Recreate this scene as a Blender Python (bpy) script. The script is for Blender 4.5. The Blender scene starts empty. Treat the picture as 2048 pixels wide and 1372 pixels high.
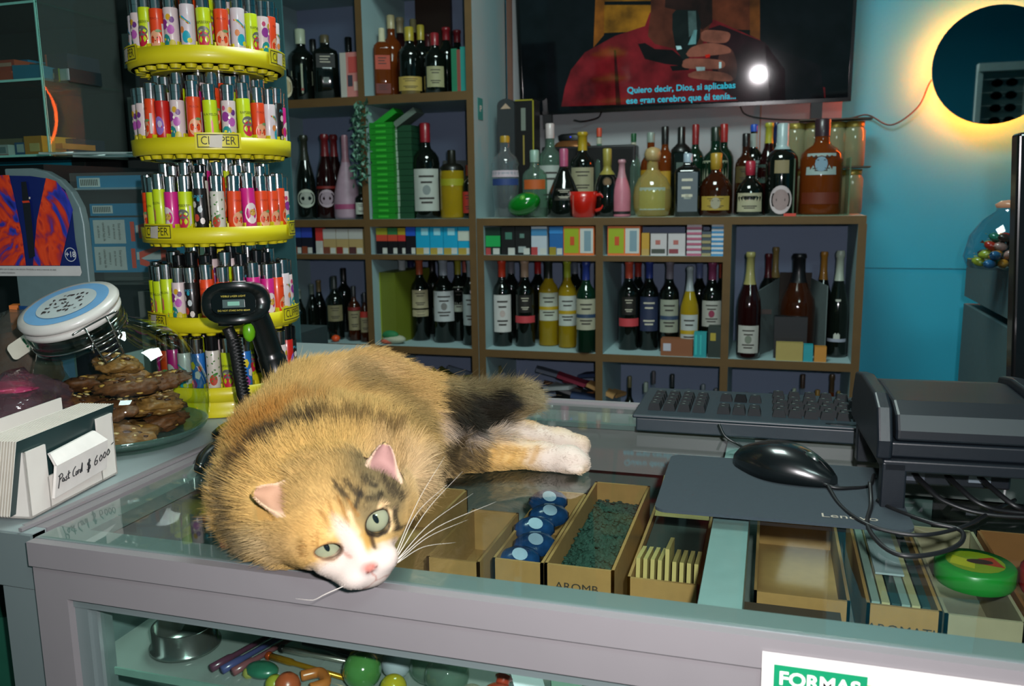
import bpy, math, random
import numpy as np
from mathutils import Vector, Matrix, noise
random.seed(7)
PI = math.pi
SC = bpy.context.scene
COL = SC.collection
# ---------------------------------------------------------------- camera
yaw, pitch, roll, F = math.radians(17.02), math.radians(9.65), math.radians(-.82), 1700.
CAM = Vector((0, 0, 1.30))
cf = Vector((-math.sin(yaw)*math.cos(pitch), math.cos(yaw)*math.cos(pitch), -math.sin(pitch)))
cr = Vector((math.cos(yaw), math.sin(yaw), 0)); cu = cr.cross(cf)
cr, cu = math.cos(roll)*cr+math.sin(roll)*cu, -math.sin(roll)*cr+math.cos(roll)*cu
def at(px, py, X=None, Y=None, Z=None):
    d = cf+cr*((px-1024)/F)-cu*((py-686)/F)
    t = (Z-CAM.z)/d.z if Z is not None else ((Y-CAM.y)/d.y if Y is not None else (X-CAM.x)/d.x)
    return CAM+d*t
def pj(p):
    v = Vector(p)-CAM; w = v.dot(cf); return 1024+F*v.dot(cr)/w, 686-F*v.dot(cu)/w
cam = bpy.data.cameras.new('camera'); cam.lens = F/2048*36; cam.sensor_width = 36; cam.clip_start = .02
camo = bpy.data.objects.new('camera', cam); COL.objects.link(camo)
mw = Matrix.Identity(4)
for i in range(3):
    mw[i][0] = cr[i]; mw[i][1] = cu[i]; mw[i][2] = -cf[i]; mw[i][3] = CAM[i]
camo.matrix_world = mw; SC.camera = camo
cam.dof.use_dof = True; cam.dof.focus_distance = .98; cam.dof.aperture_fstop = 11.0
SC.view_settings.view_transform = 'Standard'; SC.view_settings.look = 'None'
SC.view_settings.gamma = 1; SC.view_settings.exposure = 0
# ---------------------------------------------------------------- materials
def lin(h):
    if isinstance(h, (tuple, list)): return tuple(h)+(1,)
    h = h.lstrip('#'); c = [int(h[i:i+2], 16)/255 for i in (0, 2, 4)]
    return tuple(x/12.92 if x <= .04045 else ((x+.055)/1.055)**2.4 for x in c)+(1,)
MATS = {}
def mat(col, rough=.5, metal=0, trans=0, emit=0, var=.12, scale=60, bump=0, coat=0, ior=1.45, spec=.5, alpha=1):
    k = (col, rough, metal, trans, emit, var, scale, bump, coat, ior, spec, alpha)
    if k in MATS: return MATS[k]
    m = bpy.data.materials.new('surface'); m.use_nodes = True; nt = m.node_tree; b = nt.nodes['Principled BSDF']
    c = lin(col)
    b.inputs['Base Color'].default_value = c; b.inputs['Roughness'].default_value = rough; b.inputs['Metallic'].default_value = metal
    b.inputs['Transmission Weight'].default_value = trans; b.inputs['IOR'].default_value = ior
    b.inputs['Specular IOR Level'].default_value = spec; b.inputs['Alpha'].default_value = alpha
    if coat: b.inputs['Coat Weight'].default_value = coat; b.inputs['Coat Roughness'].default_value = .08
    if emit: b.inputs['Emission Color'].default_value = c; b.inputs['Emission Strength'].default_value = emit
    tc = nt.nodes.new('ShaderNodeTexCoord'); nz = nt.nodes.new('ShaderNodeTexNoise'); nz.inputs['Scale'].default_value = scale; nz.inputs['Detail'].default_value = 4
    nt.links.new(tc.outputs['Object'], nz.inputs['Vector'])
    if var and not emit:
        mx = nt.nodes.new('ShaderNodeMix'); mx.data_type = 'RGBA'
        mx.inputs['A'].default_value = tuple(x*(1-var) for x in c[:3])+(1,); mx.inputs['B'].default_value = tuple(min(1, x*(1+var)) for x in c[:3])+(1,)
        nt.links.new(nz.outputs['Fac'], mx.inputs['Factor']); nt.links.new(mx.outputs['Result'], b.inputs['Base Color'])
    if bump:
        bp = nt.nodes.new('ShaderNodeBump'); bp.inputs['Strength'].default_value = bump; bp.inputs['Distance'].default_value = .001
        nt.links.new(nz.outputs['Fac'], bp.inputs['Height']); nt.links.new(bp.outputs['Normal'], b.inputs['Normal'])
    MATS[k] = m; return m
def glass(tint='e8f4f0', refl=1.0, rough=.02, bump=0, dens=0, key=0, ior=1.5):
    k = ('glass', tint, refl, rough, bump, dens, key, ior)
    if k in MATS: return MATS[k]
    m = bpy.data.materials.new('clear_glass'); m.use_nodes = True; nt = m.node_tree; nt.nodes.clear()
    o = nt.nodes.new('ShaderNodeOutputMaterial'); t = nt.nodes.new('ShaderNodeBsdfTransparent'); g = nt.nodes.new('ShaderNodeBsdfGlossy')
    t.inputs['Color'].default_value = lin(tint); g.inputs['Roughness'].default_value = rough; g.inputs['Color'].default_value = (refl, refl, refl, 1)
    fr = nt.nodes.new('ShaderNodeFresnel'); fr.inputs['IOR'].default_value = ior; mx = nt.nodes.new('ShaderNodeMixShader')
    geo = nt.nodes.new('ShaderNodeNewGeometry')
    nt.links.new(fr.outputs['Fac'], mx.inputs['Fac']); nt.links.new(t.outputs[0], mx.inputs[1]); nt.links.new(g.outputs[0], mx.inputs[2])
    # keep the back faces of a pane from going mirror-like
    ml = nt.nodes.new('ShaderNodeMath'); ml.operation = 'SUBTRACT'; ml.inputs[0].default_value = 1; nt.links.new(geo.outputs['Backfacing'], ml.inputs[1])
    m2 = nt.nodes.new('ShaderNodeMath'); m2.operation = 'MULTIPLY'; nt.links.new(fr.outputs['Fac'], m2.inputs[0]); nt.links.new(ml.outputs[0], m2.inputs[1]); nt.links.new(m2.outputs[0], mx.inputs['Fac'])
    last = mx
    if dens:
        d = nt.nodes.new('ShaderNodeBsdfDiffuse'); d.inputs['Color'].default_value = lin(tint); mm = nt.nodes.new('ShaderNodeMixShader'); mm.inputs['Fac'].default_value = dens
        nt.links.new(mx.outputs[0], mm.inputs[1]); nt.links.new(d.outputs[0], mm.inputs[2]); last = mm
    if bump:
        tc = nt.nodes.new('ShaderNodeTexCoord'); nz = nt.nodes.new('ShaderNodeTexNoise'); nz.inputs['Scale'].default_value = 35; nz.inputs['Detail'].default_value = 3
        nt.links.new(tc.outputs['Object'], nz.inputs['Vector']); bp = nt.nodes.new('ShaderNodeBump'); bp.inputs['Strength'].default_value = bump; bp.inputs['Distance'].default_value = .01
        nt.links.new(nz.outputs['Fac'], bp.inputs['Height']); nt.links.new(bp.outputs['Normal'], g.inputs['Normal']); nt.links.new(bp.outputs['Normal'], fr.inputs['Normal'])
    nt.links.new(last.outputs[0], o.inputs['Surface']); MATS[k] = m; return m
# ---------------------------------------------------------------- mesh building
def rot(ax, deg): return Matrix.Rotation(math.radians(deg), 4, ax)
def tr(x, y=None, z=None): return Matrix.Translation(Vector((x, y, z)) if y is not None else Vector(x))
def frame(o, x, y, z):
    m = Matrix.Identity(4)
    for i in range(3): m[i][0], m[i][1], m[i][2], m[i][3] = x[i], y[i], z[i], o[i]
    return m
def look(o, z, xh=Vector((1, 0, 0))):
    z = Vector(z).normalized(); x = (Vector(xh)-z*Vector(xh).dot(z)).normalized(); return frame(o, x, z.cross(x), z)
TXT = {}
def text_mesh(s, bold=0):
    k = (s, bold)
    if k not in TXT:
        c = bpy.data.curves.new('lettering', 'FONT'); c.body = s; c.resolution_u = 3; c.offset = bold; c.align_x = 'CENTER'; c.align_y = 'CENTER'
        o = bpy.data.objects.new('lettering', c); COL.objects.link(o); dg = bpy.context.evaluated_depsgraph_get()
        me = bpy.data.meshes.new_from_object(o.evaluated_get(dg)); bpy.data.objects.remove(o)
        vs = [v.co.copy() for v in me.vertices]; fs = [tuple(p.vertices) for p in me.polygons]; TXT[k] = (vs, fs); bpy.data.meshes.remove(me)
    return TXT[k]
class MB:
    def __init__(s): s.v = []; s.f = []; s.m = []; s.sm = []; s.mats = []; s.T = Matrix.Identity(4)
    def mi(s, m):
        if m not in s.mats: s.mats.append(m)
        return s.mats.index(m)
    def raw(s, vs, fs, m, T=None, smooth=False):
        T = s.T @ T if T is not None else s.T; n = len(s.v); k = s.mi(m)
        s.v += [tuple(T @ Vector(p)) for p in vs]
        for f in fs: s.f.append(tuple(i+n for i in f)); s.m.append(k); s.sm.append(smooth)
        return s
    def box(s, x0, y0, z0, x1, y1, z1, m, T=None, fm=None):
        vs = [(x, y, z) for z in (z0, z1) for y in (y0, y1) for x in (x0, x1)]
        fs = {'b': (0, 2, 3, 1), 't': (4, 5, 7, 6), 'f': (0, 1, 5, 4), 'k': (2, 6, 7, 3), 'l': (0, 4, 6, 2), 'r': (1, 3, 7, 5)}
        for q, f in fs.items(): s.raw(vs, [f], (fm or {}).get(q, m), T)
        return s
    def cbox(s, c, d, m, T=None, fm=None): return s.box(c[0]-d[0]/2, c[1]-d[1]/2, c[2]-d[2]/2, c[0]+d[0]/2, c[1]+d[1]/2, c[2]+d[2]/2, m, T, fm)
    def lathe(s, prof, m, seg=20, T=None, a0=0, a1=2*PI, sx=1, sy=1, smooth=True, sq=0):
        full = abs(a1-a0-2*PI) < 1e-6; n = seg if full else seg+1; vs = []
        for r, z in prof:
            for i in range(n):
                a = a0+(a1-a0)*i/seg; c, q = math.cos(a), math.sin(a); rr = r
                if sq: k = (abs(c)**sq+abs(q)**sq)**(-1/sq); rr = r*k
                vs.append((rr*c*sx, rr*q*sy, z))
        fs = []
        for j in range(len(prof)-1):
            for i in range(seg):
                a, b = j*n+i, j*n+(i+1) % n; fs.append((a, b, b+n, a+n))
        s.raw(vs, fs, m, T, smooth)
        for j, fl in ((0, 1), (len(prof)-1, 0)):
            if prof[j][0] > 1e-5 and full:
                q = tuple(j*n+i for i in range(n)); s.raw(vs, [q[::-1] if fl else q], m, T, False) if False else s._cap(vs, q[::-1] if fl else q, m, T)
        return s
    def _cap(s, vs, q, m, T): s.raw([vs[i] for i in q], [tuple(range(len(q)))], m, T, False)
    def tube(s, pts, r, m, seg=8, T=None, cap=True):
        pts = [Vector(p) for p in pts]; vs = []; up = Vector((.13, .21, .97)); n = len(pts)
        for i, p in enumerate(pts):
            d = (pts[min(i+1, n-1)]-pts[max(i-1, 0)]).normalized()
            x = up-d*up.dot(d)
            if x.length < .05: x = Vector((1, 0, 0))-d*d.x
            x.normalize(); up = x; y = d.cross(x); rr = r[i] if isinstance(r, (list, tuple)) else r
            for k in range(seg): a = 2*PI*k/seg; vs.append(p+x*(rr*math.cos(a))+y*(rr*math.sin(a)))
        fs = [(j*seg+i, j*seg+(i+1) % seg, (j+1)*seg+(i+1) % seg, (j+1)*seg+i) for j in range(n-1) for i in range(seg)]
        if cap: fs += [tuple(range(seg))[::-1], tuple(range((n-1)*seg, n*seg))]
        return s.raw(vs, fs, m, T, True)
    def loft(s, rings, m, T=None, smooth=True, cap=True):
        n = len(rings[0]); vs = [p for r in rings for p in r]
        fs = [(j*n+i, j*n+(i+1) % n, (j+1)*n+(i+1) % n, (j+1)*n+i) for j in range(len(rings)-1) for i in range(n)]
        s.raw(vs, fs, m, T, smooth)
        if cap:
            s.raw(rings[0][::-1], [tuple(range(n))], m, T); s.raw(rings[-1], [tuple(range(n))], m, T)
        return s
    def prism(s, pts, z0, z1, m, T=None, fm=None):
        n = len(pts); vs = [(x, y, z0) for x, y in pts]+[(x, y, z1) for x, y in pts]
        s.raw(vs, [(i, (i+1) % n, (i+1) % n+n, i+n) for i in range(n)], m, T)
        s.raw(vs, [tuple(range(n))[::-1], tuple(range(n, 2*n))], fm or m, T); return s
    def poly(s, pts, m, z=0, T=None): return s.raw([(x, y, z) for x, y in pts], [tuple(range(len(pts)))], m, T)
    def ball(s, c, r, m, seg=12, T=None, sc=(1, 1, 1)):
        k = seg//2; pr = [(r*math.sin(PI*i/k)+1e-6, -r*math.cos(PI*i/k)) for i in range(k+1)]
        M = tr(c) @ Matrix.Diagonal((sc[0], sc[1], sc[2], 1)); return s.lathe(pr, m, seg, (T @ M) if T is not None else M)
    def text(s, t, size, m, T=None, bold=0, wrap=None, sx=1):
        vs, fs = text_mesh(t, bold); P = [Vector((v.x*size*sx, v.y*size, 0)) for v in vs]
        if wrap: r, a0, zc = wrap; P = [Vector((r*math.cos(a0+p.x/r), r*math.sin(a0+p.x/r), zc+p.y)) for p in P]
        return s.raw(P, fs, m, T)
    def decal(s, pts, m, r, a0, zc, T=None, n=1):     # 2-D outline wrapped on an upright cylinder
        if len(pts) == 4 and n > 1:
            q = [Vector(p) for p in pts]; vs = []
            for i in range(n+1):
                vs += [q[0].lerp(q[1], i/n), q[3].lerp(q[2], i/n)]
            P = [(r*math.cos(a0+p[0]/r), r*math.sin(a0+p[0]/r), zc+p[1]) for p in vs]
            return s.raw(P, [(2*i, 2*i+2, 2*i+3, 2*i+1) for i in range(n)], m, T, True)
        c = (sum(p[0] for p in pts)/len(pts), sum(p[1] for p in pts)/len(pts)); A = [c]+list(pts)
        P = [(r*math.cos(a0+p[0]/r), r*math.sin(a0+p[0]/r), zc+p[1]) for p in A]; k = len(pts)
        return s.raw(P, [(0, 1+i, 1+(i+1) % k) for i in range(k)], m, T, True)
    def build(s, name, parent=None, bevel=0, sub=0):
        me = bpy.data.meshes.new(name); me.from_pydata(s.v, [], s.f)
        for m in s.mats: me.materials.append(m)
        me.polygons.foreach_set('material_index', s.m); me.polygons.foreach_set('use_smooth', s.sm); me.update()
        o = bpy.data.objects.new(name, me); COL.objects.link(o)
        if parent is not None: o.parent = parent
        if bevel:
            b = o.modifiers.new('bevel', 'BEVEL'); b.width = bevel; b.segments = 3; b.limit_method = 'ANGLE'; b.angle_limit = .9
            w = o.modifiers.new('weld', 'WELD'); w.merge_threshold = 1e-5; o.modifiers.move(1, 0)
            for p in me.polygons: p.use_smooth = False
        if sub:
            w = o.modifiers.new('weld', 'WELD'); w.merge_threshold = 1e-5
            q = o.modifiers.new('subdivision', 'SUBSURF'); q.levels = sub; q.render_levels = sub
        return o
def ell(cx, cy, rx, ry, n=16, a=0): return [(cx+rx*math.cos(t)*math.cos(a)-ry*math.sin(t)*math.sin(a), cy+rx*math.cos(t)*math.sin(a)+ry*math.sin(t)*math.cos(a)) for t in (2*PI*i/n for i in range(n))]
def rrect(x0, y0, x1, y1, r, n=5):
    P = []
    for cx, cy, a in ((x1-r, y1-r, 0), (x0+r, y1-r, 90), (x0+r, y0+r, 180), (x1-r, y0+r, 270)):
        for i in range(n+1): t = math.radians(a+90*i/n); P.append((cx+r*math.cos(t), cy+r*math.sin(t)))
    return P
def tag(o, label, cat, group=None, kind=None):
    o['label'] = label; o['category'] = cat
    if group: o['group'] = group
    if kind: o['kind'] = kind
    return o
def thing(name, label, cat, loc=(0, 0, 0), rz=0, group=None):
    o = bpy.data.objects.new(name, None); COL.objects.link(o); o.location = loc; o.rotation_euler = (0, 0, rz); o.empty_display_size = .02
    return tag(o, label, cat, group)
def struct(o): o['kind'] = 'structure'; return o
def spline(pts, n=8):
    P = [Vector(p) for p in pts]; P = [2*P[0]-P[1]]+P+[2*P[-1]-P[-2]]; out = []
    for i in range(1, len(P)-2):
        for k in range(n):
            t = k/n; a, b, c, d = P[i-1:i+3]
            out.append(.5*((2*b)+(c-a)*t+(2*a-5*b+4*c-d)*t*t+(3*b-a-3*c+d)*t**3))
    return out+[P[-2]]
def copy_tree(o, parent=None):
    c = o.copy(); COL.objects.link(c); c.parent = parent
    for ch in o.children: copy_tree(ch, c)
    return c
ALU = mat('8f9aa0', .38, .35, var=.05, scale=30, bump=.05); BLK = mat('0b0d0f', .45, var=.1); BLKG = mat('08090a', .18, coat=.3); WHT = mat('d8d8d2', .6)
PAPER = mat('d9d4c8', .8, var=.05); CHROME = mat('c9c9c9', .16, 1.0, var=.05); CARD = mat('94703f', .85, var=.15, scale=90); DARK = mat('101312', .6)
TV_TILT=6.9; TV_YAW=1.6; LED=120; FLASH=14.5; CEIL=33; AMB=.24
# ---------------------------------------------------------------- the room
CY = mat('1f9cb8', .6, var=.07, scale=3, bump=.15); GREYW = mat('969a9c', .8, var=.06, scale=6)
b = MB(); b.box(-3.4, 3.1, 0, 2.2, 3.25, 2.7, CY); b.box(.25, 3.098, 1.05, 2.1, 3.0995, 1.0525, mat('066a80', .7)); struct(b.build('wall_back'))
b = MB(); b.box(-3.55, -1.5, 0, -3.4, 3.25, 2.7, mat('5c6a6a', .8)); struct(b.build('wall_left'))
b = MB(); b.box(2.2, -1.5, 0, 2.35, 3.25, 2.7, CY); struct(b.build('wall_right'))
b = MB(); b.box(-3.4, -1.5, -.1, 2.2, 3.1, 0, mat('4a4a46', .6)); struct(b.build('floor'))
b = MB(); b.box(-3.4, -1.5, 2.7, 2.2, 3.25, 2.8, mat('8a908c', .8)); struct(b.build('ceiling'))
b = MB(); b.box(-.945, 3.082, 1.237, .205, 3.0985, 2.2, GREYW); b.box(-.945, 3.074, 1.237, -.925, 3.082, 2.2, mat('6a4a3c', .7))
b.box(-.055, 3.080, 1.235, -.05, 3.083, 2.2, mat('8a6a5a', .7)); tag(b.build('wall_panel'), 'grey board panel on the wall behind the bottles, under the television', 'panel')
# ---------------------------------------------------------------- display shelving
LAM = mat('8fa9ab', .55, var=.05, scale=8); LAMB = mat('6d7ba6', .7, var=.05, scale=4); EDGE = mat('58411f', .7, var=.2, scale=25); BACKP = mat('75849e', .7, var=.05, scale=4)
YF, YB = 2.70, 3.07
def shelf_unit(name, label, xs, zs, x_top, side_extra=None):
    t = thing(name, label, 'shelf', (xs[0], YF, 0))
    def panel(nm, x0, y0, z0, x1, y1, z1): b = MB(); b.T = tr(-xs[0], -YF, 0); b.box(x0, y0, z0, x1, y1, z1, LAM, fm={'f': EDGE}); return b.build(nm, t)
    for i, x in enumerate(xs): panel('side_panel', x-.012, YF, 0, x+.012, YB, x_top[i])
    return t, panel
tall, pt = shelf_unit('display_shelf', 'tall white shelf unit with brown board edges holding bottles, left of the television', [-1.797, -1.346, -.958], 0, [2.3, 2.3, 2.3])
low, pl = shelf_unit('display_shelf', 'low white shelf unit with brown edges, bottles standing on its top, below the television', [-.932, -.529, -.131, .252], 0, [1.212, 1.212, 1.212, 1.212])
TOPZ = 1.236; ROW = [1.115, .795]
for x0, x1 in ((-1.785, -1.358), (-1.334, -.970)):
    for z, h in ((1.648, .028), (1.236, .026), (1.115, .018), (.795, .026), (.42, .026), (2.05, .026)): pt('shelf_board', x0, YF, z-h, x1, YB-.012, z)
pt('cornice', -1.797-.012, YF+.002, 2.3, -.946, YB, 2.32)
for x0, x1 in ((-.920, -.541), (-.517, -.143), (-.119, .240)):
    for z, h in ((1.115, .018), (.795, .026), (.42, .026)):
        if z == 1.115 and x0 > -.2: continue
        pl('shelf_board', x0, YF, z-h, x1, YB-.012, z)
b = MB(); b.T = tr(.932, -YF, 0); b.box(-.944, YF, 1.212, .262, YB, 1.236, mat('a9b5ae', .5), fm={'f': EDGE}); b.build('top_board', low)
b = MB(); b.T = tr(1.797, -YF, 0); b.box(-1.809, YB-.012, 0, -.946, YB, 2.3, BACKP); b.build('back_panel', tall)
b = MB(); b.T = tr(.932, -YF, 0); b.box(-.944, YB-.012, 0, .262, YB, 1.21, BACKP); b.build('back_panel', low)
b = MB(); b.box(-.9455, 2.74, 1.56, -.9445, 2.79, 1.63, mat('2f7f78', .4)); b.text('IP', .03, WHT, T=frame((-.944, 2.765, 1.595), (0, 1, 0), (0, 0, 1), (1, 0, 0)))
tag(b.build('sticker'), 'small teal sticker on the side panel of the tall shelf', 'sticker')
# ---------------------------------------------------------------- television
tvb = [at(1046, 222, Y=2.99), at(1706, 213, Y=2.99)]
tt = thing('television', 'wall-mounted flat television showing a film with turquoise subtitles', 'television', (-.32, 2.99, 1.59))
TVT = Matrix.Rotation(math.radians(TV_TILT), 4, 'X') @ Matrix.Rotation(math.radians(TV_YAW), 4, 'Z')
W2, H2 = .545, .62
def tvp(px, py):   # pixel on the screen -> screen coordinates
    M = tt_m; n = M.to_3x3() @ Vector((0, -1, 0)); o = M.translation; d = at(px, py, Y=3)-CAM; k = (o-CAM).dot(n)/d.dot(n); q = M.inverted() @ (CAM+d*k); return (q.x, q.z)
tt_m = tr(-.32, 2.99, 1.59) @ TVT
b = MB(); b.T = TVT; b.box(-W2, 0, 0, W2, .035, H2, mat('050607', .3)); b.build('casing', tt, bevel=.004)
b = MB(); b.T = TVT
bl = BLKG
for x0, x1, z0, z1 in ((-W2, W2, 0, .012), (-W2, W2, H2-.01, H2), (-W2, -W2+.01, .012, H2-.01), (W2-.01, W2, .012, H2-.01)): b.box(x0, -.004, z0, x1, 0, z1, bl)
b.build('bezel', tt)
b = MB(); b.T = TVT; b.box(W2-.12, -.002, -.05, W2-.085, .02, .0, BLK); b.build('mount_foot', tt); b = MB(); b.T = TVT; b.box(-W2+.08, -.002, -.05, -W2+.11, .02, .0, BLK); b.build('mount_foot', tt)
def em(c, e=1.0):
    k = ('em', c, e)
    if k in MATS: return MATS[k]
    m = bpy.data.materials.new('screen_light'); m.use_nodes = True; p = m.node_tree.nodes['Principled BSDF']; p.inputs['Base Color'].default_value = (.002, .002, .002, 1)
    p.inputs['Emission Color'].default_value = lin(c); p.inputs['Emission Strength'].default_value = e; p.inputs['Roughness'].default_value = .05; p.inputs['Specular IOR Level'].default_value = .5
    nt = m.node_tree; tc = nt.nodes.new('ShaderNodeTexCoord'); nz = nt.nodes.new('ShaderNodeTexNoise'); nz.inputs['Scale'].default_value = 14; nz.inputs['Detail'].default_value = 5; mr = nt.nodes.new('ShaderNodeMapRange'); mr.inputs['From Min'].default_value = .3; mr.inputs['From Max'].default_value = .7; mr.inputs['To Min'].default_value = .35*e; mr.inputs['To Max'].default_value = 1.35*e
    if c != '2aa7bd': nt.links.new(tc.outputs['Object'], nz.inputs['Vector']); nt.links.new(nz.outputs['Fac'], mr.inputs['Value']); nt.links.new(mr.outputs[0], p.inputs['Emission Strength'])
    MATS[k] = m; return m
b = MB(); b.T = TVT
def scr(px, c, lay, e=1.0, smooth=0):
    P = [tvp(*p) for p in (spline([(x, y, 0) for x, y in px], 5) and [(v.x, v.y) for v in spline([(x, y, 0) for x, y in px+[px[0]]], 5)][:-1] if smooth else px)]
    P = [(min(W2-.011, max(-W2+.011, x)), min(H2-.011, max(.013, z))) for x, z in P]
    b.raw([(x, -.001-.0004*lay, z) for x, z in P], [tuple(range(len(P)))], em(c, e))
b.box(-W2+.01, -.001, .012, W2-.01, 0, H2-.01, em('04080b', 1))
scr([(1090, -300), (1700, -300), (1700, 215), (1095, 220)], '05070a', 1)
scr([(1195, -300), (1210, -300), (1208, 70), (1187, 95)], '6f4410', 2); scr([(1208, 10), (1302, 10), (1302, 62), (1208, 66)], '74520f', 2); scr([(1208, -300), (1302, -300), (1302, 2), (1208, 3)], '6b4a10', 2)
scr([(1425, -300), (1500, -300), (1500, 62), (1425, 58)], '4a2413', 2); scr([(1500, -300), (1522, -300), (1520, 80), (1500, 70)], '54300f', 2); scr([(1425, 58), (1500, 60), (1500, 68), (1440, 66)], '0a0806', 3)
scr([(1123, 213), (1130, 175), (1142, 140), (1170, 105), (1230, 72), (1290, 52), (1300, 25), (1430, 40), (1520, 80), (1560, 110), (1600, 165), (1650, 175), (1650, 212)], '561016', 4)
scr([(1530, 90), (1640, 130), (1648, 211), (1540, 212)], '0a080c', 5)
scr([(1410, 60), (1440, 50), (1530, 85), (1570, 140), (1570, 212), (1480, 212), (1430, 170)], '1a090e', 5)
scr([(1300, -300), (1425, -300), (1425, 40), (1400, 100), (1350, 98), (1310, 88), (1296, 72), (1302, 20)], '3f2015', 6)
scr([(1340, -300), (1425, -300), (1425, 45), (1405, 60), (1352, 20), (1330, 15)], '1d0f0c', 7)
scr([(1276, 88), (1290, 86), (1310, 98), (1345, 100), (1370, 120), (1365, 132), (1330, 128), (1290, 118)], '0c0708', 7)
scr([(1340, 132), (1378, 130), (1378, 140), (1345, 142)], '0c0708', 7); scr([(1228, 100), (1232, 100), (1242, 210), (1232, 210)], '24080b', 5)
scr([(1345, 28), (1352, 20), (1394, 20), (1402, 45), (1400, 75), (1385, 108), (1370, 125), (1352, 100), (1345, 60)], '0f1514', 8)
scr([(1376, 22), (1392, 22), (1394, 62), (1378, 75)], '39504e', 9); scr([(1388, 60), (1394, 60), (1392, 88), (1376, 90)], '4f7f80', 9)
for f in ([(1402, 66), (1415, 60), (1455, 64), (1460, 75), (1448, 86), (1406, 82)], [(1372, 108), (1385, 94), (1420, 86), (1452, 92), (1462, 102), (1450, 108), (1384, 114)], [(1366, 122), (1380, 117), (1440, 120), (1450, 132), (1432, 138), (1370, 136)], [(1376, 148), (1400, 141), (1450, 146), (1466, 158), (1450, 163), (1384, 156)]): scr(f, '6d4436', 10, smooth=1)
scr([(1446, 92), (1464, 100), (1474, 130), (1468, 160), (1440, 150), (1436, 120)], '3d241f', 9, smooth=1)
scr([(1352, 92), (1362, 92), (1364, 98), (1354, 100)], '9ecfd0', 11); scr([(1438, 124), (1443, 124), (1443, 136), (1438, 137)], '8cb0b0', 11); scr([(1392, 134), (1410, 134), (1410, 141), (1394, 142)], '86a8a8', 11)
scr([(1410, 110), (1420, 108), (1420, 114), (1412, 116)], 'a01808', 11)
for y, tx, x0, x1 in ((178, 'Quiero decir, Dios, si aplicabas', 1255, 1471), (199, 'ese gran cerebro que él tenía...', 1253, 1472)):
    a, c = tvp(x0, y-1), tvp(x1, y-3); w = c[0]-a[0]; vs, _ = text_mesh(tx, .02); tw = max(v.x for v in vs)-min(v.x for v in vs); s_ = w/tw
    b.text(tx, s_, em('2aa7bd', 1.0), T=tr((a[0]+c[0])/2, -.008, (a[1]+c[1])/2) @ rot('X', 90), bold=.02, sx=1)
b.build('screen', tt)
b = MB(); b.tube(spline([at(1480, 212, Y=3.07), at(1490, 228, Y=3.07), at(1520, 236, Y=3.07), at(1590, 240, Y=3.07), at(1690, 238, Y=3.07), at(1735, 230, Y=3.08), at(1782, 250, Y=3.08), at(1835, 215, Y=3.08), at(1860, 165, Y=3.08), at(1888, 130, Y=3.08)]), .0028, mat('20312f', .6), 6)
tag(b.build('cable'), 'thin dark cable running along the blue wall up to the round mirror', 'cable')
b = MB(); b.tube(spline([at(1148, 240, Y=3.0), at(1165, 243, Y=3.02), at(1195, 236, Y=3.06), at(1203, 224, Y=3.06)]), .003, BLK, 6)
tag(b.build('cable'), 'short black cable hanging under the left half of the television', 'cable')
b = MB(); b.tube(spline([at(1036, 0, X=-.943), at(1036, 60, X=-.943), at(1030, 130, X=-.943), at(1022, 190, X=-.943)]), .002, mat('20312f', .6), 6)
tag(b.build('cable'), 'thin cable hanging down the side panel of the tall shelf', 'cable')
# ---------------------------------------------------------------- round mirror
mc = at(1990, 130, Y=3.0); MR = .175
t = thing('round_mirror', 'round wall mirror with a glowing yellow-orange backlight', 'mirror', mc)
Tm = rot('X', 90)
def mmirror():
    m = bpy.data.materials.new('mirror'); m.use_nodes = True; p = m.node_tree.nodes['Principled BSDF']; p.inputs['Metallic'].default_value = 1; p.inputs['Roughness'].default_value = .02; p.inputs['Base Color'].default_value = (.75, .8, .8, 1); return m
b = MB(); b.lathe([(MR, -.004), (MR, .002), (MR-.001, .003), (0.0001, .003)], mmirror(), 64, Tm, smooth=False); b.build('mirror_glass', t)
b = MB(); b.lathe([(MR-.055, -.095), (MR-.055, -.004), (MR-.05, -.004), (MR-.05, -.095)], BLK, 48, Tm); b.build('back_frame', t)
b = MB(); b.lathe([(MR-.030, -.03), (MR-.012, -.03), (MR-.012, -.012), (MR-.030, -.012), (MR-.030, -.03)], mat((1.0, .10, .008), .5, emit=LED), 64, Tm); b.build('light_strip', t)
# rack of sunglasses across the shop (seen in the mirror)
RKX = at(1998, 180, Y=5.07).x; RKZ = at(1998, 138, Y=5.07).z-1.68
rk = thing('sunglasses_rack', 'tall pale rack of dark sunglasses reflected in the round mirror', 'rack', (RKX, 1.0, 0), math.radians(0))
b = MB(); WF = mat('8a9a98', .5)
for x in (-.11, .11): b.box(x-.012, -.02, .0, x+.012, .02, 1.68+RKZ, WF)
b.box(-.12, -.03, 1.66+RKZ, .12, .03, 1.7+RKZ, WF); b.box(-.11, -.03, .0, .11, -.015, 1.66+RKZ, mat('49605f', .6)); b.box(-.2, -.2, 0, .2, .2, .03, WF); b.build('frame', rk)
b = MB()
for k in range(15): b.box(-.1, .0, 1.62+RKZ-k*.065, .1, .01, 1.623+RKZ-k*.065, WF)
b.build('rail', rk)
def shades(x, y, z, lab):
    g = thing('sunglasses', lab, 'sunglasses', (x, y, z), group='sunglasses on the rack')
    for s in (-1, 1):
        q = MB(); q.poly(ell(s*.033, 0, .026, .019, 14), BLKG, T=rot('X', -90)); q.prism(ell(s*.033, 0, .028, .021, 14), -.002, .0, BLKG, T=rot('X', -90)); q.build('lens', g)
    q = MB(); q.box(-.01, -.001, .004, .01, .002, .008, BLK)
    for s in (-1, 1): q.box(s*.06-.001, -.12, .004, s*.06+.001, 0, .008, BLK)
    q.build('frame', g); return g
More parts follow.
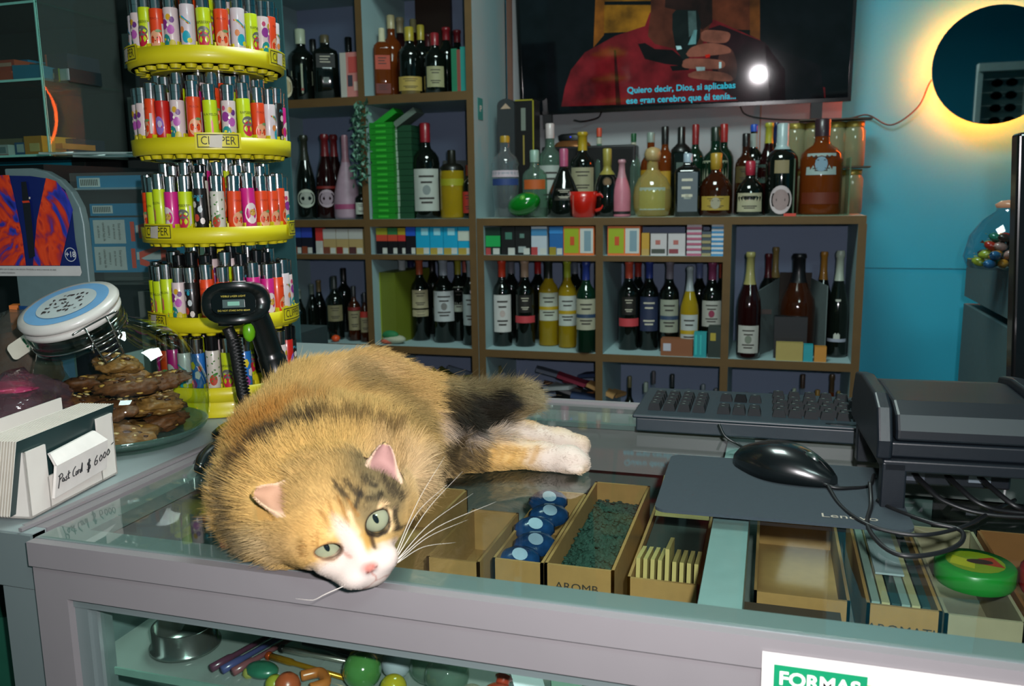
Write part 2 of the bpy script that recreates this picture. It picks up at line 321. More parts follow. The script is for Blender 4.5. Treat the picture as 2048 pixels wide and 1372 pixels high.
for k in range(6):
    shades(RKX, 1.03, 1.60+RKZ-k*.062, f"dark sunglasses on the reflected rack, {['top','second','third','fourth','fifth','sixth'][k]} from its top")
# ---------------------------------------------------------------- right-hand glass cabinet, candy bowl, monitor
GL = glass('cfe6e0'); b = MB(); b.box(.85, -1.6, 0, 2.2, -1.5, 2.7, CY); struct(b.build('wall_front'))
t = thing('display_cabinet', 'grey aluminium glass cabinet against the blue wall at right', 'cabinet', (.49, 1.76, 0))
RZ = 1.13; AL2 = mat('51686c', .5, .2)
b = MB(); b.box(0, 0, 0, .04, .72, RZ-.12, AL2); b.box(0, -.5, RZ-.10, .5, .72, RZ, AL2); b.box(0, -.5, 0, .04, -.45, RZ-.1, AL2); b.box(.0, -.5, 0, .5, .72, .06, AL2); b.box(0, .2, .06, .02, .24, RZ-.1, BLK); b.box(0.46, -.5, .06, .5, .72, RZ-.1, AL2); b.build('frame', t)
b = MB(); b.box(.005, -.45, .06, .01, .2, RZ-.1, glass('c9dedb')); b.build('pane', t)
b = MB(); b.box(.012, -.45, .72, .46, .7, .73, AL2); b.box(.012, -.45, .40, .46, .7, .41, AL2); b.build('shelf_board', t)
bc = at(2022, 500, Z=RZ); bc = Vector((at(2016, 500, Y=2.1).x, 2.1, RZ))
t = thing('candy_bowl', 'round clear bowl of wrapped sweets on the right-hand cabinet', 'bowl', bc)
b = MB(); b.lathe([(.055, .002), (.08, .006), (.088, .03), (.078, .075), (.055, .11), (.030, .128), (.028, .135)], glass('e0e8ee'), 32); b.build('bowl', t)
b = MB(); b.lathe([(.029, .135), (.032, .142), (.02, .15), (.0001, .152)], glass('f0b090', dens=.4), 24); b.build('lid', t)
cols = [('a02818', 'red'), ('1f6b52', 'green'), ('c7832c', 'orange'), ('8f9a2c', 'yellow-green'), ('2a5f86', 'blue'), ('b4877a', 'pink'), ('3a2a20', 'brown')]
for k in range(38):
    a = random.uniform(0, 2*PI); lay = k//10; r = random.uniform(.01, .066-.009*lay); c, nm = cols[k % 7]
    b = MB(); b.ball((0, 0, 0), .014, mat(c, .25, coat=.4), 10, sc=(1.2, .8, .7)); w = mat(c, .3)
    for s in (-1, 1): b.raw([(s*.015, 0, 0), (s*.024, .006, .002), (s*.024, -.006, -.002)], [(0, 1, 2)], w)
    o = b.build('wrapped_sweet'); o.location = bc+Vector((r*math.cos(a), r*math.sin(a), .016+.018*lay)); o.rotation_euler = (random.uniform(-.5, .5), random.uniform(-.5, .5), a)
    tag(o, f'wrapped {nm} sweet among the others in the round bowl at right', 'sweet', f'wrapped {nm} sweets in the bowl')
t = thing('monitor', 'black screen edge standing at the right end of the counter', 'monitor', (.290, 1.15, 1.0), math.radians(0))
b = MB(); b.box(0, -.0, .035, .46, .03, .368, BLKG); sh_ = b.build('screen_housing', t, bevel=.004); sh_.rotation_euler.y = math.radians(-3); b = MB(); b.box(.19, .031, .008, .25, .045, .13, BLK); b.box(.1, -.05, 0.001, .34, .05, .008, BLK); b.build('stand', t)
# ---------------------------------------------------------------- bottles
SH = {
 'wine': [(.0, 0), (.9, .005), (1, .02), (1, .60), (.97, .645), (.84, .69), (.55, .735), (.40, .775), (.37, .82), (.37, .95), (.42, .955), (.42, .985), (.36, 1)],
 'champ': [(0, 0), (.93, .005), (1, .03), (1, .38), (.93, .48), (.72, .6), (.46, .71), (.36, .8), (.34, .93), (.42, .94), (.42, .975), (.34, 1)],
 'burg': [(0, 0), (.93, .005), (1, .03), (1, .48), (.92, .56), (.66, .65), (.42, .74), (.34, .82), (.33, .95), (.38, .955), (.38, .985), (.33, 1)],
 'spirit': [(0, 0), (.94, .005), (1, .03), (1, .58), (.95, .64), (.75, .69), (.45, .73), (.36, .77), (.36, .99), (.3, 1)],
 'square': [(0, 0), (.94, .004), (1, .02), (1, .70), (.92, .75), (.6, .79), (.36, .82), (.34, .99), (.28, 1)],
 'round': [(0, 0), (.7, .005), (.86, .03), (.98, .14), (1, .28), (.95, .42), (.74, .55), (.45, .63), (.3, .68), (.28, .8), (.38, .82), (.42, .9), (.34, .97), (.1, 1)],
 'dome': [(0, 0), (.94, .005), (1, .04), (1, .34), (.96, .46), (.8, .57), (.5, .65), (.34, .69), (.3, .75), (.34, .76), (.34, .99), (.28, 1)],
 'cone': [(0, 0), (.94, .005), (1, .04), (1, .22), (.88, .36), (.62, .52), (.36, .66), (.25, .74), (.25, .98), (.2, 1)],
 'squat': [(0, 0), (.94, .005), (1, .03), (1, .66), (.93, .74), (.7, .79), (.34, .81), (.32, .99), (.26, 1)],
 'bell': [(0, 0), (.9, .01), (1, .05), (.96, .3), (.86, .45), (.88, .66), (.98, .70), (.9, .76), (.5, .80), (.38, .84), (.34, .98), (.28, 1)],
 'skull': [(0, 0), (.8, .01), (.86, .2), (1, .4), (.98, .55), (.9, .62), (.98, .66), (.8, .74), (.4, .8), (.34, .84), (.34, .98), (.3, 1)],
}
BM = {'k': mat('0a0f0b', .035, coat=.5), 'r': mat('1c0606', .08, coat=.4), 'g': mat('0b2416', .07, coat=.4), 'am': glass('8a4318', dens=.40), 'br': mat('2d1205', .08, coat=.3),
      'cl': glass('e6eef0', dens=.05, ior=1.7), 'gl': glass('a8ccb8', dens=.12, ior=1.6), 'ye': glass('d0b428', dens=.35), 'pk': mat('b06a78', .4), 'fr': mat('9a8390', .45), 'te': glass('e2d68a', dens=.2, ior=1.6), 'sl': mat('39444c', .3, coat=.3), 'bl': mat('141d34', .12, coat=.4), 'ro': glass('b0604a', dens=.3), 'cp': mat('8c4a2c', .35, .7)}
def bottle(name, label, px, top, z, Y, rpx, shape, body, cap, cf0=.82, labs=(), group=None, lean=0):
    p = at(px, pj((at(px, 600, Y=Y).x, Y, z))[1], Y=Y); x = at(px, pj((p.x, Y, z))[1], Y=Y).x; base = Vector((x, Y, z))
    ztop = at(px, top, Y=Y).z; ztop = min(ztop, {.795: 1.094 if px < 1460 else 1.2, .42: .765, 1.236: 1.615 if px < 955 else 9}.get(z, 9)); H = max(.04, ztop-z); d = (base-CAM).dot(cf); R = rpx*d/F; R = min(R, .2); a0 = math.atan2(-Y, -x)
    t = thing(name, label, 'bottle', base, a0, group)
    pr = SH[shape]; sq = 9 if shape == 'square' else 0
    P = [(r*R+1e-5, zz*H) for r, zz in pr]
    lo = [q for q in P if q[1] <= cf0*H]; hi = [q for q in P if q[1] > cf0*H]
    def rad(zz):
        for (r0, z0), (r1, z1) in zip(P, P[1:]):
            if z0 <= zz <= z1: return r0+(r1-r0)*(zz-z0)/max(1e-9, z1-z0)
        return P[-1][0]
    rc = rad(cf0*H); m = BM[body] if isinstance(body, str) else body
    b = MB(); b.lathe(lo+[(rc, cf0*H)], m, 24, sq=sq); gb_ = b.build('glass_body', t)
    b = MB(); b.lathe([(rc*1.03, cf0*H)]+[(r*1.05, zz) for r, zz in hi], mat(cap, .38, coat=.2), 16); b.build('cap', t)
    for i, L in enumerate(labs):
        z0, z1, hw, c = L[:4]; z0, z1 = z0*H, z1*H; e = L[4] if len(L) > 4 else ''
        q = MB(); lm = mat(c, .6, var=.06); ink = mat('2a2622', .7) if 'i' not in e else mat('b9b4a0', .6)
        if sq:
            fx = R*1.003+.0008; T = frame((fx, 0, (z0+z1)/2), (0, 1, 0), (0, 0, 1), (1, 0, 0)); w, h = hw*R*.9, (z1-z0)/2
            q.box(-w, -h, -.0008, w, h, 0, lm, T)
            for k in range(3): q.box(-w*.6, h*.55-k*h*.4, 0, w*(.5-.2*(k % 2)), h*.62-k*h*.4+h*.06, .0003, ink, T)
        elif 'o' in e:
            rr = max(rad(z0+.25*(z1-z0)), rad((z0+z1)/2))*1.01+.0005; w = hw*R; h = (z1-z0)/2
            q.decal(ell(0, 0, w, h, 22), lm, rr, 0, (z0+z1)/2); q.decal(ell(0, 0, w*.72, h*.74, 18), mat(L[5] if len(L) > 5 else 'a89888', .6), rr+.0004, 0, (z0+z1)/2)
        elif 's' in e:
            rr = R*1.01+.0005; w = hw*R; h = (z1-z0)/2; q.decal([(-w, h*.5), (0, h), (w, h*.5), (w, -h*.4), (0, -h), (-w, -h*.4)], lm, rr, 0, (z0+z1)/2)
            q.decal(ell(0, -h*.72, w*.12, w*.12, 8), mat('8a2018'), rr+.0004, 0, (z0+z1)/2)
        else:
            r0, r1 = rad(z0)*1.008+.0004, rad(z1)*1.008+.0004; n = 8; vs = []
            for j in range(n+1):
                a = hw*(-1+2*j/n); vs += [(r0*math.cos(a), r0*math.sin(a), z0), (r1*math.cos(a), r1*math.sin(a), z1)]
            q.raw(vs, [(2*j, 2*j+2, 2*j+3, 2*j+1) for j in range(n)], lm, smooth=True); rr = max(r0, r1)+.0004; h = z1-z0
            if 'n' not in e:
                for k, f in enumerate((.82, .68, .3, .2)): w = R*hw*(.55-.15*(k % 2)); q.decal([(-w, -h*.02), (w, -h*.02), (w, h*.025), (-w, h*.025)], ink, rr, 0, z0+f*h, n=4)
            if 'e' in e: q.decal(ell(0, 0, R*.3, R*.36, 12), mat(L[5], .6), rr+.0001, 0, z0+.5*h)
            if 'b' in e: w = R*hw; q.decal([(-w, -h*.06), (w, -h*.06), (w, h*.06), (-w, h*.06)], mat(L[5], .5), rr+.0002, 0, z0+.45*h, n=6)
        q.build('label', gb_)
    return t
Z1, Z2, Z3, Z4, Z5 = 1.648, 1.236, 1.115, .795, .42
W, LQ, CH = 'wine_bottle', 'liquor_bottle', 'sparkling_wine_bottle'
B = [
 # top left compartment
 (LQ, 'small dark bottle with cream oval label, far left of top shelf', 575, 138, Z1, 2.76, 15, 'squat', 'k', '0c0c0c', .8, [(.12, .75, .8, 'c0b89a', 'o', 'a89870')]),
 (LQ, 'dark gin-style bottle with white cap and cream shield label, top left compartment', 607, 58, Z1, 2.83, 27, 'spirit', 'k', 'a8b39a', .8, [(.12, .52, .85, '929a82', 's')]),
 (LQ, 'square black bottle with faint lettering, behind the pink box on the top shelf', 655, 70, Z1, 2.84, 25, 'square', 'k', '57503a', .88, [(.5, .7, .8, '101715', 'i'), (.28, .36, .25, '6f7a74')]),
 (LQ, 'black-capped bottle in the shadow between the gin and the square bottle', 632, 78, Z1, 2.95, 17, 'spirit', 'k', '0a0a0a', .82, []),
 (LQ, 'dark bottle with black cap directly behind the pink and white box', 702, 74, Z1, 2.93, 18, 'spirit', 'k', '0b0f0e', .8, []),
 # top second compartment
 (LQ, 'amber whisky bottle with slanted red label and cream cap, leftmost of its compartment', 768, 56, Z1, 2.79, 17, 'square', 'am', 'bcb89a', .8, [(.4, .6, .95, 'a03a22'), (.06, .2, .95, '5a1a10')]),
 (LQ, 'tall amber bottle with dark cream-topped neck, second from left on top shelf', 787, 30, Z1, 2.87, 21, 'spirit', 'am', 'a59a74', .84, []),
 (LQ, 'tall dark red bottle with pale neck foil in the back row, top shelf', 805, 35, Z1, 2.95, 19, 'wine', 'r', '9a8f6c', .82, []),
 (LQ, 'black bottle with yellow cap and wide gold label, top shelf right compartment', 822, 54, Z1, 2.80, 25, 'spirit', 'k', '9c8c2c', .8, [(.08, .28, 1.1, 'a08a44'), (.03, .08, .8, '5a4a1c')]),
 (LQ, 'yellow-capped bottle half hidden behind the gold-labelled black bottle', 845, 50, Z1, 2.90, 20, 'spirit', 'k', '98892a', .8, []),
 (LQ, 'dark bottle with pale neck peeking between the two yellow caps', 831, 38, Z1, 2.99, 17, 'spirit', 'br', '8f8860', .84, []),
 (W, 'dark bottle with red cap and square cream label, top shelf near the green folders', 872, 66, Z1, 2.79, 23, 'spirit', 'k', '7a1c22', .8, [(.12, .45, .8, '8b8a66')]),
 (W, 'red-capped wine bottle standing tallest at the right of the top shelf', 895, 55, Z1, 2.88, 20, 'wine', 'k', '74161e', .82, []),
 (W, 'dark red-capped bottle in front of the green folders, top shelf', 917, 60, Z1, 2.93, 18, 'wine', 'k', '5c121a', .82, []),
 (W, 'reddish dull-capped bottle hidden behind the square-labelled one, top shelf', 860, 68, Z1, 2.98, 17, 'wine', 'k', '4a2022', .82, []),
 # second row left
 (CH, 'black sparkling wine bottle with white round label, left of the red-foiled pair', 615, 270, Z2, 2.76, 20, 'champ', 'k', '22261c', .7, [(.14, .36, .95, 'a3ac9c', 'o', '8d9488')]),
 (CH, 'dark bottle with red foil and pinkish round label, beside the frosted pink bottle', 656, 268, Z2, 2.78, 20, 'champ', 'r', '5e1418', .74, [(.14, .35, .9, 'a08f98', 'o', '8a7a84'), (.36, .39, 1.2, '6a1812', 'n')]),
 (CH, 'dark red-foiled sparkling wine bottle just behind its round-labelled twin', 674, 269, Z2, 2.86, 19, 'champ', 'r', '601519', .74, []),
 (CH, 'frosted pink sparkling wine bottle with wide base and pink foil', 696, 270, Z2, 2.77, 26, 'cone', 'fr', '8a6570', .68, [(.12, .18, 1.2, '8e3f63', 'n')]),
 (LQ, 'small dark bottle with white label standing right of the frosted pink bottle', 724, 372, Z2, 2.74, 13, 'spirit', 'k', '1a2a1c', .75, [(.15, .5, 1.0, 'a9b2a4')]),
 # second row right
 (LQ, 'rum-style dark bottle with red cap and large white label beside green boxes', 855, 246, Z2, 2.78, 27, 'spirit', 'k', '7c1620', .8, [(.08, .52, 1.05, 'a3aaa2', 'e', '6f7a78')]),
 (LQ, 'squat bottle of yellow liquor with dark neck, second row right compartment', 906, 300, Z2, 2.76, 24, 'squat', 'ye', '12130c', .7, [(.48, .58, 1.2, '8a8a16', 'n')]),
 (LQ, 'slim red-labelled bottle squeezed against the right panel, second row', 938, 330, Z2, 2.75, 12, 'spirit', 'k', '6a2a18', .8, [(.1, .5, 1.2, '9c2a1e')]),
 # wine row, compartment 2
 (W, 'wine bottle with white cap and white label nearest the olive box', 809, 506, Z4, 2.86, 18, 'wine', 'k', '9aa3a6', .8, [(.26, .62, 1.1, 'b4b8ae')]),
 (W, 'wine bottle with orange capsule and two-part cream label, second row of wines', 843, 504, Z4, 2.84, 18, 'wine', 'k', '9c4a2c', .8, [(.40, .62, 1.0, '9f9878'), (.30, .38, 1.0, '9f9878')]),
 (W, 'wine bottle with pale capsule and broad label with small emblem, middle compartment', 890, 504, Z4, 2.82, 21, 'wine', 'k', '88929c', .8, [(.26, .62, 1.15, 'a8aeae', 'e', '6a6a66')]),
 (W, 'wine bottle with yellow neck and narrow turned label beside the broad-labelled one', 919, 506, Z4, 2.86, 16, 'wine', 'k', '87852a', .8, [(.36, .66, .8, '8f9888')]),
 (W, 'wine bottle with pink capsule hidden at the back, left of the thick divider', 934, 506, Z4, 2.95, 16, 'wine', 'k', 'a05a52', .8, []),
 (W, 'wine bottle with grey capsule and turned label against the divider, middle compartment', 943, 508, Z4, 2.78, 16, 'wine', 'k', '7d8a92', .8, [(.24, .6, 1.1, '8c9896')]),
 (W, 'blue-capped wine bottle in the back row of the middle compartment', 826, 506, Z4, 2.98, 17, 'wine', 'k', '1b2344', .8, []),
 (W, 'unlabelled dark wine bottle at the back of the middle compartment', 868, 506, Z4, 2.99, 18, 'wine', 'k', '0e0e12', .8, []),
 # wine row, compartment 3
 (W, 'wine bottle with orange-red capsule and white label, left of the red-banded one', 1006, 512, Z4, 2.79, 19, 'wine', 'k', 'c1381c', .8, [(.17, .60, 1.05, 'b6b6b2', 'e', 'a89a94')]),
 (W, 'black wine bottle with pinkish capsule and red band below gold lettering', 1051, 513, Z4, 2.80, 20, 'wine', 'k', 'a38872', .8, [(.28, .36, 1.2, 'b03a40', 'n'), (.40, .60, .7, '16140f', 'i')]),
 (W, 'white wine bottle with yellow edge and white label, left of the green-necked one', 1098, 516, Z4, 2.83, 20, 'wine', 'ye', '1e2622', .78, [(.30, .62, 1.1, 'a9b0a0', 'b', 'a68c1c')]),
 (W, 'white wine bottle with yellow-green capsule and gold-lined white label', 1135, 512, Z4, 2.80, 18, 'wine', 'ye', '8f9a2a', .8, [(.26, .60, 1.15, 'aab2aa', 'b', 'a68c1c')]),
 (W, 'wine bottle with blue capsule and mountain picture label at the shelf front', 1172, 514, Z4, 2.725, 20, 'wine', 'g', '1d2c6a', .8, [(.26, .60, 1.15, '9b9a84', 'b', '2b3f58')]),
 (W, 'red-capped wine bottle hidden behind the red-banded bottle', 1077, 514, Z4, 2.96, 17, 'wine', 'k', '9a1c1c', .8, []),
 (W, 'grey-capped wine bottle behind the orange-red-capped one', 1024, 514, Z4, 2.95, 17, 'wine', 'k', '6a6a72', .8, []),
 (W, 'silver-capped wine bottle at the back beside the blue capsule', 1150, 514, Z4, 2.98, 17, 'wine', 'k', '5f6a78', .8, []),
 # wine row, compartment 4
 (W, 'black wine bottle with red capsule, gold letters and red band, right compartment', 1257, 520, Z4, 2.81, 20, 'wine', 'k', 'b5452f', .8, [(.27, .36, 1.2, 'b03a40', 'n'), (.40, .60, .7, '16140f', 'i')]),
 (W, 'wine bottle with blue capsule and dark blue label', 1297, 520, Z4, 2.82, 19, 'wine', 'k', '26377c', .8, [(.22, .60, 1.1, '222c46', 'i')]),
 (W, 'wine bottle with grey capsule and blue mountain picture label, right compartment', 1337, 520, Z4, 2.80, 19, 'wine', 'k', '6f6a74', .8, [(.22, .58, 1.1, '8a9080', 'b', '31435a')]),
 (W, 'small white wine bottle with pale neck foil behind the teal packet', 1377, 532, Z4, 2.76, 18, 'burg', 'ye', '8e979a', .72, [(.10, .46, 1.1, 'a4aaa6', 'b', 'a68c1c')]),
 (W, 'wine bottle with purple capsule and pink splash on its white label', 1421, 522, Z4, 2.80, 20, 'wine', 'k', '7a3558', .8, [(.30, .58, 1.1, '9a9a92', 'e', '7c2540')]),
 (W, 'red-capped wine bottle at the back behind the blue-labelled one', 1275, 520, Z4, 2.96, 17, 'wine', 'k', '8a2a22', .8, []),
 (W, 'wine bottle with bluish plastic-wrapped neck at the back of the right compartment', 1396, 522, Z4, 2.95, 17, 'wine', 'k', '5d6c94', .8, []),
 (W, 'orange-capped wine bottle at the back right corner of the right compartment', 1440, 522, Z4, 2.96, 16, 'wine', 'k', '8a3a2a', .8, []),
 # last compartment
 (W, 'wine bottle with colourful neck wrap and white tree label, far left of last compartment', 1495, 504, Z4, 2.735, 23, 'burg', 'r', '8a8450', .7, [(.06, .32, .95, 'a4a49c', 'e', '6a7264')]),
 (CH, 'red-foiled bottle behind the colourful-necked one, last compartment', 1531, 507, Z4, 2.92, 16, 'wine', 'k', '4e161c', .75, []),
 (CH, 'gold-foiled bottle standing tallest at the back of the last compartment', 1545, 494, Z4, 2.96, 15, 'wine', 'k', '7d6a3c', .7, []),
 (LQ, 'large dark amber bottle framed by open grey gift box flaps', 1591, 507, Z4, 2.82, 34, 'burg', 'br', '0c0c10', .72, [(.2, .4, .6, '3a2412', 'i')]),
 (CH, 'bottle with orange and dark foil right of the large amber bottle', 1640, 503, Z4, 2.92, 18, 'burg', 'k', '9a6a24', .72, []),
 (CH, 'dark bottle with white foil and tall narrow label at far right of last compartment', 1671, 501, Z4, 2.82, 20, 'champ', 'k', '98a294', .72, [(.18, .55, .3, 'a3a69c', 'n'), (.15, .18, 1.0, '8a8f9c', 'n')]),
 # low compartments partly hidden by the counter
 (LQ, 'small gold-necked bottle in the lower right compartment, nearest the left panel', 1488, 784, Z5, 2.85, 9, 'spirit', 'cl', '6a5a3a', .86, []),
 (LQ, 'small bottle with square black cap in the lower right compartment', 1536, 786, Z5, 2.85, 11, 'spirit', 'k', '15110f', .88, []),
 (LQ, 'tall small bottle with brown foil in the lower right compartment', 1598, 748, Z5, 2.85, 13, 'spirit', 'cl', '3a2c22', .85, []),
 (LQ, 'pale-capped small bottle left of the brown-foiled one', 1582, 776, Z5, 2.80, 10, 'spirit', 'cl', '8a9a86', .88, []),
 (LQ, 'amber small bottle with gold cap in the lower right compartment', 1628, 779, Z5, 2.82, 12, 'spirit', 'am', '8a6a2c', .88, []),
 (LQ, 'dark bottle with curved neck foil in the lower right compartment', 1656, 748, Z5, 2.90, 13, 'champ', 'am', '4a3a22', .8, []),
 (LQ, 'slim gold-banded bottle at the right end of the lower compartment', 1669, 781, Z5, 2.80, 9, 'spirit', 'am', '857338', .86, []),
 (LQ, 'clear miniature bottle below the red-banded wine, behind the counter edge', 1305, 742, Z5, 2.80, 11, 'spirit', 'cl', '47454a', .86, []),
 (LQ, 'pale miniature bottle nearest the left panel of the lower compartment', 1290, 764, Z5, 2.75, 12, 'spirit', 'cl', '66706a', .88, []),
 (LQ, 'dark leaning miniature bottle at the left of the lower compartment', 1258, 752, Z5, 2.82, 11, 'spirit', 'k', '5a563a', .86, []),
 (LQ, 'clear miniature with bright silver cap above the keyboard', 1374, 778, Z5, 2.78, 13, 'spirit', 'cl', 'a9b3bd', .88, []),
 (LQ, 'small grey-capped bottle right of the bright silver cap, lower compartment', 1403, 768, Z5, 2.84, 12, 'spirit', 'cl', '67737a', .88, []),
 (LQ, 'dark small bottle between the clear miniatures in the lower compartment', 1342, 748, Z5, 2.88, 12, 'spirit', 'k', '232b2c', .84, []),
 (LQ, 'small pale bottle at the right panel of the lower compartment', 1428, 776, Z5, 2.80, 10, 'spirit', 'cl', '6a7274', .88, []),
 # small dark bottles of the bottom left compartment
 (LQ, 'small dark bottle with silver neck in the shadowy left compartment', 602, 578, Z4, 2.80, 13, 'burg', 'k', '6f7a72', .8, []),
 (LQ, 'small bottle with pale foil behind the red cap, shadowy left compartment', 628, 568, Z4, 2.86, 13, 'burg', 'k', '5f6a60', .8, []),
 (LQ, 'small bottle with amber foil, third in the shadowy left compartment', 642, 560, Z4, 2.92, 13, 'burg', 'k', '6a5a3a', .78, []),
 (LQ, 'whisky bottle with cream label in the middle of the shadowy left compartment', 673, 552, Z4, 2.79, 17, 'spirit', 'k', '2c3230', .8, [(.3, .55, .95, '6f6a4c')]),
 (LQ, 'whisky bottle with square cream label near the divider, shadowy left compartment', 711, 572, Z4, 2.78, 13, 'spirit', 'br', '1a1a1c', .8, [(.2, .55, 1.0, '7c7658'), (.56, .62, 1.2, '6a1a16', 'n')]),
 (LQ, 'red-topped whisky bottle against the divider, shadowy left compartment', 732, 585, Z4, 2.76, 10, 'spirit', 'br', '22242a', .8, [(.2, .5, 1.0, '7c7658'), (.5, .62, 1.2, 'a02a1e', 'n')]),
 (LQ, 'tall black bottle at the back of the shadowy left compartment', 692, 536, Z4, 2.97, 16, 'spirit', 'k', '0a0a0c', .8, []),
 # on top of the low shelf unit
 (LQ, 'clear vodka bottle with gold cap and faceted shoulder, left end of the low shelf top', 1012, 272, Z2, 2.77, 28, 'skull', 'cl', '9a7a1c', .92, [(.40, .48, 1.1, '22386a', 'n'), (.50, .58, 1.2, 'b0a0a8', 'n')]),
 (LQ, 'rose-coloured bottle with orange foil between the black bottle boxes', 1040, 274, Z2, 2.90, 17, 'burg', 'ro', '7d8078', .76, []),
 (LQ, 'frosted pale green bottle with orange label behind the green glass bowl', 1070, 300, Z2, 2.80, 25, 'spirit', 'gl', '7d9a8c', .82, [(.42, .56, .95, 'a8501c', 'n')]),
 (LQ, 'green bottle with white cap and white label behind the orange-labelled one', 1101, 247, Z2, 2.92, 24, 'spirit', 'gl', 'b3a8a6', .84, [(.10, .55, 1.1, '9aa39c')]),
 (LQ, 'black cone-shaped bottle with pink foil neck left of the red mug', 1128, 297, Z2, 2.78, 34, 'cone', 'k', '9a4a68', .74, [(.25, .42, .6, '1c1a10', 'i')]),
 (LQ, 'wine-like bottle with tall yellow foil and cream label behind the red mug', 1165, 264, Z2, 2.90, 24, 'wine', 'k', 'a08a1c', .78, [(.28, .58, 1.1, '8f8c70')]),
 (LQ, 'rounded black cream liqueur bottle with gold flared neck right of the red mug', 1214, 297, Z2, 2.78, 25, 'dome', 'k', '8a8038', .62, [(.45, .58, .35, '4a3a24', 'o', '6a5232')]),
 (CH, 'mini pink sparkling wine bottle in front of the black speaker box', 1243, 319, Z2, 2.77, 18, 'champ', 'pk', 'a87882', .68, [(.05, .1, 1.2, '0c0c0c', 'n')]),
 (LQ, 'bottle with red and white cap behind the black speaker box', 1198, 256, Z2, 2.99, 14, 'spirit', 'gl', 'b8452c', .9, [(.82, .89, 1.2, 'a9a894', 'n')]),
 (LQ, 'bottle with green cap behind the right edge of the black speaker box', 1266, 267, Z2, 2.99, 14, 'spirit', 'gl', '14502c', .9, [(.8, .89, 1.2, 'a9a894', 'n')]),
 (LQ, 'round golden tequila bottle with cork ball stopper', 1304, 294, Z2, 2.79, 38, 'round', 'te', 'a08a5c', .80, [(.10, .42, .75, '8f9c8c', 'n')]),
 (LQ, 'bottle with silver cap rising behind the round tequila bottle', 1300, 265, Z2, 2.93, 20, 'spirit', 'am', '7a8a80', .88, [(.35, .55, 1.2, 'a07c14', 'n')]),
 (LQ, 'bottle with tall black cap right behind the round tequila bottle', 1328, 253, Z2, 2.95, 19, 'spirit', 'am', '141412', .8, [(.3, .5, 1.2, 'a07c14', 'n')]),
 (LQ, 'slender steel-capped bottle with black dome top behind the grey-labelled square bottle', 1360, 254, Z2, 2.90, 20, 'square', 'k', '0c0f0c', .72, [(.25, .6, .5, '3d5048')]),
 (LQ, 'dark bottle with red cap behind the grey-labelled square bottle', 1388, 249, Z2, 2.96, 18, 'spirit', 'g', '7c1c1c', .78, []),
 (LQ, 'square slate-grey labelled bottle with silver edges', 1374, 307, Z2, 2.77, 25, 'square', 'k', '8fa0ac', .86, [(.08, .70, .85, '515a60', 'i'), (.28, .36, .3, '9aa096')]),
 (LQ, 'green whisky bottle with black cap behind the gold-necked dome bottle', 1428, 254, Z2, 2.90, 26, 'spirit', 'g', '14251a', .84, [(.30, .62, 1.2, '8f947c', 'n')]),
 (LQ, 'bottle with red cap peeking right of the green whisky bottle', 1444, 248, Z2, 2.97, 20, 'spirit', 'g', '8a1e1c', .8, []),
 (LQ, 'dark dome-shaped bottle with gold neck foil and gold label, low shelf top', 1430, 306, Z2, 2.77, 32, 'dome', 'br', '9a7c26', .74, [(.10, .32, .95, '9c8434', 'e', '8f8a74')]),
 (LQ, 'dark bottle with black cap left of the blue-capped one', 1488, 267, Z2, 2.88, 20, 'spirit', 'br', '101010', .84, [(.4, .6, 1.1, '4a4020')]),
 (LQ, 'bottle with bright blue cap and pale neck', 1503, 249, Z2, 2.92, 19, 'spirit', 'k', '1c48a6', .92, [(.75, .9, 1.2, '87928c', 'n'), (.4, .6, 1.1, '6a7a76')]),
 (LQ, 'short bottle with red capsule and square cream label in front of the blue-capped one', 1498, 322, Z2, 2.77, 27, 'dome', 'k', '9a2436', .74, [(.08, .42, 1.0, '99957a')]),
 (LQ, 'dark red bottle with ribbed yellow capsule', 1533, 246, Z2, 2.90, 22, 'burg', 'r', '9c9a30', .78, [(.35, .55, 1.1, '2c4038')]),
 (LQ, 'dark bottle with navy neck between the yellow and the silver capsules', 1547, 246, Z2, 2.97, 18, 'burg', 'k', '16264e', .78, []),
 (LQ, 'black bottle with silver-gold capsule and large pinkish oval label', 1560, 247, Z2, 2.78, 31, 'spirit', 'k', '8fa3a4', .72, [(.02, .33, .72, 'b0a3a4', 'o', '8a7674'), (.46, .6, .45, '7c7050', 'n')]),
 (LQ, 'large amber whisky bottle with dark cap and arched silver label, right end of low shelf', 1638, 238, Z2, 2.80, 40, 'spirit', 'am', '2c1c22', .82, [(.42, .64, .75, '8a9c98', 'e', '6d8a9a'), (.12, .24, 1.0, '5a2008', 'n')]),
]
for e in B: bottle(*e)
# ---------------------------------------------------------------- cartons, packs and odds and ends on the shelves
def pack(name, label, cat, x0, x1, ytop, z, Y, dep, col, bands=(), group=None, rz=0, txt=None):
    b0 = at((x0+x1)/2, 600, Y=Y); d = (Vector((b0.x, Y, z))-CAM).dot(cf)
    xa, xb = at(x0, pj((b0.x, Y, z))[1], Y=Y).x, at(x1, pj((b0.x, Y, z))[1], Y=Y).x; zt = min(at((x0+x1)/2, ytop, Y=Y).z, 1.208 if z == Z3 else 9)
    b = MB(); w, h = (xb-xa)/2, zt-z; m = mat(col, .5, var=.06) if isinstance(col, str) else col
    b.box(-w, 0, 0, w, dep, h, m)
    for kb, (u0, v0, u1, v1, c) in enumerate(bands): b.box(-w+2*w*u0, -.0006-.0003*kb, h*v0, -w+2*w*u1, .0002, h*v1, mat(c, .5, var=.05))
    if txt: b.text(txt[0], txt[1], mat(txt[2], .6), T=frame((0, -.0015, h*txt[3]), (1, 0, 0), (0, 0, 1), (0, -1, 0)), bold=.01)
    o = b.build(name); o.location = ((xa+xb)/2, Y, z); o.rotation_euler.z = rz; tag(o, label, cat, group); return o
P = 'cigarette_pack'
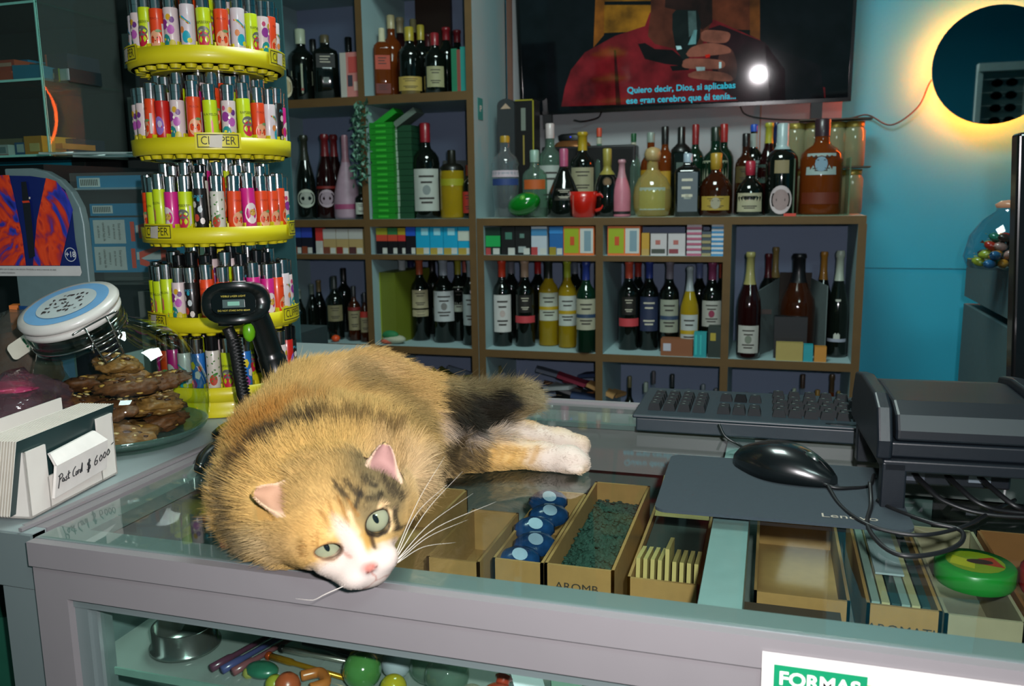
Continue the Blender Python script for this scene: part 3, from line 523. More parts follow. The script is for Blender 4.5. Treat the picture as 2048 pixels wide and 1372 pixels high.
pack('carton', 'pink and white carton with red print beside the black bottles, top shelf', 'box', 683, 731, 104, Z1, 2.72, .05, 'b8756e', [(0, 0, .25, 1, 'a9a89e'), (.3, .25, .5, .5, '3c3a44'), (.35, .55, .9, .9, 'b04a44'), (.55, .15, .95, .35, 'c3a89c')])
for k, (x0, x1, t, c, n) in enumerate(((904, 915, 97, '1f6b4c', 'green folder leaning left'), (915, 922, 99, '7a3f34', 'thin reddish folder between the green ones'), (922, 938, 93, '1f7a72', 'teal folder against the right panel'))): pack('folder', n+' on the top shelf', 'folder', x0, x1, t, Z1, 2.72, .2, c)
pack('wooden_board', 'dark brown board standing upright behind the top shelf bottles', 'board', 836, 905, -60, Z1, 3.03, .02, '2c1c12')
zz = Z2
n = 16; zt = at(768, 244, Y=2.72).z; hh = (zt-Z2)/n
for k in range(n):
    o = pack('green_box', f"bright green small box, {['lowest','second','third','fourth','fifth','sixth','seventh','eighth','ninth','tenth','eleventh','twelfth','thirteenth','fourteenth','fifteenth','topmost'][k]} from below in the bright stack", 'box', 746, 791, 430, Z2, 2.715, .07, '13781a', group='bright green boxes in the front stack')
    sc = hh*.96/.02; me = o.data
    for v in me.vertices: v.co.z = (hh*.95 if v.co.z > 1e-5 else 0)
    o.location.z = Z2+k*hh; o.location.x += random.uniform(-.001, .001)
    b = MB(); b.box(-.02, -.0008, hh*.25, .018, .0, hh*.6, mat('2fa52c', .5)); q = b.build('printed_band', o)
n = 15; zt = at(800, 250, Y=2.74).z; hh = (zt-Z2)/n
for k in range(n):
    b = MB(); b.box(-.035, 0, 0, .035, .12, hh*.94, mat('123a24', .5), fm={'f': mat('143f26', .5)}); b.box(-.035, -.0006, 0, -.018, .0, hh*.9, mat('8aa08e', .5)); o = b.build('green_box'); o.location = (at(810, 430, Y=2.74).x+random.uniform(-.002, .002), 2.74, Z2+k*hh)
    tag(o, f"dark green small box with pale edge, {['lowest','second','third','fourth','fifth','sixth','seventh','eighth','ninth','tenth','eleventh','twelfth','thirteenth','fourteenth','topmost'][k]} from below in the dark stack", 'box', 'dark green boxes in the second stack')
b = MB(); b.box(-.045, 0, 0, .045, .07, .02, mat('1c8a24', .5)); o = b.build('green_box'); o.location = at(772, 241, Y=2.72); o.rotation_euler.y = math.radians(-32); tag(o, 'bright green box leaning on top of the green stack', 'box')
b = MB(); b.box(-.045, 0, 0, .045, .07, .02, mat('5c6a60', .5)); o = b.build('grey_box'); o.location = at(812, 240, Y=2.73); o.rotation_euler.y = math.radians(-32); tag(o, 'grey box leaning on top of the dark green stack', 'box')
b = MB(); b.box(-.06, 0, 0, .06, .1, .2, mat('15201f', .6)); o = b.build('carton'); o.location = (at(922, 420, Y=2.9).x, 2.9, Z2); o.rotation_euler.z = .3; tag(o, 'dark carton behind the yellow liquor bottle', 'box')
# garland on the divider
b = MB(); gm = [mat('234f38', .7), mat('1a3d2c', .7), mat('5f8f78', .6)]
for k in range(190):
    p = at(720+random.uniform(-13, 15)*(1-.2*math.sin(k*.2)), 206+k*.84, Y=2.683+random.uniform(-.006, .006)); a = random.uniform(0, 6.28); s_ = .013
    q = [(0, 0, 0), (s_*math.cos(a)-.3*s_*math.sin(a), random.uniform(-.006, .004), s_*math.sin(a)+.3*s_*math.cos(a)), (1.7*s_*math.cos(a), -.003, 1.7*s_*math.sin(a)), (s_*math.cos(a)+.3*s_*math.sin(a), random.uniform(-.006, .004), s_*math.sin(a)-.3*s_*math.cos(a))]
    b.raw(q, [(0, 1, 2, 3)], gm[k % 3], tr(p))
for k in range(8): b.ball(at(722+random.uniform(-8, 8), 215+k*19, Y=2.68), .005, mat('7f9a8c', .4), 8)
b.tube([at(720, 204, Y=2.69), at(722, 365, Y=2.69)], .002, gm[1], 6); tag(b.build('garland'), 'green leafy garland hanging down the shelf divider', 'garland', kind='stuff')
# pack row
g = 'packs in the narrow shelf row'
R4 = 'first compartment of the narrow row'
L = [(570, 584, 457, 'b5302c', [(0, 0, 1, .5, 'a9aaa4')], 'red and white pack at the left end of the narrow row'),
 (586, 604, 455, '0f1220', [(0, .62, 1, 1, '2a4ea6'), (0, .0, .5, .28, '7a3a22')], 'black pack with blue top, first of the dark pair'),
 (605, 626, 455, '0f1220', [(0, .62, 1, 1, '2c3f9c'), (0, .0, .5, .28, '7a3a22')], 'black pack with indigo top, second of the dark pair'),
 (633, 647, 456, 'b5302c', [(0, 0, 1, .5, 'a9aaa4')], 'red and white pack between the dark and gold packs'),
 (648, 673, 458, 'a08a5a', [(0, .6, 1, 1, 'a9aaa4'), (0, .0, .5, .28, '6a3a2a')], 'gold and white pack, left of the three'),
 (674, 698, 458, 'a08a5a', [(0, .6, 1, 1, 'a9aaa4'), (0, .0, .5, .28, '7a2a22')], 'gold and white pack, middle of the three'),
 (699, 727, 458, 'a08a5a', [(0, .6, 1, 1, 'a9aaa4'), (0, .0, .5, .28, '4a2a2a')], 'gold and white pack, right of the three against the divider'),
 (754, 776, 456, '0c0c10', [(0, .72, 1, 1, '8a8a22'), (0, .5, 1, .74, 'b5402c')], 'black pack with red and yellow top, leftmost of three'),
 (777, 796, 456, '0c0c10', [(0, .72, 1, 1, '2c6a3a'), (0, .5, 1, .74, 'b5402c')], 'black pack with red and green top, middle of three'),
 (797, 812, 456, '0c0c10', [(0, .72, 1, 1, '9a8a22'), (0, .5, 1, .74, 'b5302c')], 'black pack with red and yellow top, rightmost of three'),
 (813, 832, 454, '0c0c14', [(0, .68, 1, 1, '1c4cae')], 'black pack with blue top beside the turquoise packs'),
 (833, 860, 453, '0f93b8', [(0, .0, .55, .24, 'a08a3a'), (.4, .7, .9, .95, '8ac8d4')], 'turquoise pack, leftmost of the four'),
 (861, 887, 453, '0f93b8', [(0, .0, .55, .24, 'a08a3a'), (.3, .7, .8, .95, '8ac8d4')], 'turquoise pack, second of the four'),
 (888, 916, 453, '0f93b8', [(0, .0, .55, .24, 'a08a3a'), (.3, .7, .8, .95, '8ac8d4')], 'turquoise pack, third of the four'),
 (917, 947, 453, '0f93b8', [(0, .0, .55, .24, 'a08a3a'), (0, .5, 1, .85, 'b4bcae')], 'turquoise pack with white sticker, rightmost of the four'),
 (969, 1001, 455, '0d2a20', [(.1, .3, 1, .7, '14964a'), (.1, 0, .4, .25, 'a03a3a')], 'black and green pack left of the dark ringed packs'),
 (1003, 1030, 450, '0b100f', [(.3, .55, .8, .8, '3a6a5a'), (.5, 0, 1, .25, 'b0b4b0')], 'black pack with pale ring emblem, left one'),
 (1031, 1061, 450, '0b100f', [(.3, .6, .6, .75, '55756c'), (.2, .08, .7, .3, '8f9a98')], 'black pack with pale emblem, right one'),
 (1063, 1094, 449, 'aab4bc', [(0, .68, 1, .92, '3a78a0'), (0, 0, .4, .28, 'a03a3a')], 'white pack with blue header between black and blue packs'),
 (1099, 1126, 450, '185a94', [(0, 0, .5, .28, '8a7a22'), (0, .75, 1, .95, '2c7ab8')], 'blue pack left of the orange and green carton')]
for x0, x1, t, c, bd, lb in L: pack(P, lb, 'pack', x0, x1, t, Z3, 2.715, .022, c, bd+[(.55, .02, .95, .24, 'b4b6ae')], g)
for x0, x1, nm in ((1127, 1188, 'left of the divider'), (1215, 1280, 'right of the divider')): pack('rolling_paper_carton', 'orange, green and white rolling paper carton standing '+nm, 'carton', x0, x1, 452, Z3, 2.71, .05, 'c8652c', [(.03, .08, .5, .93, '8a9a14'), (.55, .08, .97, .93, 'b6bab4'), (.22, .35, .36, .65, 'b5481c'), (.68, .15, .9, .85, '6f8a94')])
pack(P, 'yellow pack right of the orange carton', 'pack', 1283, 1298, 466, Z3, 2.715, .022, 'b0882a', [(0, 0, 1, .3, 'a88a4a')], g)
pack(P, 'white pack with red bird mark, left one', 'pack', 1301, 1333, 467, Z3, 2.72, .03, 'b3aeae', [(.3, .5, .6, .7, 'a05a52'), (.05, .1, .9, .3, '3a4038')], g)
pack(P, 'white pack with red bird mark, right one beside the pink stack', 'pack', 1336, 1370, 467, Z3, 2.72, .03, 'b3aeae', [(.3, .5, .6, .7, 'a05a52'), (.05, .1, .6, .3, '7a3038')], g)
Zb = 1.115
for (x0, x1, n, c, c2, nm, y0) in ((1373, 1402, 6, 'b5aeb2', 'a0506a', 'pink and white', 448), (1422, 1450, 7, 'b4b8bc', '2a7aa8', 'blue and white', 448), (1403, 1421, 4, '33424c', '8a8058', 'dark and gold', 462)):
    xa, xb = at(x0, 515, Y=2.715).x, at(x1, 515, Y=2.715).x; h = (at((x0+x1)/2, y0, Y=2.715).z-Z3)/n
    for k in range(n):
        b = MB(); b.box(xa, 2.715, Z3+k*h, xb, 2.78, Z3+(k+.93)*h, mat(c, .5)); b.box(xa, 2.7145, Z3+k*h, xb, 2.7152, Z3+(k+.45)*h, mat(c2, .5))
        tag(b.build('small_packet'), f"{nm} small packet, {['lowest', 'second', 'third', 'fourth', 'fifth', 'sixth', 'seventh'][k]} from below in its stack", 'packet', f'{nm} packets stacked in the narrow row')
pack('carton', 'olive green carton standing at the left of the wine compartment', 'box', 757, 796, 545, Z4, 2.75, .25, '5f6a1c', [(.0, 0, .2, 1, '7a8a1c')], rz=-.15)
b = MB(); b.ball((0, 0, .016), .045, mat('9aa08a', .7, bump=.3), 14, sc=(1, .6, .36)); b.ball((-.012, -.004, .03), .03, mat('1c6a3c', .7), 12, sc=(1.1, .6, .6)); b.ball((-.02, -.016, .010), .022, mat('b0503c', .7), 10, sc=(1.2, .5, .4)); o = b.build('folded_cloth'); o.location = at(786, 680, Z=Z4); o.location = (at(786, 680, Y=2.73).x, 2.74, Z4); tag(o, 'small green, white and red folded cloth in front of the wine bottles', 'cloth')
def blob(px, py, z, Y, r, c, nm, lb, sc=(1, 1, .8)):
    b = MB(); b.ball((0, 0, r*sc[2]), r, mat(c, .4), 14, sc=sc); b.ball((0, 0, r*sc[2]*2), r*.2, mat('3a2a14'), 6); o = b.build(nm); o.location = (at(px, py, Y=Y).x, Y, z); return tag(o, lb, nm.replace('_', ' '))
blob(671, 668, Z4, 2.73, .016, 'c8481c', 'ornament', 'orange ball ornament in the shadowy left compartment'); blob(610, 666, Z4, 2.73, .022, '5a1410', 'ornament', 'dark red flat ornament at the left of the shadowy compartment', (1.1, 1, .5))
blob(647, 668, Z4, 2.74, .014, '8a6a22', 'ornament', 'small golden ornament left of the orange ball', (1.2, 1, .5)); blob(574, 655, Z4, 2.74, .025, '1c4a30', 'ornament', 'green ornament beside the lighter stand', (1, 1, 1))
pack('carton', 'brown flat carton with a white mark lying in front of the wine', 'box', 1321, 1385, 679, Z4, 2.71, .05, '7a4a2c', [(.08, .3, .32, .75, 'a9aab4')]); pack('packet', 'teal striped packet standing between the brown and dark cartons', 'packet', 1387, 1412, 665, Z4, 2.705, .03, '16868a', [(.1, .1, .25, .9, '2ca8a4'), (.5, .1, .6, .9, '2ca8a4')]); pack('carton', 'dark green carton with yellow square in the right wine compartment', 'box', 1415, 1446, 654, Z4, 2.71, .05, '1a2a24', [(.15, .55, .5, .8, '9a8a2c')])
# open gift box around the amber bottle
b = MB(); gm = mat('5f6c6c', .7)
A = [at(1515, 582, Y=2.76), at(1558, 556, Y=2.93)]; b.raw([(A[0].x, A[0].y, Z4), (A[1].x, A[1].y, Z4), A[1], A[0], (A[0].x+.002, A[0].y, Z4), (A[1].x+.002, A[1].y, Z4), A[1]+Vector((.002, 0, 0)), A[0]+Vector((.002, 0, 0))], [(0, 1, 2, 3), (7, 6, 5, 4), (3, 2, 6, 7), (0, 3, 7, 4)], gm)
A = [at(1655, 572, Y=2.76), at(1622, 556, Y=2.93)]; b.raw([(A[0].x, A[0].y, Z4), (A[1].x, A[1].y, Z4), A[1], A[0], (A[0].x+.002, A[0].y, Z4), (A[1].x+.002, A[1].y, Z4), A[1]+Vector((.002, 0, 0)), A[0]+Vector((.002, 0, 0))], [(0, 1, 2, 3), (7, 6, 5, 4), (3, 2, 6, 7), (0, 3, 7, 4)], gm)
b.box(at(1558, 600, Y=2.93).x, 2.93, Z4, at(1622, 600, Y=2.93).x, 2.935, at(1590, 545, Y=2.93).z, mat('241a12', .7)); b.box(at(1524, 600, Y=2.755).x, 2.768, .93, at(1524, 600, Y=2.755).x+.03, 2.77, .945, mat('2a1d18'))
tag(b.build('gift_box'), 'open grey gift box with spread flaps around the large amber bottle', 'box')
pack('carton', 'black carton in front of the amber gift-boxed bottle', 'box', 1546, 1612, 634, Z4, 2.745, .04, '0d1216', [(0, .45, 1, .5, '060809')]); pack('carton', 'small gold box at the front of the last compartment', 'box', 1551, 1605, 686, Z4, 2.705, .03, '9a8a4c'); pack('packet', 'tiny teal packet right of the small gold box', 'packet', 1606, 1625, 690, Z4, 2.705, .03, '1a8a94'); pack('packet', 'tiny orange packet right of the teal one', 'packet', 1628, 1652, 694, Z4, 2.705, .03, 'b0782c')
# ---- things on top of the low unit
def arch_box(px0, px1, top, Y, lb):
    xa, xb = at(px0, 330, Y=Y).x, at(px1, 330, Y=Y).x; zt = at(px0, top, Y=Y).z; w = (xb-xa)/2; h = zt-Z2
    t = thing('bottle_box', lb, 'box', ((xa+xb)/2, Y, Z2)); b = MB(); P_ = [(-w, 0), (w, 0), (w, h-w*.7)]+[(w*math.cos(a), h-w*.7+w*.7*math.sin(a)) for a in (.4, .8, 1.2, PI/2, 1.9, 2.3, 2.7)]+[(-w, h-w*.7)]
    b.prism(P_, -.09, 0, mat('23282a', .5), rot('X', 90)); b.build('carton_body', t); b = MB(); b.prism([(-w*.6, h-w*1.1), (w*.6, h-w*1.1), (w*.3, h-w*.8), (0, h-w*.5), (-w*.3, h-w*.8)], 0, .0012, mat('a08a74', .5), rot('X', 90)); b.build('emblem', t)
arch_box(996, 1030, 198, 2.86, 'tall dark grey arched bottle box left of the gold-framed one')
t = thing('bottle_box', 'tall black bottle box with thin gold frame and silver emblem', 'box', (at(1050, 330, Y=2.87).x, 2.87, Z2)); w = .033; h = at(1050, 199, Y=2.87).z-Z2
b = MB(); b.box(-w, 0, 0, w, .08, h, mat('0b0c0c', .4)); b.build('carton_body', t); b = MB(); gd = mat('a0982c', .4, .3)
b.box(w-.004, -.002, 0, w, 0, h, gd); b.box(-w, -.002, h-.004, w, 0, h, gd); b.build('gold_frame', t); b = MB(); b.box(-.012, -.0015, h*.74, .004, 0, h*.93, mat('6a7268', .4)); b.box(-.006, -.0015, h*.45, -.001, 0, h*.7, mat('8a7a3a', .4)); b.build('emblem', t)
t = thing('speaker_box', 'black boxy speaker standing behind the mug and the pink bottle', 'speaker', (at(1190, 420, Y=3.0).x, 2.97, Z2)); xa = at(1084, 400, Y=2.97).x-t.location.x; xb = at(1270, 400, Y=2.97).x-t.location.x; h = at(1190, 291, Y=2.97).z-Z2
b = MB(); b.box(xa, 0, 0, xb, .08, h, mat('0c0d0e', .35)); b.build('housing', t, bevel=.006); b = MB(); b.box(xa+.012, -.003, .015, xb-.012, .0, h-.015, mat('070808', .8, bump=.6, scale=500)); b.build('grille', t)
t = thing('copper_pot', 'copper barrel-shaped pot with black lid behind the shelf-top bottles', 'pot', (at(1142, 300, Y=3.0).x, 3.02, at(1142, 300, Y=3.02).z)); t.location.z = Z2+.18
b = MB(); b.lathe([(.03, -.01), (.07, .0), (.078, .02), (.078, .05), (.06, .075), (.045, .082)], mat('8a5a34', .25, .6), 24, sy=.5); b.build('pot_body', t); b = MB(); b.lathe([(.05, .083), (.052, .1), (.04, .106), (.0001, .108)], BLK, 24, sy=.5); b.ball((.0, -.027, .094), .003, mat('2233c0', .4, emit=1.5), 6); b.build('lid', t)
b = MB(); b.box(-.06, -.02, -.18+.0, .06, .02, -.01, mat('101212', .5)); b.build('stand', t)
t = thing('red_mug', 'bright red coffee mug with handle on the low shelf top', 'mug', (at(1166, 434, Y=2.74).x, 2.745, Z2)); RM = mat('b01a0c', .3, coat=.4)
h = at(1166, 383, Y=2.74).z-Z2; b = MB(); b.lathe([(.03, 0), (.036, .004), (.043, h*.6), (.0455, h), (.0425, h), (.038, h*.5), (.03, .01), (.0001, .008)], RM, 28); b.build('mug_body', t)
b = MB(); b.tube(spline([(.042, 0, h*.85), (.06, 0, h*.86), (.068, 0, h*.62), (.06, 0, h*.35), (.04, 0, h*.25)]), .0055, RM, 8); b.build('handle', t); b = MB(); b.decal([(-.003, -.03), (.003, -.03), (.003, .03), (-.003, .03)], mat('b05a50'), .0445, math.radians(-125), h*.5, n=2); b.build('printed_lettering', t)
gb = MB(); gm = mat('0f6a1c', .12, coat=.5)
gb.ball((0, 0, .035), .055, gm, 20, T=rot('Y', -18), sc=(1.05, .8, .66)); gb.ball((.01, -.03, .05), .012, mat('5a9a3a', .2), 8, T=rot('Y', -18)); o = gb.build('glass_bowl'); o.location = (at(1052, 430, Y=2.73).x, 2.745, Z2+.012); tag(o, 'glossy green avocado-like glass bowl lying on the low shelf top', 'bowl')
b = MB(); b.box(0, 0, 0, .035, .012, .008, mat('b5301c', .5)); o = b.build('packet'); o.location = (at(1567, 437, Y=2.71).x, 2.703, Z2); tag(o, 'tiny red packet lying at the front edge below the oval label', 'packet')
t = thing('acrylic_bottle_stand', 'clear acrylic stand around the large amber whisky bottle', 'stand', (at(1638, 430, Y=2.8).x, 2.8, Z2)); b = MB(); w = .078
for s in (-1, 1): b.box(s*w-.002, -.07, .001, s*w+.002, .07, .17, glass('b5cfae', dens=.15))
b.box(-w, -.07, .0, w, .07, .003, glass('b5cfae', dens=.15)); b.build('stand_panel', t)
JB = glass('b8b890', dens=.35)
for (px, Yj, top, z0) in ((1586, 3.0, 244, Z2+.15), (1622, 3.0, 246, Z2+.15), (1665, 3.0, 244, Z2+.15), (1702, 3.0, 243, Z2+.15), (1702, 3.0, 340, Z2), (1665, 3.0, 340, Z2), (1622, 3.0, 340, Z2), (1586, 3.0, 340, Z2)):
    t = thing('spice_jar', f"pale golden glass jar in the {'upper' if z0 > Z2 else 'lower'} row, {['first', 'second', 'third', 'rightmost'][[1586, 1622, 1665, 1702].index(px)]} behind the amber whisky", 'jar', (at(px, 400, Y=Yj).x, Yj, z0), group='golden jars stacked at the right end'); h = .145
    b = MB(); b.lathe([(.03, 0), (.034, .005), (.034, h-.035), (.028, h-.022)], JB, 18); b.build('jar_body', t); b = MB(); b.lathe([(.029, h-.022), (.03, h-.018), (.03, h-.004), (.0001, h-.003)], mat('8f8038', .35, .4), 18); b.build('lid', t)
    b = MB(); b.lathe([(.03, .004), (.031, .05)], mat('5a4634', .7), 14); b.build('filling', t)
b = MB(); b.box(-.17, -.05, 0, .05, .03, .004, mat('3a2f22', .6)); o = b.build('shelf_plate'); o.location = (at(1702, 400, Y=3.0).x, 3.0, Z2+.1455); tag(o, 'thin brown plate between the two rows of golden jars', 'plate')
o = b.build('shelf_plate'); o.location = (at(1702, 400, Y=3.0).x, 3.0, Z2+.296); tag(o, 'thin brown plate lying on the upper golden jars', 'plate')
# clutter in the low compartments
for k in range(9):
    a = random.uniform(-.5, .5); b = MB(); b.box(-.1, 0, 0, .1, .016, .012, mat(['6a4024', '8a5a34', '4a2c18'][k % 3], .7)); o = b.build('wooden_stick'); o.location = (-.72+random.uniform(-.07, .07), 2.8+.02*k, .44+.021*k); o.rotation_euler = (0, a*.6, a); tag(o, f"brown wooden stick, {['lowest', 'second', 'third', 'fourth', 'fifth', 'sixth', 'seventh', 'eighth', 'topmost'][k]} in the heap below the wine shelf", 'stick', 'sticks heaped in the low compartment')
for k in range(10):
    c = ['5f6a7a', '8a8f90', '7a1c34', '2a3a5a', 'a07a4a'][k % 5]; n_ = ['slate', 'pale grey', 'dark red', 'navy', 'tan'][k % 5]; b = MB(); b.box(-.05, 0, 0, .05, .06, .012, mat(c, .7)); o = b.build('card_packet'); o.location = (-.74+.05*(k % 5), 2.76+.1*(k//5), .62+.03*(k % 3)); o.rotation_euler = (0, random.uniform(-.4, .4), random.uniform(-.5, .5)); tag(o, f"{n_} small packet in the {'front' if k < 5 else 'back'} of the cluttered low compartment", 'packet', 'packets in the cluttered low compartment')
b = MB(); b.box(-.17, 0, 0, .17, .22, .19, mat('2a3434', .8)); o = b.build('carton'); o.location = (-.73, 2.75, .42); tag(o, 'dark carton under the clutter of the low compartment', 'box')
b = MB(); b.box(-.17, 0, 0, .17, .22, .22, mat('1e2a28', .8)); o = b.build('carton'); o.location = (-1.15, 2.75, .42); tag(o, 'dark carton in the low compartment behind the cat', 'box')
for k in range(7):
    b = MB(); c = ['6a6a22', '4a4a1c', '55606e', '3a3a1a'][k % 4]; b.box(-.06, 0, 0, .06, .01, .03, mat(c, .6)); o = b.build('pouch'); o.location = (-1.13+.035*k, 2.78+.02*(k % 3), .645+.01*(k % 3)); o.rotation_euler = (0, .5-.16*k, .2*k-.6); tag(o, f"{['olive', 'dark olive', 'grey-blue', 'brown-green'][k % 4]} pouch behind the cat's tail, {['first', 'second', 'third', 'fourth', 'fifth', 'sixth', 'seventh'][k]} from the left", 'pouch', 'pouches in the compartment behind the cat')
# ---------------------------------------------------------------- main glass counter
CT = thing('glass_counter', 'grey aluminium counter with a glass top on which the cat lies', 'counter', (-.64, .575, 0))
def cb(): b = MB(); b.T = tr(.64, -.575, 0); return b
X0, X1, Y0, Y1 = -.64, .74, .575, 1.207
AL = mat('7b7779', .42, .2, var=.05, scale=20, bump=.05); ALT = mat('6c7878', .35, .3, var=.05, scale=20)
b = cb(); b.box(X0, Y0, .945, X1, Y0+.02, .985, AL); b.box(X0, Y0-.004, .975, X1, Y0+.006, .998, AL); b.box(X0, Y0+.006, .985, X1, Y0+.034, .9985, ALT); b.box(X0, Y0+.006, .935, X1, Y0+.02, .945, ALT); b.build('front_rail', CT)
b = cb(); b.box(X0, Y1-.10, .93, X1, Y1, .990, AL); b.box(X0, Y1-.012, .99, X1, Y1, 1.004, AL); b.box(X0, Y1-.11, .992, X1, Y1-.10, .9985, ALT); b.build('rear_rail', CT)
b = cb(); b.box(X0+.0005, Y0+.0345, .93, X0+.02, Y1-.101, .9985, AL); b.box(X0+.02, Y0+.034, .985, X0+.036, Y1-.1, .9985, ALT); b.build('side_rail', CT)
for x, y in ((X0, Y0), (X0, Y1-.05), (X1-.05, Y0), (X1-.05, Y1-.05)):
    b = cb(); b.box(x, y, 0, x+.036, y+.036, .945, AL); b.box(x+.036, y+.0075, 0, x+.05, y+.03, .9345, ALT); b.box(x+.05, y+.012, 0, x+.056, y+.03, .9345, ALT); b.build('post', CT)
b = cb(); b.box(-.045, Y0+.03, .95, -.012, Y1-.1, .991, mat('6f8686', .4)); b.build('cross_bar', CT)
b = cb(); b.box(X0+.004, Y0+.008, .999, X1, Y1-.014, 1.0, glass('f3faf7', refl=1.0, rough=.03)); b.build('glass_top', CT)
b = cb(); b.box(X0+.056, Y0+.016, .05, X1-.05, Y0+.020, .94, glass('f0f8f5', rough=.02)); b.build('front_pane', CT)
SZ = .865
b = cb(); b.box(X0+.02, Y0+.028, SZ-.005, X1-.01, Y1-.02, SZ, glass('e6eeea', dens=.15)); b.box(X0+.02, Y0+.026, SZ-.006, X1-.01, Y0+.028, SZ+.001, mat('6d8a80', .2)); b.build('glass_shelf', CT)
b = cb(); b.box(X0+.01, Y1-.02, .05, X1, Y1-.01, .93, mat('4a5c5a', .6)); b.box(X0+.004, Y0+.04, .05, X0+.01, Y1-.02, .94, mat('5e7270', .6)); b.build('back_panel', CT)
b = cb(); b.box(X0+.02, Y0+.03, .60, X1-.01, Y1-.02, .62, mat('6f8078', .6)); b.box(X0+.02, Y0+.03, .02, X1-.01, Y1-.02, .06, mat('4f605a', .6)); b.build('lower_shelf', CT)
# sign on the front rail
t = thing('payment_sign', 'green and white payment sign stuck on the counter front at lower right', 'sign', (at(1525, 1302, Y=Y0-.005).x, Y0-.005, at(1525, 1302, Y=Y0-.005).z))
w = .30
b = MB(); b.box(0, -.001, -.20, w, 0, 0, mat('d2cfca', .4)); b.build('backing', t); b = MB(); b.box(.008, -.0016, -.19, .068, -.001, -.008, mat('0d7a52', .4)); b.box(.068, -.0016, -.19, w-.008, -.001, -.014, mat('8fae1e', .4)); b.box(.074, -.0018, -.18, w-.016, -.001, -.019, mat('cfcac4', .4))
b.build('printed_field', t)
b = MB(); T = frame((.0375, -.0022, -.0175), (1, 0, 0), (0, 0, 1), (0, -1, 0)); b.text('FORMAS', .0138, mat('d8dcd4', .4), T, bold=.03); b.text('PAGO', .0185, mat('b2c61e', .4), tr(0, 0, -.017) @ T, bold=.035); b.text('DE', .008, mat('d8dcd4', .4), tr(.0, 0, -.033) @ T, bold=.03); b.build('lettering', t)
# ---------------------------------------------------------------- left counter
LC = thing('side_counter', 'grey side counter carrying the lighter stand, jar and postcard box', 'counter', (-1.6, .585, 0))
b = MB(); b.T = tr(1.6, -.585, 0); b.box(-1.6, 1.22, .985, -.80, 1.6, .999, mat('7b8686', .5, var=.08, scale=10)); b.box(-1.6, .586, .985, -.648, 1.22, .999, mat('7b8686', .5, var=.08, scale=10)); b.build('counter_top', LC)
b = MB(); b.T = tr(1.6, -.585, 0); b.box(-1.6, .583, .945, -.648, .600, .998, ALT); b.box(-.676, .601, .905, -.646, 1.22, .9995, AL); b.box(-.664, .586, 1.0, -.660, 1.22, 1.003, AL); b.box(-.650, .59, .96, -.6415, 1.2, .990, ALT); b.build('rail', LC)
for x in (-.688, -1.6): b = MB(); b.T = tr(1.6, -.585, 0); b.box(x, .5835, 0, x+.040, .63, .944, ALT); b.build('post', LC)
b = MB(); b.T = tr(1.6, -.585, 0); b.box(-1.56, .6, .70, -.69, 1.2, .71, mat('3c4a48', .6)); b.box(-1.58, 1.2, 0, -.65, 1.22, .95, mat('2e3a3a', .7)); b.box(-.66, .63, 0, -.652, 1.19, .94, mat('3b4c4c', .7)); b.build('inner_shelf', LC)
t = thing('snack_bag', 'dark green and yellow packet with pale lettering behind the side counter glass', 'packet', (-.72, .64, .71), math.radians(20)); b = MB(); b.box(-.07, 0, 0, .02, .03, .17, mat('0f3a2c', .4)); b.build('packet_body', t)
b = MB(); b.box(.008, -.001, 0, .0195, .0, .15, mat('8a9a1c', .4)); b.box(-.07, -.001, 0, -.035, 0, .06, mat('a08a2a', .4)); b.text('NATURAL', .022, mat('8ac0b0', .4), frame((-.012, -.002, .07), (0, 0, -1), (1, 0, 0), (0, -1, 0)), bold=.02); b.build('print', t)
b = MB()
for k in range(6):
    for s in (0, 1): b.tube([(-.09+.02*k, -.003*s, 0), (-.07+.02*k+(.01 if s else -.01), -.002, .03), (-.09+.02*k, -.003*s, .06)], .0035, mat('8f1c22', .5), 6)
o = b.build('net_bag'); o.location = (-.70, .625, .64); tag(o, 'red netting bag low behind the side counter glass at left', 'net', kind='stuff')
# ---------------------------------------------------------------- goods under the glass top
def carton_open(lb, x0, x1, y0, y1, h, skew=0, face=None, txt=None, zb=SZ, m=CARD):
    t = thing('cardboard_box', lb, 'box', ((x0+x1)/2, y0, zb)); w = (x1-x0)/2; d = y1-y0; k = .003
    b = MB(); b.T = Matrix(((1, skew, 0, 0), (0, 1, 0, 0), (0, 0, 1, 0), (0, 0, 0, 1)))
    b.box(-w, 0, 0, w, d, k, m)
    for a in ((-w, 0, w, k), (-w, d-k, w, d), (-w, 0, -w+k, d), (w-k, 0, w, d)): b.box(a[0], a[1], 0, a[2], a[3], h, m)
    b.build('box_body', t)
    if face: b = MB(); b.box(-w*.96, -.0012, .003, w*.96, 0, h*face[1], mat(face[0], .5)); b.build('blue_panel', t)
    if txt: b = MB(); b.text(txt, .012, mat('2b2620', .8), frame((-.002, -.0015, h-.022), (1, 0, 0), (0, 0, 1), (0, -1, 0)), sx=1.1); b.build('handwriting', t)
    return t
carton_open('small empty cardboard box under the glass right beside the face of the cat', -.345, -.285, .80, .95, .055); carton_open('plain cardboard box holding blue packets right of the whiskers', -.270, -.215, .80, 1.02, .062, .0)
carton_open('cardboard box with handwritten word in front and dark contents', -.212, -.140, .795, 1.06, .065, txt='AROMB'); carton_open('cardboard box with turquoise front strip holding paper slips', -.125, -.055, .785, 1.06, .065, face=('1f7f92', .62))
carton_open('cardboard box right of the glass bar with a row of slim packs', .095, .158, .79, 1.02, .064, txt='AROMATI'); carton_open('pale cardboard box under the round green grinder', .162, .228, .80, 1.02, .058, m=mat('8f846a', .8)); carton_open('brown cardboard box at the right edge under the red tin', .232, .32, .80, 1.02, .060, m=mat('7a4c24', .8)); carton_open('worn cardboard box just right of the glass cross bar', -.005, .085, .83, 1.06, .045)
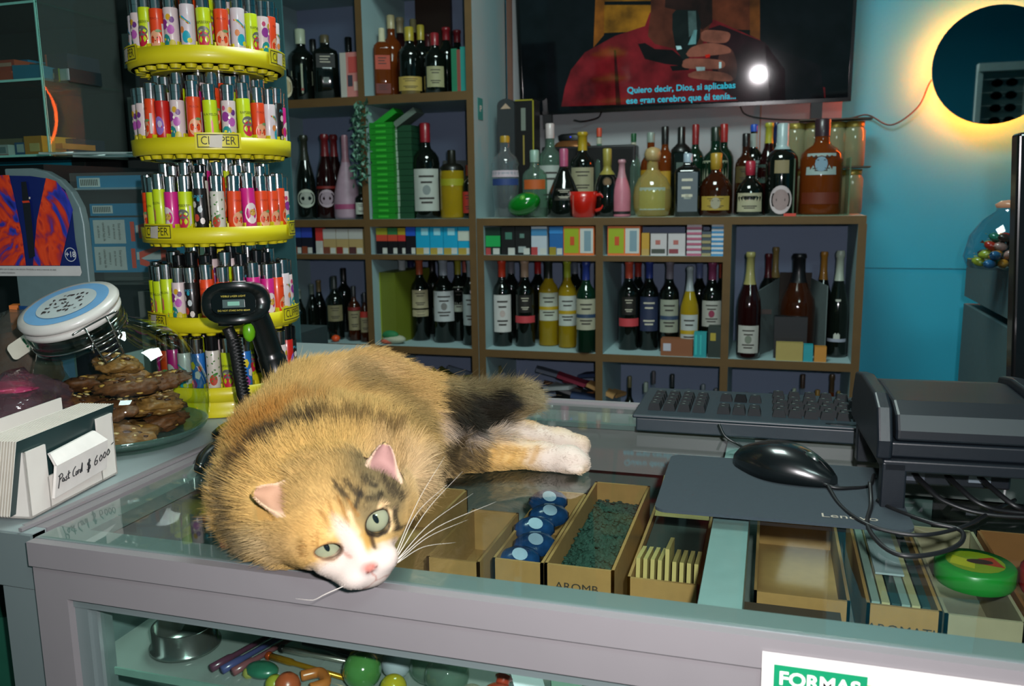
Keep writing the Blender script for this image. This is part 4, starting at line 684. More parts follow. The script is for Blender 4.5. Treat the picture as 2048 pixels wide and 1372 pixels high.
b = MB(); b.box(-.05, 0, 0, .04, .10, .04, mat('4a3c30', .6)); b.box(-.05, -.0006, .004, .0, 0, .036, mat('20403c', .5)); o = b.build('carton'); o.location = (-.005+.04, .715, SZ); tag(o, 'dark small carton with white label near the front rail', 'box')
b = MB(); b.box(-.05, -.02, .0, .05, .08, .042, mat('56574a', .6)); b.raw([(.0, -.021, .0425), (.042, -.021, .0425), (.035, .04, .0425), (-.008, .04, .0425)], [(0, 1, 2, 3)], mat('aab2ac', .6)); o = b.build('label_box'); o.location = (.045, .70, SZ); tag(o, 'grey-green box with white paper label near the front rail', 'box')
for k in range(5):
    t = thing('wrapped_packet', f"shiny blue wrapped packet with white ring, {['front', 'second', 'third', 'fourth', 'rear'][k]} one in the box right of the whiskers", 'packet', (-.250+.009*(k % 2), .83+.032*k, SZ+.05+.005*k), .6, 'blue packets in the cardboard box'); b = MB(); b.ball((0, 0, 0), .03, mat('123258', .2, coat=.5, var=.8, scale=120, bump=.8), 12, sc=(.85, .6, .3), T=rot('X', 28)); b.build('wrapper', t)
    b = MB(); b.lathe([(.0055, .0098), (.0085, .0096)], mat('7f95a8', .5), 16, rot('X', 28)); b.build('printed_ring', t)
b = MB(); gh = mat('16382e', .8, var=.7, scale=400, bump=1.0); nx, ny = 24, 80; vs = [(-.032+.064*i/nx, .004+.255*j/ny, .040+.016*math.sin(PI*i/nx)*math.sin(PI*min(1, j/ny*1.1))+.0045*noise.noise(Vector((i*.9, j*.9, 0)))) for j in range(ny+1) for i in range(nx+1)]
b.raw(vs, [(j*(nx+1)+i, j*(nx+1)+i+1, (j+1)*(nx+1)+i+1, (j+1)*(nx+1)+i) for j in range(ny) for i in range(nx)], gh)
for k in range(220): q = vs[random.randrange(len(vs))]; b.ball((q[0], q[1], q[2]+.001), .0022, gh, 6, sc=(1.6, 1, .6))
o = b.build('dried_buds'); o.location = (-.176, .797, SZ); tag(o, 'dark green loose material filling the handwritten cardboard box', 'stuff', kind='stuff')
for k in range(9):
    b = MB(); b.box(-.002, 0, 0, .002, .05, .072+(.012 if k == 4 else 0), mat('a9955a', .7)); o = b.build('paper_slip'); o.location = (-.118+.0072*k, .80, SZ+.004); o.rotation_euler.x = -.15; tag(o, f"upright cream paper slip, {['leftmost', 'second', 'third', 'fourth', 'tallest middle', 'sixth', 'seventh', 'eighth', 'rightmost'][k]} in the turquoise-fronted box", 'slip', 'paper slips in the turquoise box')
b = MB(); b.box(-.03, 0, .0, .03, .16, .055, mat('17211c', .7)); o = b.build('dark_pack'); o.location = (-.09, .86, SZ+.004); tag(o, 'dark pack lying in the turquoise-fronted box behind the slips', 'packet')
b = MB(); b.raw([(-.03, .0, .0), (.032, .0, .0), (.03, .09, .02), (-.03, .09, .02)], [(0, 1, 2, 3)], mat('b49a5c', .8)); o = b.build('paper_sheet'); o.location = (-.09, .95, SZ+.068); tag(o, 'tan paper sheet at the back of the turquoise-fronted box', 'paper')
for k in range(6): b = MB(); b.box(-.0035, 0, 0, .0035, .20, .062, mat(['7f9088', 'a39a70', '2a3c3a'][k % 3], .5)); o = b.build('slim_pack'); o.location = (.103+.0085*k, .795, SZ+.003); tag(o, f"slim upright pack, {['first', 'second', 'third', 'fourth', 'fifth', 'last'][k]} from the left in the box right of the glass bar", 'packet', 'slim packs in the cardboard box')
b = MB(); b.box(0, 0, 0, .026, .12, .002, mat('8f9ca0', .5)); o = b.build('printed_card'); o.location = (.108, .85, SZ+.068); tag(o, 'pale printed card lying across the slim packs', 'card')
t = thing('herb_grinder', 'round green grinder with yellow and red leaf pattern under the glass', 'grinder', (.200, .875, SZ+.060)); b = MB(); b.lathe([(.034, 0), (.036, .004), (.036, .018), (.034, .02), (.0001, .02)], mat('1a7a28', .3), 28); b.build('grinder_body', t)
b = MB(); b.poly(ell(0, 0, .026, .026, 20), mat('8a9a1c', .4), .0204); b.poly([(0, -.004), (.024, -.010), (.018, .014), (.004, .008)], mat('b03a1c', .4), .0207); b.poly([(-.024, -.008), (-.004, -.018), (0, .0), (-.018, .012)], mat('c0b81c', .4), .0207); b.poly(ell(.004, 0, .012, .006, 12), mat('3a2418', .4), .021); b.build('pattern', t)
b = MB(); b.lathe([(.036, 0), (.038, .004), (.038, .022), (.035, .024), (.0001, .024)], mat('8f1414', .3), 28); o = b.build('round_tin'); o.location = (.275, .865, SZ+.06); tag(o, 'dark red round tin under the glass at the right edge', 'tin')
b = MB(); b.box(-.06, 0, 0, .07, .12, .05, mat('23251f', .7)); o = b.build('carton'); o.location = (.27, 1.03, SZ); tag(o, 'dark carton behind the red tin under the glass', 'box')
for k, (x, y, c, n_) in enumerate(((-.53, .74, '2f9a18', 'bright green'), (-.515, .74, '3a8a1c', 'leaf green'), (-.50, .74, '4a5a62', 'grey'), (-.485, .74, '7a5a3a', 'brown'))): b = MB(); b.box(0, 0, 0, .013, .09, .05, mat(c, .4)); o = b.build('small_pack'); o.location = (x, y+.03, SZ); tag(o, f'{n_} small pack standing under the glass left of the cat', 'packet')
carton_open('brown cardboard box under the glass beneath the cat', -.47, -.37, .72, 1.0, .06); carton_open('yellowish cardboard tray at the back left under the glass', -.55, -.46, .88, 1.04, .05)
# things on the front of the glass shelf
t = thing('metal_tin', 'round silver tin with open lid at the left of the glass shelf', 'tin', (-.545, .655, SZ)); b = MB(); b.lathe([(.030, 0), (.034, .001), (.034, .004), (.031, .005), (.031, .024), (.029, .024), (.029, .003), (.0001, .003)], mat('8a908c', .2, .9), 28); b.build('tin_body', t); b = MB(); b.lathe([(.032, 0), (.032, .005), (.0001, .006)], mat('4a5c50', .25, .6), 28, tr(-.018, .035, .02) @ rot('X', 62)); b.build('lid', t)
def stick(lb, nm, p0, p1, r, c, tip=None, metal=0, cat='pipe'):
    t = thing(nm, lb, cat, ((p0[0]+p1[0])/2, (p0[1]+p1[1])/2, SZ)); o = t.location; b = MB(); A = Vector((p0[0], p0[1], SZ+r))-o; C_ = Vector((p1[0], p1[1], SZ+r))-o
    b.tube([A, A.lerp(C_, .3), A.lerp(C_, .34), C_], [r, r, r*.7, r*.7], mat(c, .25, metal), 10); b.build('stem', t)
    if tip: b = MB(); b.ball(A, r*1.25, mat(tip, .3, metal), 10); b.build('tip', t)
stick('gold and red pen-shaped pipe lying on the glass shelf', 'pipe', (-.45, .655), (-.36, .64), .0035, 'a87a1c', 'b04a20', .7); stick('silver and black pen-shaped pipe behind the gold one', 'pipe', (-.445, .67), (-.35, .665), .0035, '9a9a90', '202020', .8); stick('black pipe with golden end on the glass shelf', 'pipe', (-.37, .675), (-.43, .685), .004, '141410', 'a8901c')
for k, (x, c, n_) in enumerate(((-.49, '4a2a3a', 'dark pink'), (-.478, '3c4068', 'violet'), (-.466, '6a4044', 'rose'))): stick(f'{n_} glass tube lying slanted on the glass shelf', 'glass_tube', (x, .62), (x+.02, .69), .004, c, cat='tube')
def marb(lb, x, y, r, c, kind=0, nm='glass_ball'):
    t = thing(nm, lb, 'ball', (x, y, SZ)); b = MB(); b.ball((0, 0, r), r, c if not isinstance(c, str) else mat(c, .12, coat=.6, bump=.3, scale=80), 24); b.build('ball_body', t)
    if kind: b = MB(); b.lathe([(.006, 0), (.006, .012), (.008, .014)], c if not isinstance(c, str) else mat(c, .2), 10, tr(0, r*.3, r*1.4) @ rot('X', -60)); b.build('spout', t)
marb('green round glass ball behind the front pane', -.340, .635, .0175, '3d6a34', 1); marb('yellow ball behind the front pane, beside the green one', -.305, .625, .012, '8f851f'); marb('bright yellow ball lowest in front of the clear balls', -.290, .607, .0125, 'a89a14')
marb('clear glass ball right behind the yellow ones', -.285, .66, .018, glass('a9c4b4', dens=.12), 1); marb('large clear glass ball in the middle of the pane', -.262, .645, .020, glass('a9c4b4', dens=.12), 1); marb('small clear glass ball beside the red ball', -.232, .625, .013, glass('b9b8a8', dens=.2)); marb('translucent red ball behind the front pane', -.206, .618, .0175, '86301f', 1)
marb('pale grey round ball far left behind the yellow ball', -.318, .66, .014, '8a9298')
b = MB(); b.ball((0, 0, .006), .014, mat('235843', .3, coat=.2, bump=.8, var=.5), 14, sc=(1.2, .8, .5)); b.ball((-.012, -.004, .003), .006, mat('7a7a3c', .3), 8); o = b.build('ornament'); o.location = (-.440, .628, SZ); tag(o, 'small green turtle-like glass ornament on the glass shelf', 'ornament')
b = MB(); b.tube(spline([(-.015, 0, .005), (0, .008, .006), (.012, -.004, .005), (.004, -.016, .005)]), .005, mat('9a5a28', .3), 10); o = b.build('ornament'); o.location = (-.385, .63, SZ); tag(o, 'amber curled glass ornament right of the green one', 'ornament')
b = MB(); b.ball((0, 0, .009), .012, mat('8f4426', .3), 12); b.ball((-.013, 0, .008), .009, mat('7f8228', .3), 12); o = b.build('ornament'); o.location = (-.400, .607, SZ); tag(o, 'red and yellow small ornament at the shelf edge', 'ornament')
for k, (x, c, n_) in enumerate(((-.17, 'b8bcc4', 'white'), (-.145, '1a7a4a', 'green'), (-.12, '5a6a6c', 'grey'), (-.09, '22485a', 'dark blue'), (-.055, '3a4a4c', 'slate'))): b = MB(); b.box(-.012, 0, 0, .014, .06, .012, mat(c, .4)); o = b.build('small_pack'); o.location = (x, .612+.004*(k % 2), SZ); o.rotation_euler = (.3, 0, .5-.2*k); tag(o, f'{n_} flat pack behind the front pane, right of the red ball', 'packet')
# ---------------------------------------------------------------- keyboard
kp0, kp1 = Vector((-.157, 1.062, 1.004)), Vector((.109, 1.065, 1.004)); kz = .014
K = thing('keyboard', 'black computer keyboard on the rear rail of the counter, numpad to the left', 'keyboard', (-.160, 1.062, 1.002), .004); KM = mat('16232a', .45, var=.1, scale=80, bump=.1); KC = mat('0a1013', .7, bump=.1, spec=.3)
b = MB(); b.prism([(0, 0), (.445, 0), (.45, .01), (.45, .15), (.44, .158), (.01, .158), (0, .15)], 0, .018, KM); b.prism([(-.004, -.004), (.45, -.004), (.454, .16), (-.004, .16)], .018, .0225, KM); b.build('case', K, bevel=.002)
def key(x, y, w=.0165, d=.0165, lab=None):
    b = MB(); a = .0022; h = .009; z = .0225; vs = [(x, y, z), (x+w, y, z), (x+w, y+d, z), (x, y+d, z), (x+a, y+a, z+h), (x+w-a, y+a, z+h), (x+w-a, y+d-a, z+h*.9), (x+a, y+d-a, z+h*.9)]
    b.raw(vs, [(0, 1, 5, 4), (1, 2, 6, 5), (2, 3, 7, 6), (3, 0, 4, 7), (4, 5, 6, 7)], KC); b.box(x+w*.35, y+d*.55, z+h, x+w*.55, y+d*.66, z+h+.0001, mat('59635e', .5)); b.build('key', K)
for r_ in range(5):
    for c in range(4): key(.012+.019*c, .018+.019*r_+(.006 if r_ == 0 else 0))
for r_ in (0, 1, 4):
    for c in range(3): key(.100+.019*c, .018+.019*r_+(.006 if r_ == 0 else 0))
key(.119, .094); 
for r_ in range(5):
    for c in range(11): key(.168+.019*c+.004*(r_ % 2), .018+.019*r_+(.006 if r_ == 0 else 0))
for c in range(10): key(.168+.0205*c, .128)
b = MB(); b.prism(ell(.25, .006, .02, .004, 16), .0225, .0232, mat('0a1014', .3)); b.build('emblem', K)
b = MB(); P = spline([at(1438, 848, Z=1.025), at(1450, 872, Z=1.012), at(1475, 888, Z=1.004), at(1497, 896, Z=1.004), at(1540, 880, Z=1.01)]); b.tube(P, .0017, mat('0c1414', .4), 8); tag(b.build('cable'), 'short black cable curving from the keyboard to behind the mouse', 'cable')
# ---------------------------------------------------------------- mouse pad and mouse
t = thing('mouse_pad', 'dark grey-blue mouse pad with rounded corners on the glass top', 'mouse pad', (-.10, .785, 1.0005), math.radians(1)); b = MB(); b.prism(rrect(0, 0, .232, .182, .012), 0, .003, mat('202c32', .9, var=.12, scale=200, bump=.3)); b.build('pad', t); b = MB(); b.text('Lenovo', .014, mat('8f8a7c', .7), tr(.178, .020, .0034), sx=1.2); b.build('lettering', t)
mo = thing('computer_mouse', 'black computer mouse lying on the mouse pad', 'mouse', at(1562, 945, Z=1.004), math.radians(-121))
MM = mat('0a0f10', .25, coat=.3); rings = []
N = 20
for i in range(17):
    u = i/16; y = -.055+.115*u; w = .031*math.sin(PI*min(1, max(0, u*.96+.02)))**.42*(1-.12*math.cos(2*PI*u)); h = .034*math.sin(PI*(u*.80+.12))**.8*(1.0 if u > .04 else .8)
    rings.append([(w*math.copysign(abs(math.cos(a))**.8, math.cos(a)), y, max(0, h*math.copysign(abs(math.sin(a))**.75, math.sin(a))) if math.sin(a) > 0 else 0) for a in (2*PI*k/N for k in range(N))])
b = MB(); b.loft(rings, MM); b.build('mouse_body', mo)
b = MB(); b.lathe([(.0001, -.0035), (.009, -.003), (.01, 0), (.009, .003), (.0001, .0035)], mat('22302c', .3), 16, tr(0, .033, .0205) @ rot('Y', 90)); b.build('scroll_wheel', mo)
b = MB(); b.tube([(0, .018, .0315), (0, .03, .0285), (0, .045, .0225), (0, .056, .0135)], .0007, mat('050808', .5), 6); b.build('button_seam', mo)
b = MB(); P = [at(1640, 965, Z=1.008), at(1668, 975, Z=1.006), at(1700, 976, Z=1.005), at(1738, 972, Z=1.004), at(1748, 950, Z=1.006)]; b.tube(spline(P), .0019, BLK, 8); P = [at(1655, 970, Z=1.007), at(1680, 1010, Z=1.004), at(1722, 1042, Z=1.005), at(1775, 1062, Z=1.003), at(1850, 1070, Z=1.003), at(1930, 1052, Z=1.003), at(1985, 1022, Z=1.003), at(2030, 1000, Z=1.003)]; b.tube(spline(P), .0019, BLK, 8); b.build('mouse_cable', mo).parent = None
o = COL.objects['mouse_cable']; tag(o, 'black mouse cable running off the pad toward the receipt printer', 'cable')
b = MB(); P = [at(1740, 965, Z=1.02), at(1742, 1010, Z=1.006), at(1735, 1050, Z=1.004), at(1765, 1092, Z=1.003), at(1812, 1112, Z=1.003), at(1880, 1105, Z=1.003), at(1922, 1085, Z=1.003), at(1920, 1060, Z=1.003), at(1860, 1045, Z=1.004), at(1790, 1020, Z=1.004), at(1755, 1000, Z=1.006)]; b.tube(spline(P), .0021, BLK, 8); tag(b.build('cable'), 'looped black cable lying on the glass in front of the receipt printer', 'cable')
# ---------------------------------------------------------------- receipt printer
PR = thing('receipt_printer', 'black receipt printer on short legs at the right end of the counter', 'printer', (.108, .845, 1.0), math.radians(3)); PM = mat('0c1218', .38, var=.1, bump=.1, scale=200); PG = mat('0a1016', .42)
w = .150
b = MB()
for x in (.0, w-.022):
    for y in (0, .152): b = MB(); b.box(x, y, .001, x+.022, y+.018, .062, PM); b.build('leg', PR, bevel=.002)
b = MB(); b.box(0, 0, .050, w, .17, .066, PM); b.box(.02, .06, .01, w-.02, .15, .05, PM); b.build('base_tray', PR, bevel=.003)
b = MB(); b.box(.008, .008, .066, w-.004, .165, .086, PM); b.build('lower_housing', PR, bevel=.003)
Pp = [(.010, .086), (.010, .100), (.018, .118), (.040, .130), (.120, .134), (.150, .128), (.162, .105), (.162, .086)]
b = MB(); b.prism(Pp, 0, w-.024, PG, frame((.012, 0, 0), (0, 1, 0), (0, 0, 1), (1, 0, 0))); b.build('cover', PR, bevel=.004)
b = MB(); Pq = [(.0, .066), (-.002, .09), (.012, .128), (.036, .140), (.118, .143), (.155, .136), (.17, .1), (.17, .066)]
for x in (-.006, w-.012): b = MB(); b.prism(Pq, 0, .014, PM, frame((x, 0, 0), (0, 1, 0), (0, 0, 1), (1, 0, 0))); b.build('side_cheek', PR, bevel=.003)
PR.scale.z = .77; b = MB(); b.box(.03, .055, .018, .05, .062, .04, mat('3a4048', .4)); b.build('socket', PR); b = MB(); b.box(.09, .055, .02, .11, .062, .034, mat('59646c', .4)); b.build('socket', PR)
for k in range(3): b = MB(); b.tube(spline([(.04+.03*k, .055, .028), (.045+.03*k, .03, .024), (.06+.03*k, .01, .012), (.10+.02*k, .0+.012*k, .004), (.19, .01+.01*k, .004)]), .003, BLK, 8); q = b.build('plug_cable', PR)
b = MB(); b.tube(spline([at(2048, 850, Y=1.05), at(2036, 858, Y=1.0), at(2030, 880, Y=1.0), at(2045, 900, Y=1.0)]), .004, BLK, 8); tag(b.build('cable'), 'thick black cable end at the right edge beside the receipt printer', 'cable')
# ---------------------------------------------------------------- lighter carousel
AX = Vector((-.785, 1.09)); YEL = mat('b9ae12', .4, var=.06, scale=40, coat=.1)
CA = thing('lighter_carousel', 'tall yellow revolving lighter stand with round tiers', 'display stand', (AX.x, AX.y, 1.0))
TZ = [.484, .366, .246, .122, .0]; TN = ['top', 'second', 'third', 'fourth', 'bottom']; FR = math.atan2(-AX.y, -AX.x)
TR = [.106, .109, .106, .106, .105]
b = MB(); b.lathe([(.013, 0), (.013, .66)], YEL, 16); b.build('pole', CA)
for k, z in enumerate(TZ+[.607]):
    R = TR[k] if k < 5 else .098; t0 = z if k < 4 or k == 5 else .022
    b = MB(); b.lathe([(R-.004, t0-.001), (R, t0), (R+.001, t0+.021), (R-.003, t0+.021), (R-.003, t0+.002), (.013, t0+.002)], YEL, 64)
    b.lathe([(.013, t0-.001), (R-.004, t0-.001)], YEL, 64)
    if k < 4 or k == 5:
        for i in range(27): a = FR+2*PI*i/27; b.lathe([(.0065, t0-.006), (.0080, t0-.001)], YEL, 8, tr((R-.016)*math.cos(a), (R-.016)*math.sin(a), 0))
        b.lathe([(.018, t0-.02), (.02, t0-.001)], YEL, 16)
        for rr in (R-.03, R-.05, R-.07): b.lathe([(rr, t0-.006), (rr+.002, t0-.001)], YEL, 40)
    else: b.lathe([(R, 0), (R+.001, .01), (R-.002, .012), (R-.002, .023)], YEL, 64)
    b.build('tier', CA)
    b = MB()
    for i in range(27): a = FR+2*PI*(i+.5)/27; b.box(R-.016, -.001, t0+.002, R-.004, .001, t0+.026, YEL, Matrix.Rotation(a, 4, 'Z'))
    b.lathe([(.103, t0+.012), (.079, t0+.012), (.079, t0+.028), (.056, t0+.028), (.056, t0+.042), (.02, t0+.042)], YEL, 40); b.build('holder_ring', CA)
INK = mat('1c1f10', .6)
def clip(ang, z, R, tilt=0, sticker=1, part=1):
    b = MB(); h = .022; w = .030; b.decal([(-w, -h/2), (w, -h/2), (w, h/2), (-w, h/2)], YEL, R+.0028, FR+ang, z+.0155, n=8); r = R+.0034
    for q in ([(-w*.88, h*.34), (w*.88, h*.34), (w*.88, h*.40), (-w*.88, h*.40)], [(-w*.88, -h*.40), (w*.88, -h*.40), (w*.88, -h*.34), (-w*.88, -h*.34)]): b.decal(q, INK, r, FR+ang, z+.0155, n=8)
    for s in (-1, 1): b.decal([(s*w*.88-.0006, -h*.4), (s*w*.88+.0006, -h*.4), (s*w*.88+.0006, h*.4), (s*w*.88-.0006, h*.4)], INK, r, FR+ang, z+.0155, n=1)
    b.text('CLIPPER', .0155, INK, wrap=(r, FR+ang, z+.0155), sx=.82)
    if sticker: b.decal([(-.012, -.008), (.004, -.009), (.006, .008), (-.010, .007)], mat('a9a294', .5), r+.0006, FR+ang, z+.0155, n=3)
    b.build('name_plate', CA)
clip(-1.22, TZ[0], TR[0]); clip(1.12, TZ[0], TR[0]); clip(.06, TZ[1], TR[1]); clip(-.86, TZ[2], TR[2]); clip(1.35, TZ[2], TR[2], sticker=0); clip(-1.05, TZ[3], TR[3]); clip(1.08, TZ[3], TR[3], sticker=0); clip(-.88, .607, .098, sticker=0); clip(1.0, .607, .098, sticker=0); clip(-1.2, .022, TR[4])
# lighters
LR, LH, LT = .0096, .055, .021
def sleeve(kind):
    base = {'orange': 'c23a12', 'lime': 'a9bb0e', 'melon': 'a6ba10', 'floral': 'b9a8a6', 'magenta': 'b01a6c', 'leaf': 'b4b0a4', 'red': 'a8160e', 'dark': '14110f', 'blue': '1a5ea0', 'rainbow': 'b9aeb0'}[kind]
    b = MB(); m = mat(base, .35, coat=.3, var=.05); b.lathe([(LR*.9, 0), (LR, .002), (LR, LH-.001), (LR*.95, LH)], m, 18); r = LR+.0004; D = lambda pts, c, k=0, z=0: b.decal([(x*1.12, y*1.12) for x, y in pts], mat(c, .4, var=.04), r+.00012*k, 0, z)
    if kind == 'orange': D(ell(0, .014, .0078, .010, 18), 'c28a66'); D(ell(-.0025, .016, .0008, .0008, 6), '2a120c', 1); D(ell(.0025, .016, .0008, .0008, 6), '2a120c', 1); D(ell(0, .0125, .0012, .0006, 8), '7a1a10', 1); D(ell(.004, .0235, .004, .0018, 8), '5a7a4a', 1); b.text('PEACH', .004, mat('7a1a08', .5), wrap=(r, 0, .042))
    elif kind == 'lime': D(ell(0, .013, .0072, .009, 18), 'a81c34'); D(ell(0, .022, .0078, .006, 14), '5a5a52', 1); D(ell(-.002, .0235, .002, .001, 8), '8f8c80', 2); b.text('RAPSBERRY', .0052, INK, wrap=(r, 0, .036), sx=.8)
    elif kind == 'melon': D([(-.0065, .004), (.0085, .004), (.001, .027)], 'c04a5e'); D([(-.007, .002), (.009, .002), (.0085, .0045), (-.0066, .0045)], '2a7a52', 1); b.text('IN A MELON', .0048, INK, wrap=(r, 0, .036), sx=.8)
    elif kind == 'magenta': D(ell(-.001, .018, .0085, .013, 14), 'c2b2b0'); D(ell(.0005, .019, .004, .0042, 14), 'b08a3a', 1); D(ell(-.0015, .02, .0006, .0006, 6), '3a2010', 2); D(ell(.0022, .02, .0006, .0006, 6), '3a2010', 2)
    elif kind == 'floral':
        for (x, y, s_, c) in ((-.004, .03, .005, '7a2a78'), (.004, .024, .0045, '9a4a90'), (-.003, .012, .006, '1c7a74'), (.005, .008, .004, 'a8981c'), (.002, .038, .003, 'b08a1c'), (-.006, .04, .0025, 'a83a5c'), (.006, .035, .003, '5a2a6a'), (.0, .003, .003, '6a2a7a')): D(ell(x, y, s_, s_*1.2, 10), c)
        D(ell(.001, .029, .0015, .002, 6), 'd8cfc0', 2); D(ell(-.004, .013, .002, .0015, 6), 'd0c020', 2)
    elif kind == 'leaf':
        for k in range(14): x = -.006+.0045*(k % 4)+.001*math.sin(k*3); y = .008+.0028*k; D(ell(x, y, .0016, .001, 6, k), '3a6a2c')
        D(ell(0, .012, .005, .007, 12), '9a3018', 1); D(ell(.001, .018, .006, .002, 8, .5), '2a6a1c', 2)
    elif kind == 'red': D(ell(0, .02, .006, .011, 14), '7a5a9a'); D(ell(.001, .022, .003, .004, 10), 'a89ab0', 1)
    elif kind == 'dark':
        for (x, y, s_, c) in ((-.004, .03, .003, 'b0a8a0'), (.003, .024, .003, 'a8b0b0'), (-.002, .014, .0035, 'a03a2a'), (.005, .010, .003, 'b5aaa4'), (.002, .036, .002, '1a7a8a'), (-.005, .006, .002, 'a8a090')): D(ell(x, y, s_, s_*1.4, 7), c)
        b.text('PUNKY', .0055, mat('3a8aa0', .5), wrap=(r, 0, .044))
    elif kind == 'blue':
        for (x, y, s_, c) in ((-.003, .034, .004, 'b8a81c'), (.003, .022, .004, 'b9b4b0'), (-.003, .010, .005, '7a2a6a'), (.006, .03, .003, 'a83a28')): D(ell(x, y, s_, s_*1.5, 5), c)
    elif kind == 'rainbow':
        for k, c in enumerate(('a83a2a', 'b8a020', '3a8a5a', '1a7aa8')): D([(-.008+.0016*k, .034), (.004+.001*k, .026), (.004+.001*k, .028), (-.008+.0016*k, .036)], c, k)
        D(ell(.001, .012, .005, .007, 12), '1a8a9a', 1); D(ell(-.004, .02, .003, .004, 8), 'b8703a', 2); D(ell(.005, .008, .003, .003, 8), 'b0a81c', 2)
    D([(.0085, .008), (.0115, .008), (.0115, .032), (.0085, .032)], 'b4aaa6', 3) if kind in ('lime', 'orange', 'rainbow') else None
    return b
def hood(c):
    b = MB(); q = MB(); m = CHROME if c == 'chrome' else mat('0a0b0c', .2, coat=.4)
    b.lathe([(LR*.88, LH-.001), (LR*.88, LH+LT*.5)], m, 18); b.lathe([(LR*.91, LH+LT*.51), (LR*.91, LH+LT*.97)], m, 18); b.lathe([(LR*.91, LH+LT*.97), (LR*.8, LH+LT), (LR*.7, LH+LT)], m, 18); b.lathe([(0.0001, LH+LT*.6), (LR*.74, LH+LT)], DARK, 12)
    q.lathe([(.0001, -.0025), (.0036, -.0025), (.0036, .0025), (.0001, .0025)], mat('7a7a74', .3, .9), 12, tr(-LR*.55, 0, LH+LT*.92) @ rot('X', 90)); return b, q
LBASE = {}
KN = {'orange': 'orange-red sleeve with smiling peach', 'lime': 'lime sleeve with raspberry', 'melon': 'lime sleeve with pink melon wedge', 'floral': 'white sleeve with purple and teal flowers', 'magenta': 'magenta sleeve with fried egg', 'leaf': 'white sleeve with red pot and leaves', 'red': 'red sleeve with lilac shape', 'dark': 'black patterned sleeve', 'blue': 'blue sleeve with yellow shapes', 'rainbow': 'white sleeve with rainbow'}
def lighter(kind, hc, ang, rad, z, label):
    k = (kind, hc)
    if k not in LBASE:
        t = thing('lighter', label, 'lighter', (0, 0, 0), 0, 'lighters on the revolving stand'); sleeve(kind).build('sleeve', t); q = hood(hc); hd_ = q[0].build('metal_hood' if hc == 'chrome' else 'black_hood', t); q[1].build('spark_wheel', hd_); LBASE[k] = t
    else: t = copy_tree(LBASE[k]); t['label'] = label
    a = FR+ang; t.location = (AX.x+rad*math.cos(a), AX.y+rad*math.sin(a), z); t.rotation_euler = (random.uniform(-.02, .02), random.uniform(-.02, .02), a+random.uniform(-.35, .35)); return t
O_, L_, Me, Fl, Mg, Lf, Rd, Dk, Bl, Rb = 'orange', 'lime', 'melon', 'floral', 'magenta', 'leaf', 'red', 'dark', 'blue', 'rainbow'
T_ = [[Fl, Rb, Fl, L_, O_, Fl, Rb, L_, O_, Rb, L_, Fl, O_, Rb, Fl], [L_, Fl, Fl, O_, Rd, Fl, O_, Me, Fl, L_, O_, Rb, Dk, Mg, Fl], [Lf, O_, Me, Me, Mg, L_, Dk, Lf, O_, Mg, O_, O_, O_, Fl, L_], [Fl, L_, Me, Me, Fl, Dk, O_, O_, Rb, Mg, Mg, O_, Rb, Fl, Dk], [Mg, Mg, O_, Mg, Rb, Bl, Lf, L_, Bl, Fl, Dk, Fl, Rd, Dk, Fl]]
I_ = [[L_, O_, Fl, Dk, O_, L_, Fl, Rb, O_, L_, Fl], [Dk, O_, Fl, L_, Mg, O_, L_, Fl, Mg, Dk, O_], [O_, Fl, L_, Dk, Lf, O_, Dk, Mg, O_, Fl, L_], [Dk, Fl, Dk, Dk, O_, L_, Dk, Fl, Mg, O_, Fl], [O_, Rb, Bl, L_, Fl, Rb, L_, Dk, Fl, Dk, Mg]]
ORD = ['leftmost', 'second', 'third', 'fourth', 'fifth', 'sixth', 'seventh', 'eighth', 'ninth', 'tenth', 'eleventh', 'twelfth', 'thirteenth', 'fourteenth', 'rightmost']
for k in range(5):
    z = 1.0+(TZ[k] if k < 4 else .022)+.0145; R = TR[k]
    for i in range(15):
        kd = T_[k][i]; hc = 'black' if (k == 3 and i in ()) or (k == 4 and i in (6, 12, 13)) else 'chrome'
        if k == 4 and i == 9: continue
        lighter(kd, hc, math.radians(13.33*(i-7)), R-.0135, z+(.004 if i % 3 == 0 else 0), f"{'black-hooded' if hc == 'black' else 'chrome-hooded'} lighter, {KN[kd]}, {ORD[i]} in the {TN[k]} tier front")
    for i in range(11):
        kd = I_[k][i]; hc = 'black' if (k == 3 and i in (0, 2, 3, 4, 6, 7, 8)) or (k == 4 and i in (0, 1)) or (k == 2 and i == 4) else 'chrome'
        lighter(kd, hc, math.radians(20*(i-5)+3), .068, z+.015+(.004 if i % 2 else 0), f"{'black' if hc == 'black' else 'chrome'}-topped lighter, {KN[kd]}, {ORD[i] if i < 10 else 'rightmost'} in the {TN[k]} tier inner ring")
    for i in range(6): lighter(I_[k][(i*3+1) % 11], 'black' if k == 3 and i in (2, 3) else 'chrome', math.radians(40*(i-2.5)), .042, z+.029, f"inner lighter rising behind others, {ORD[i] if i < 5 else 'rightmost'} in the {TN[k]} tier centre")
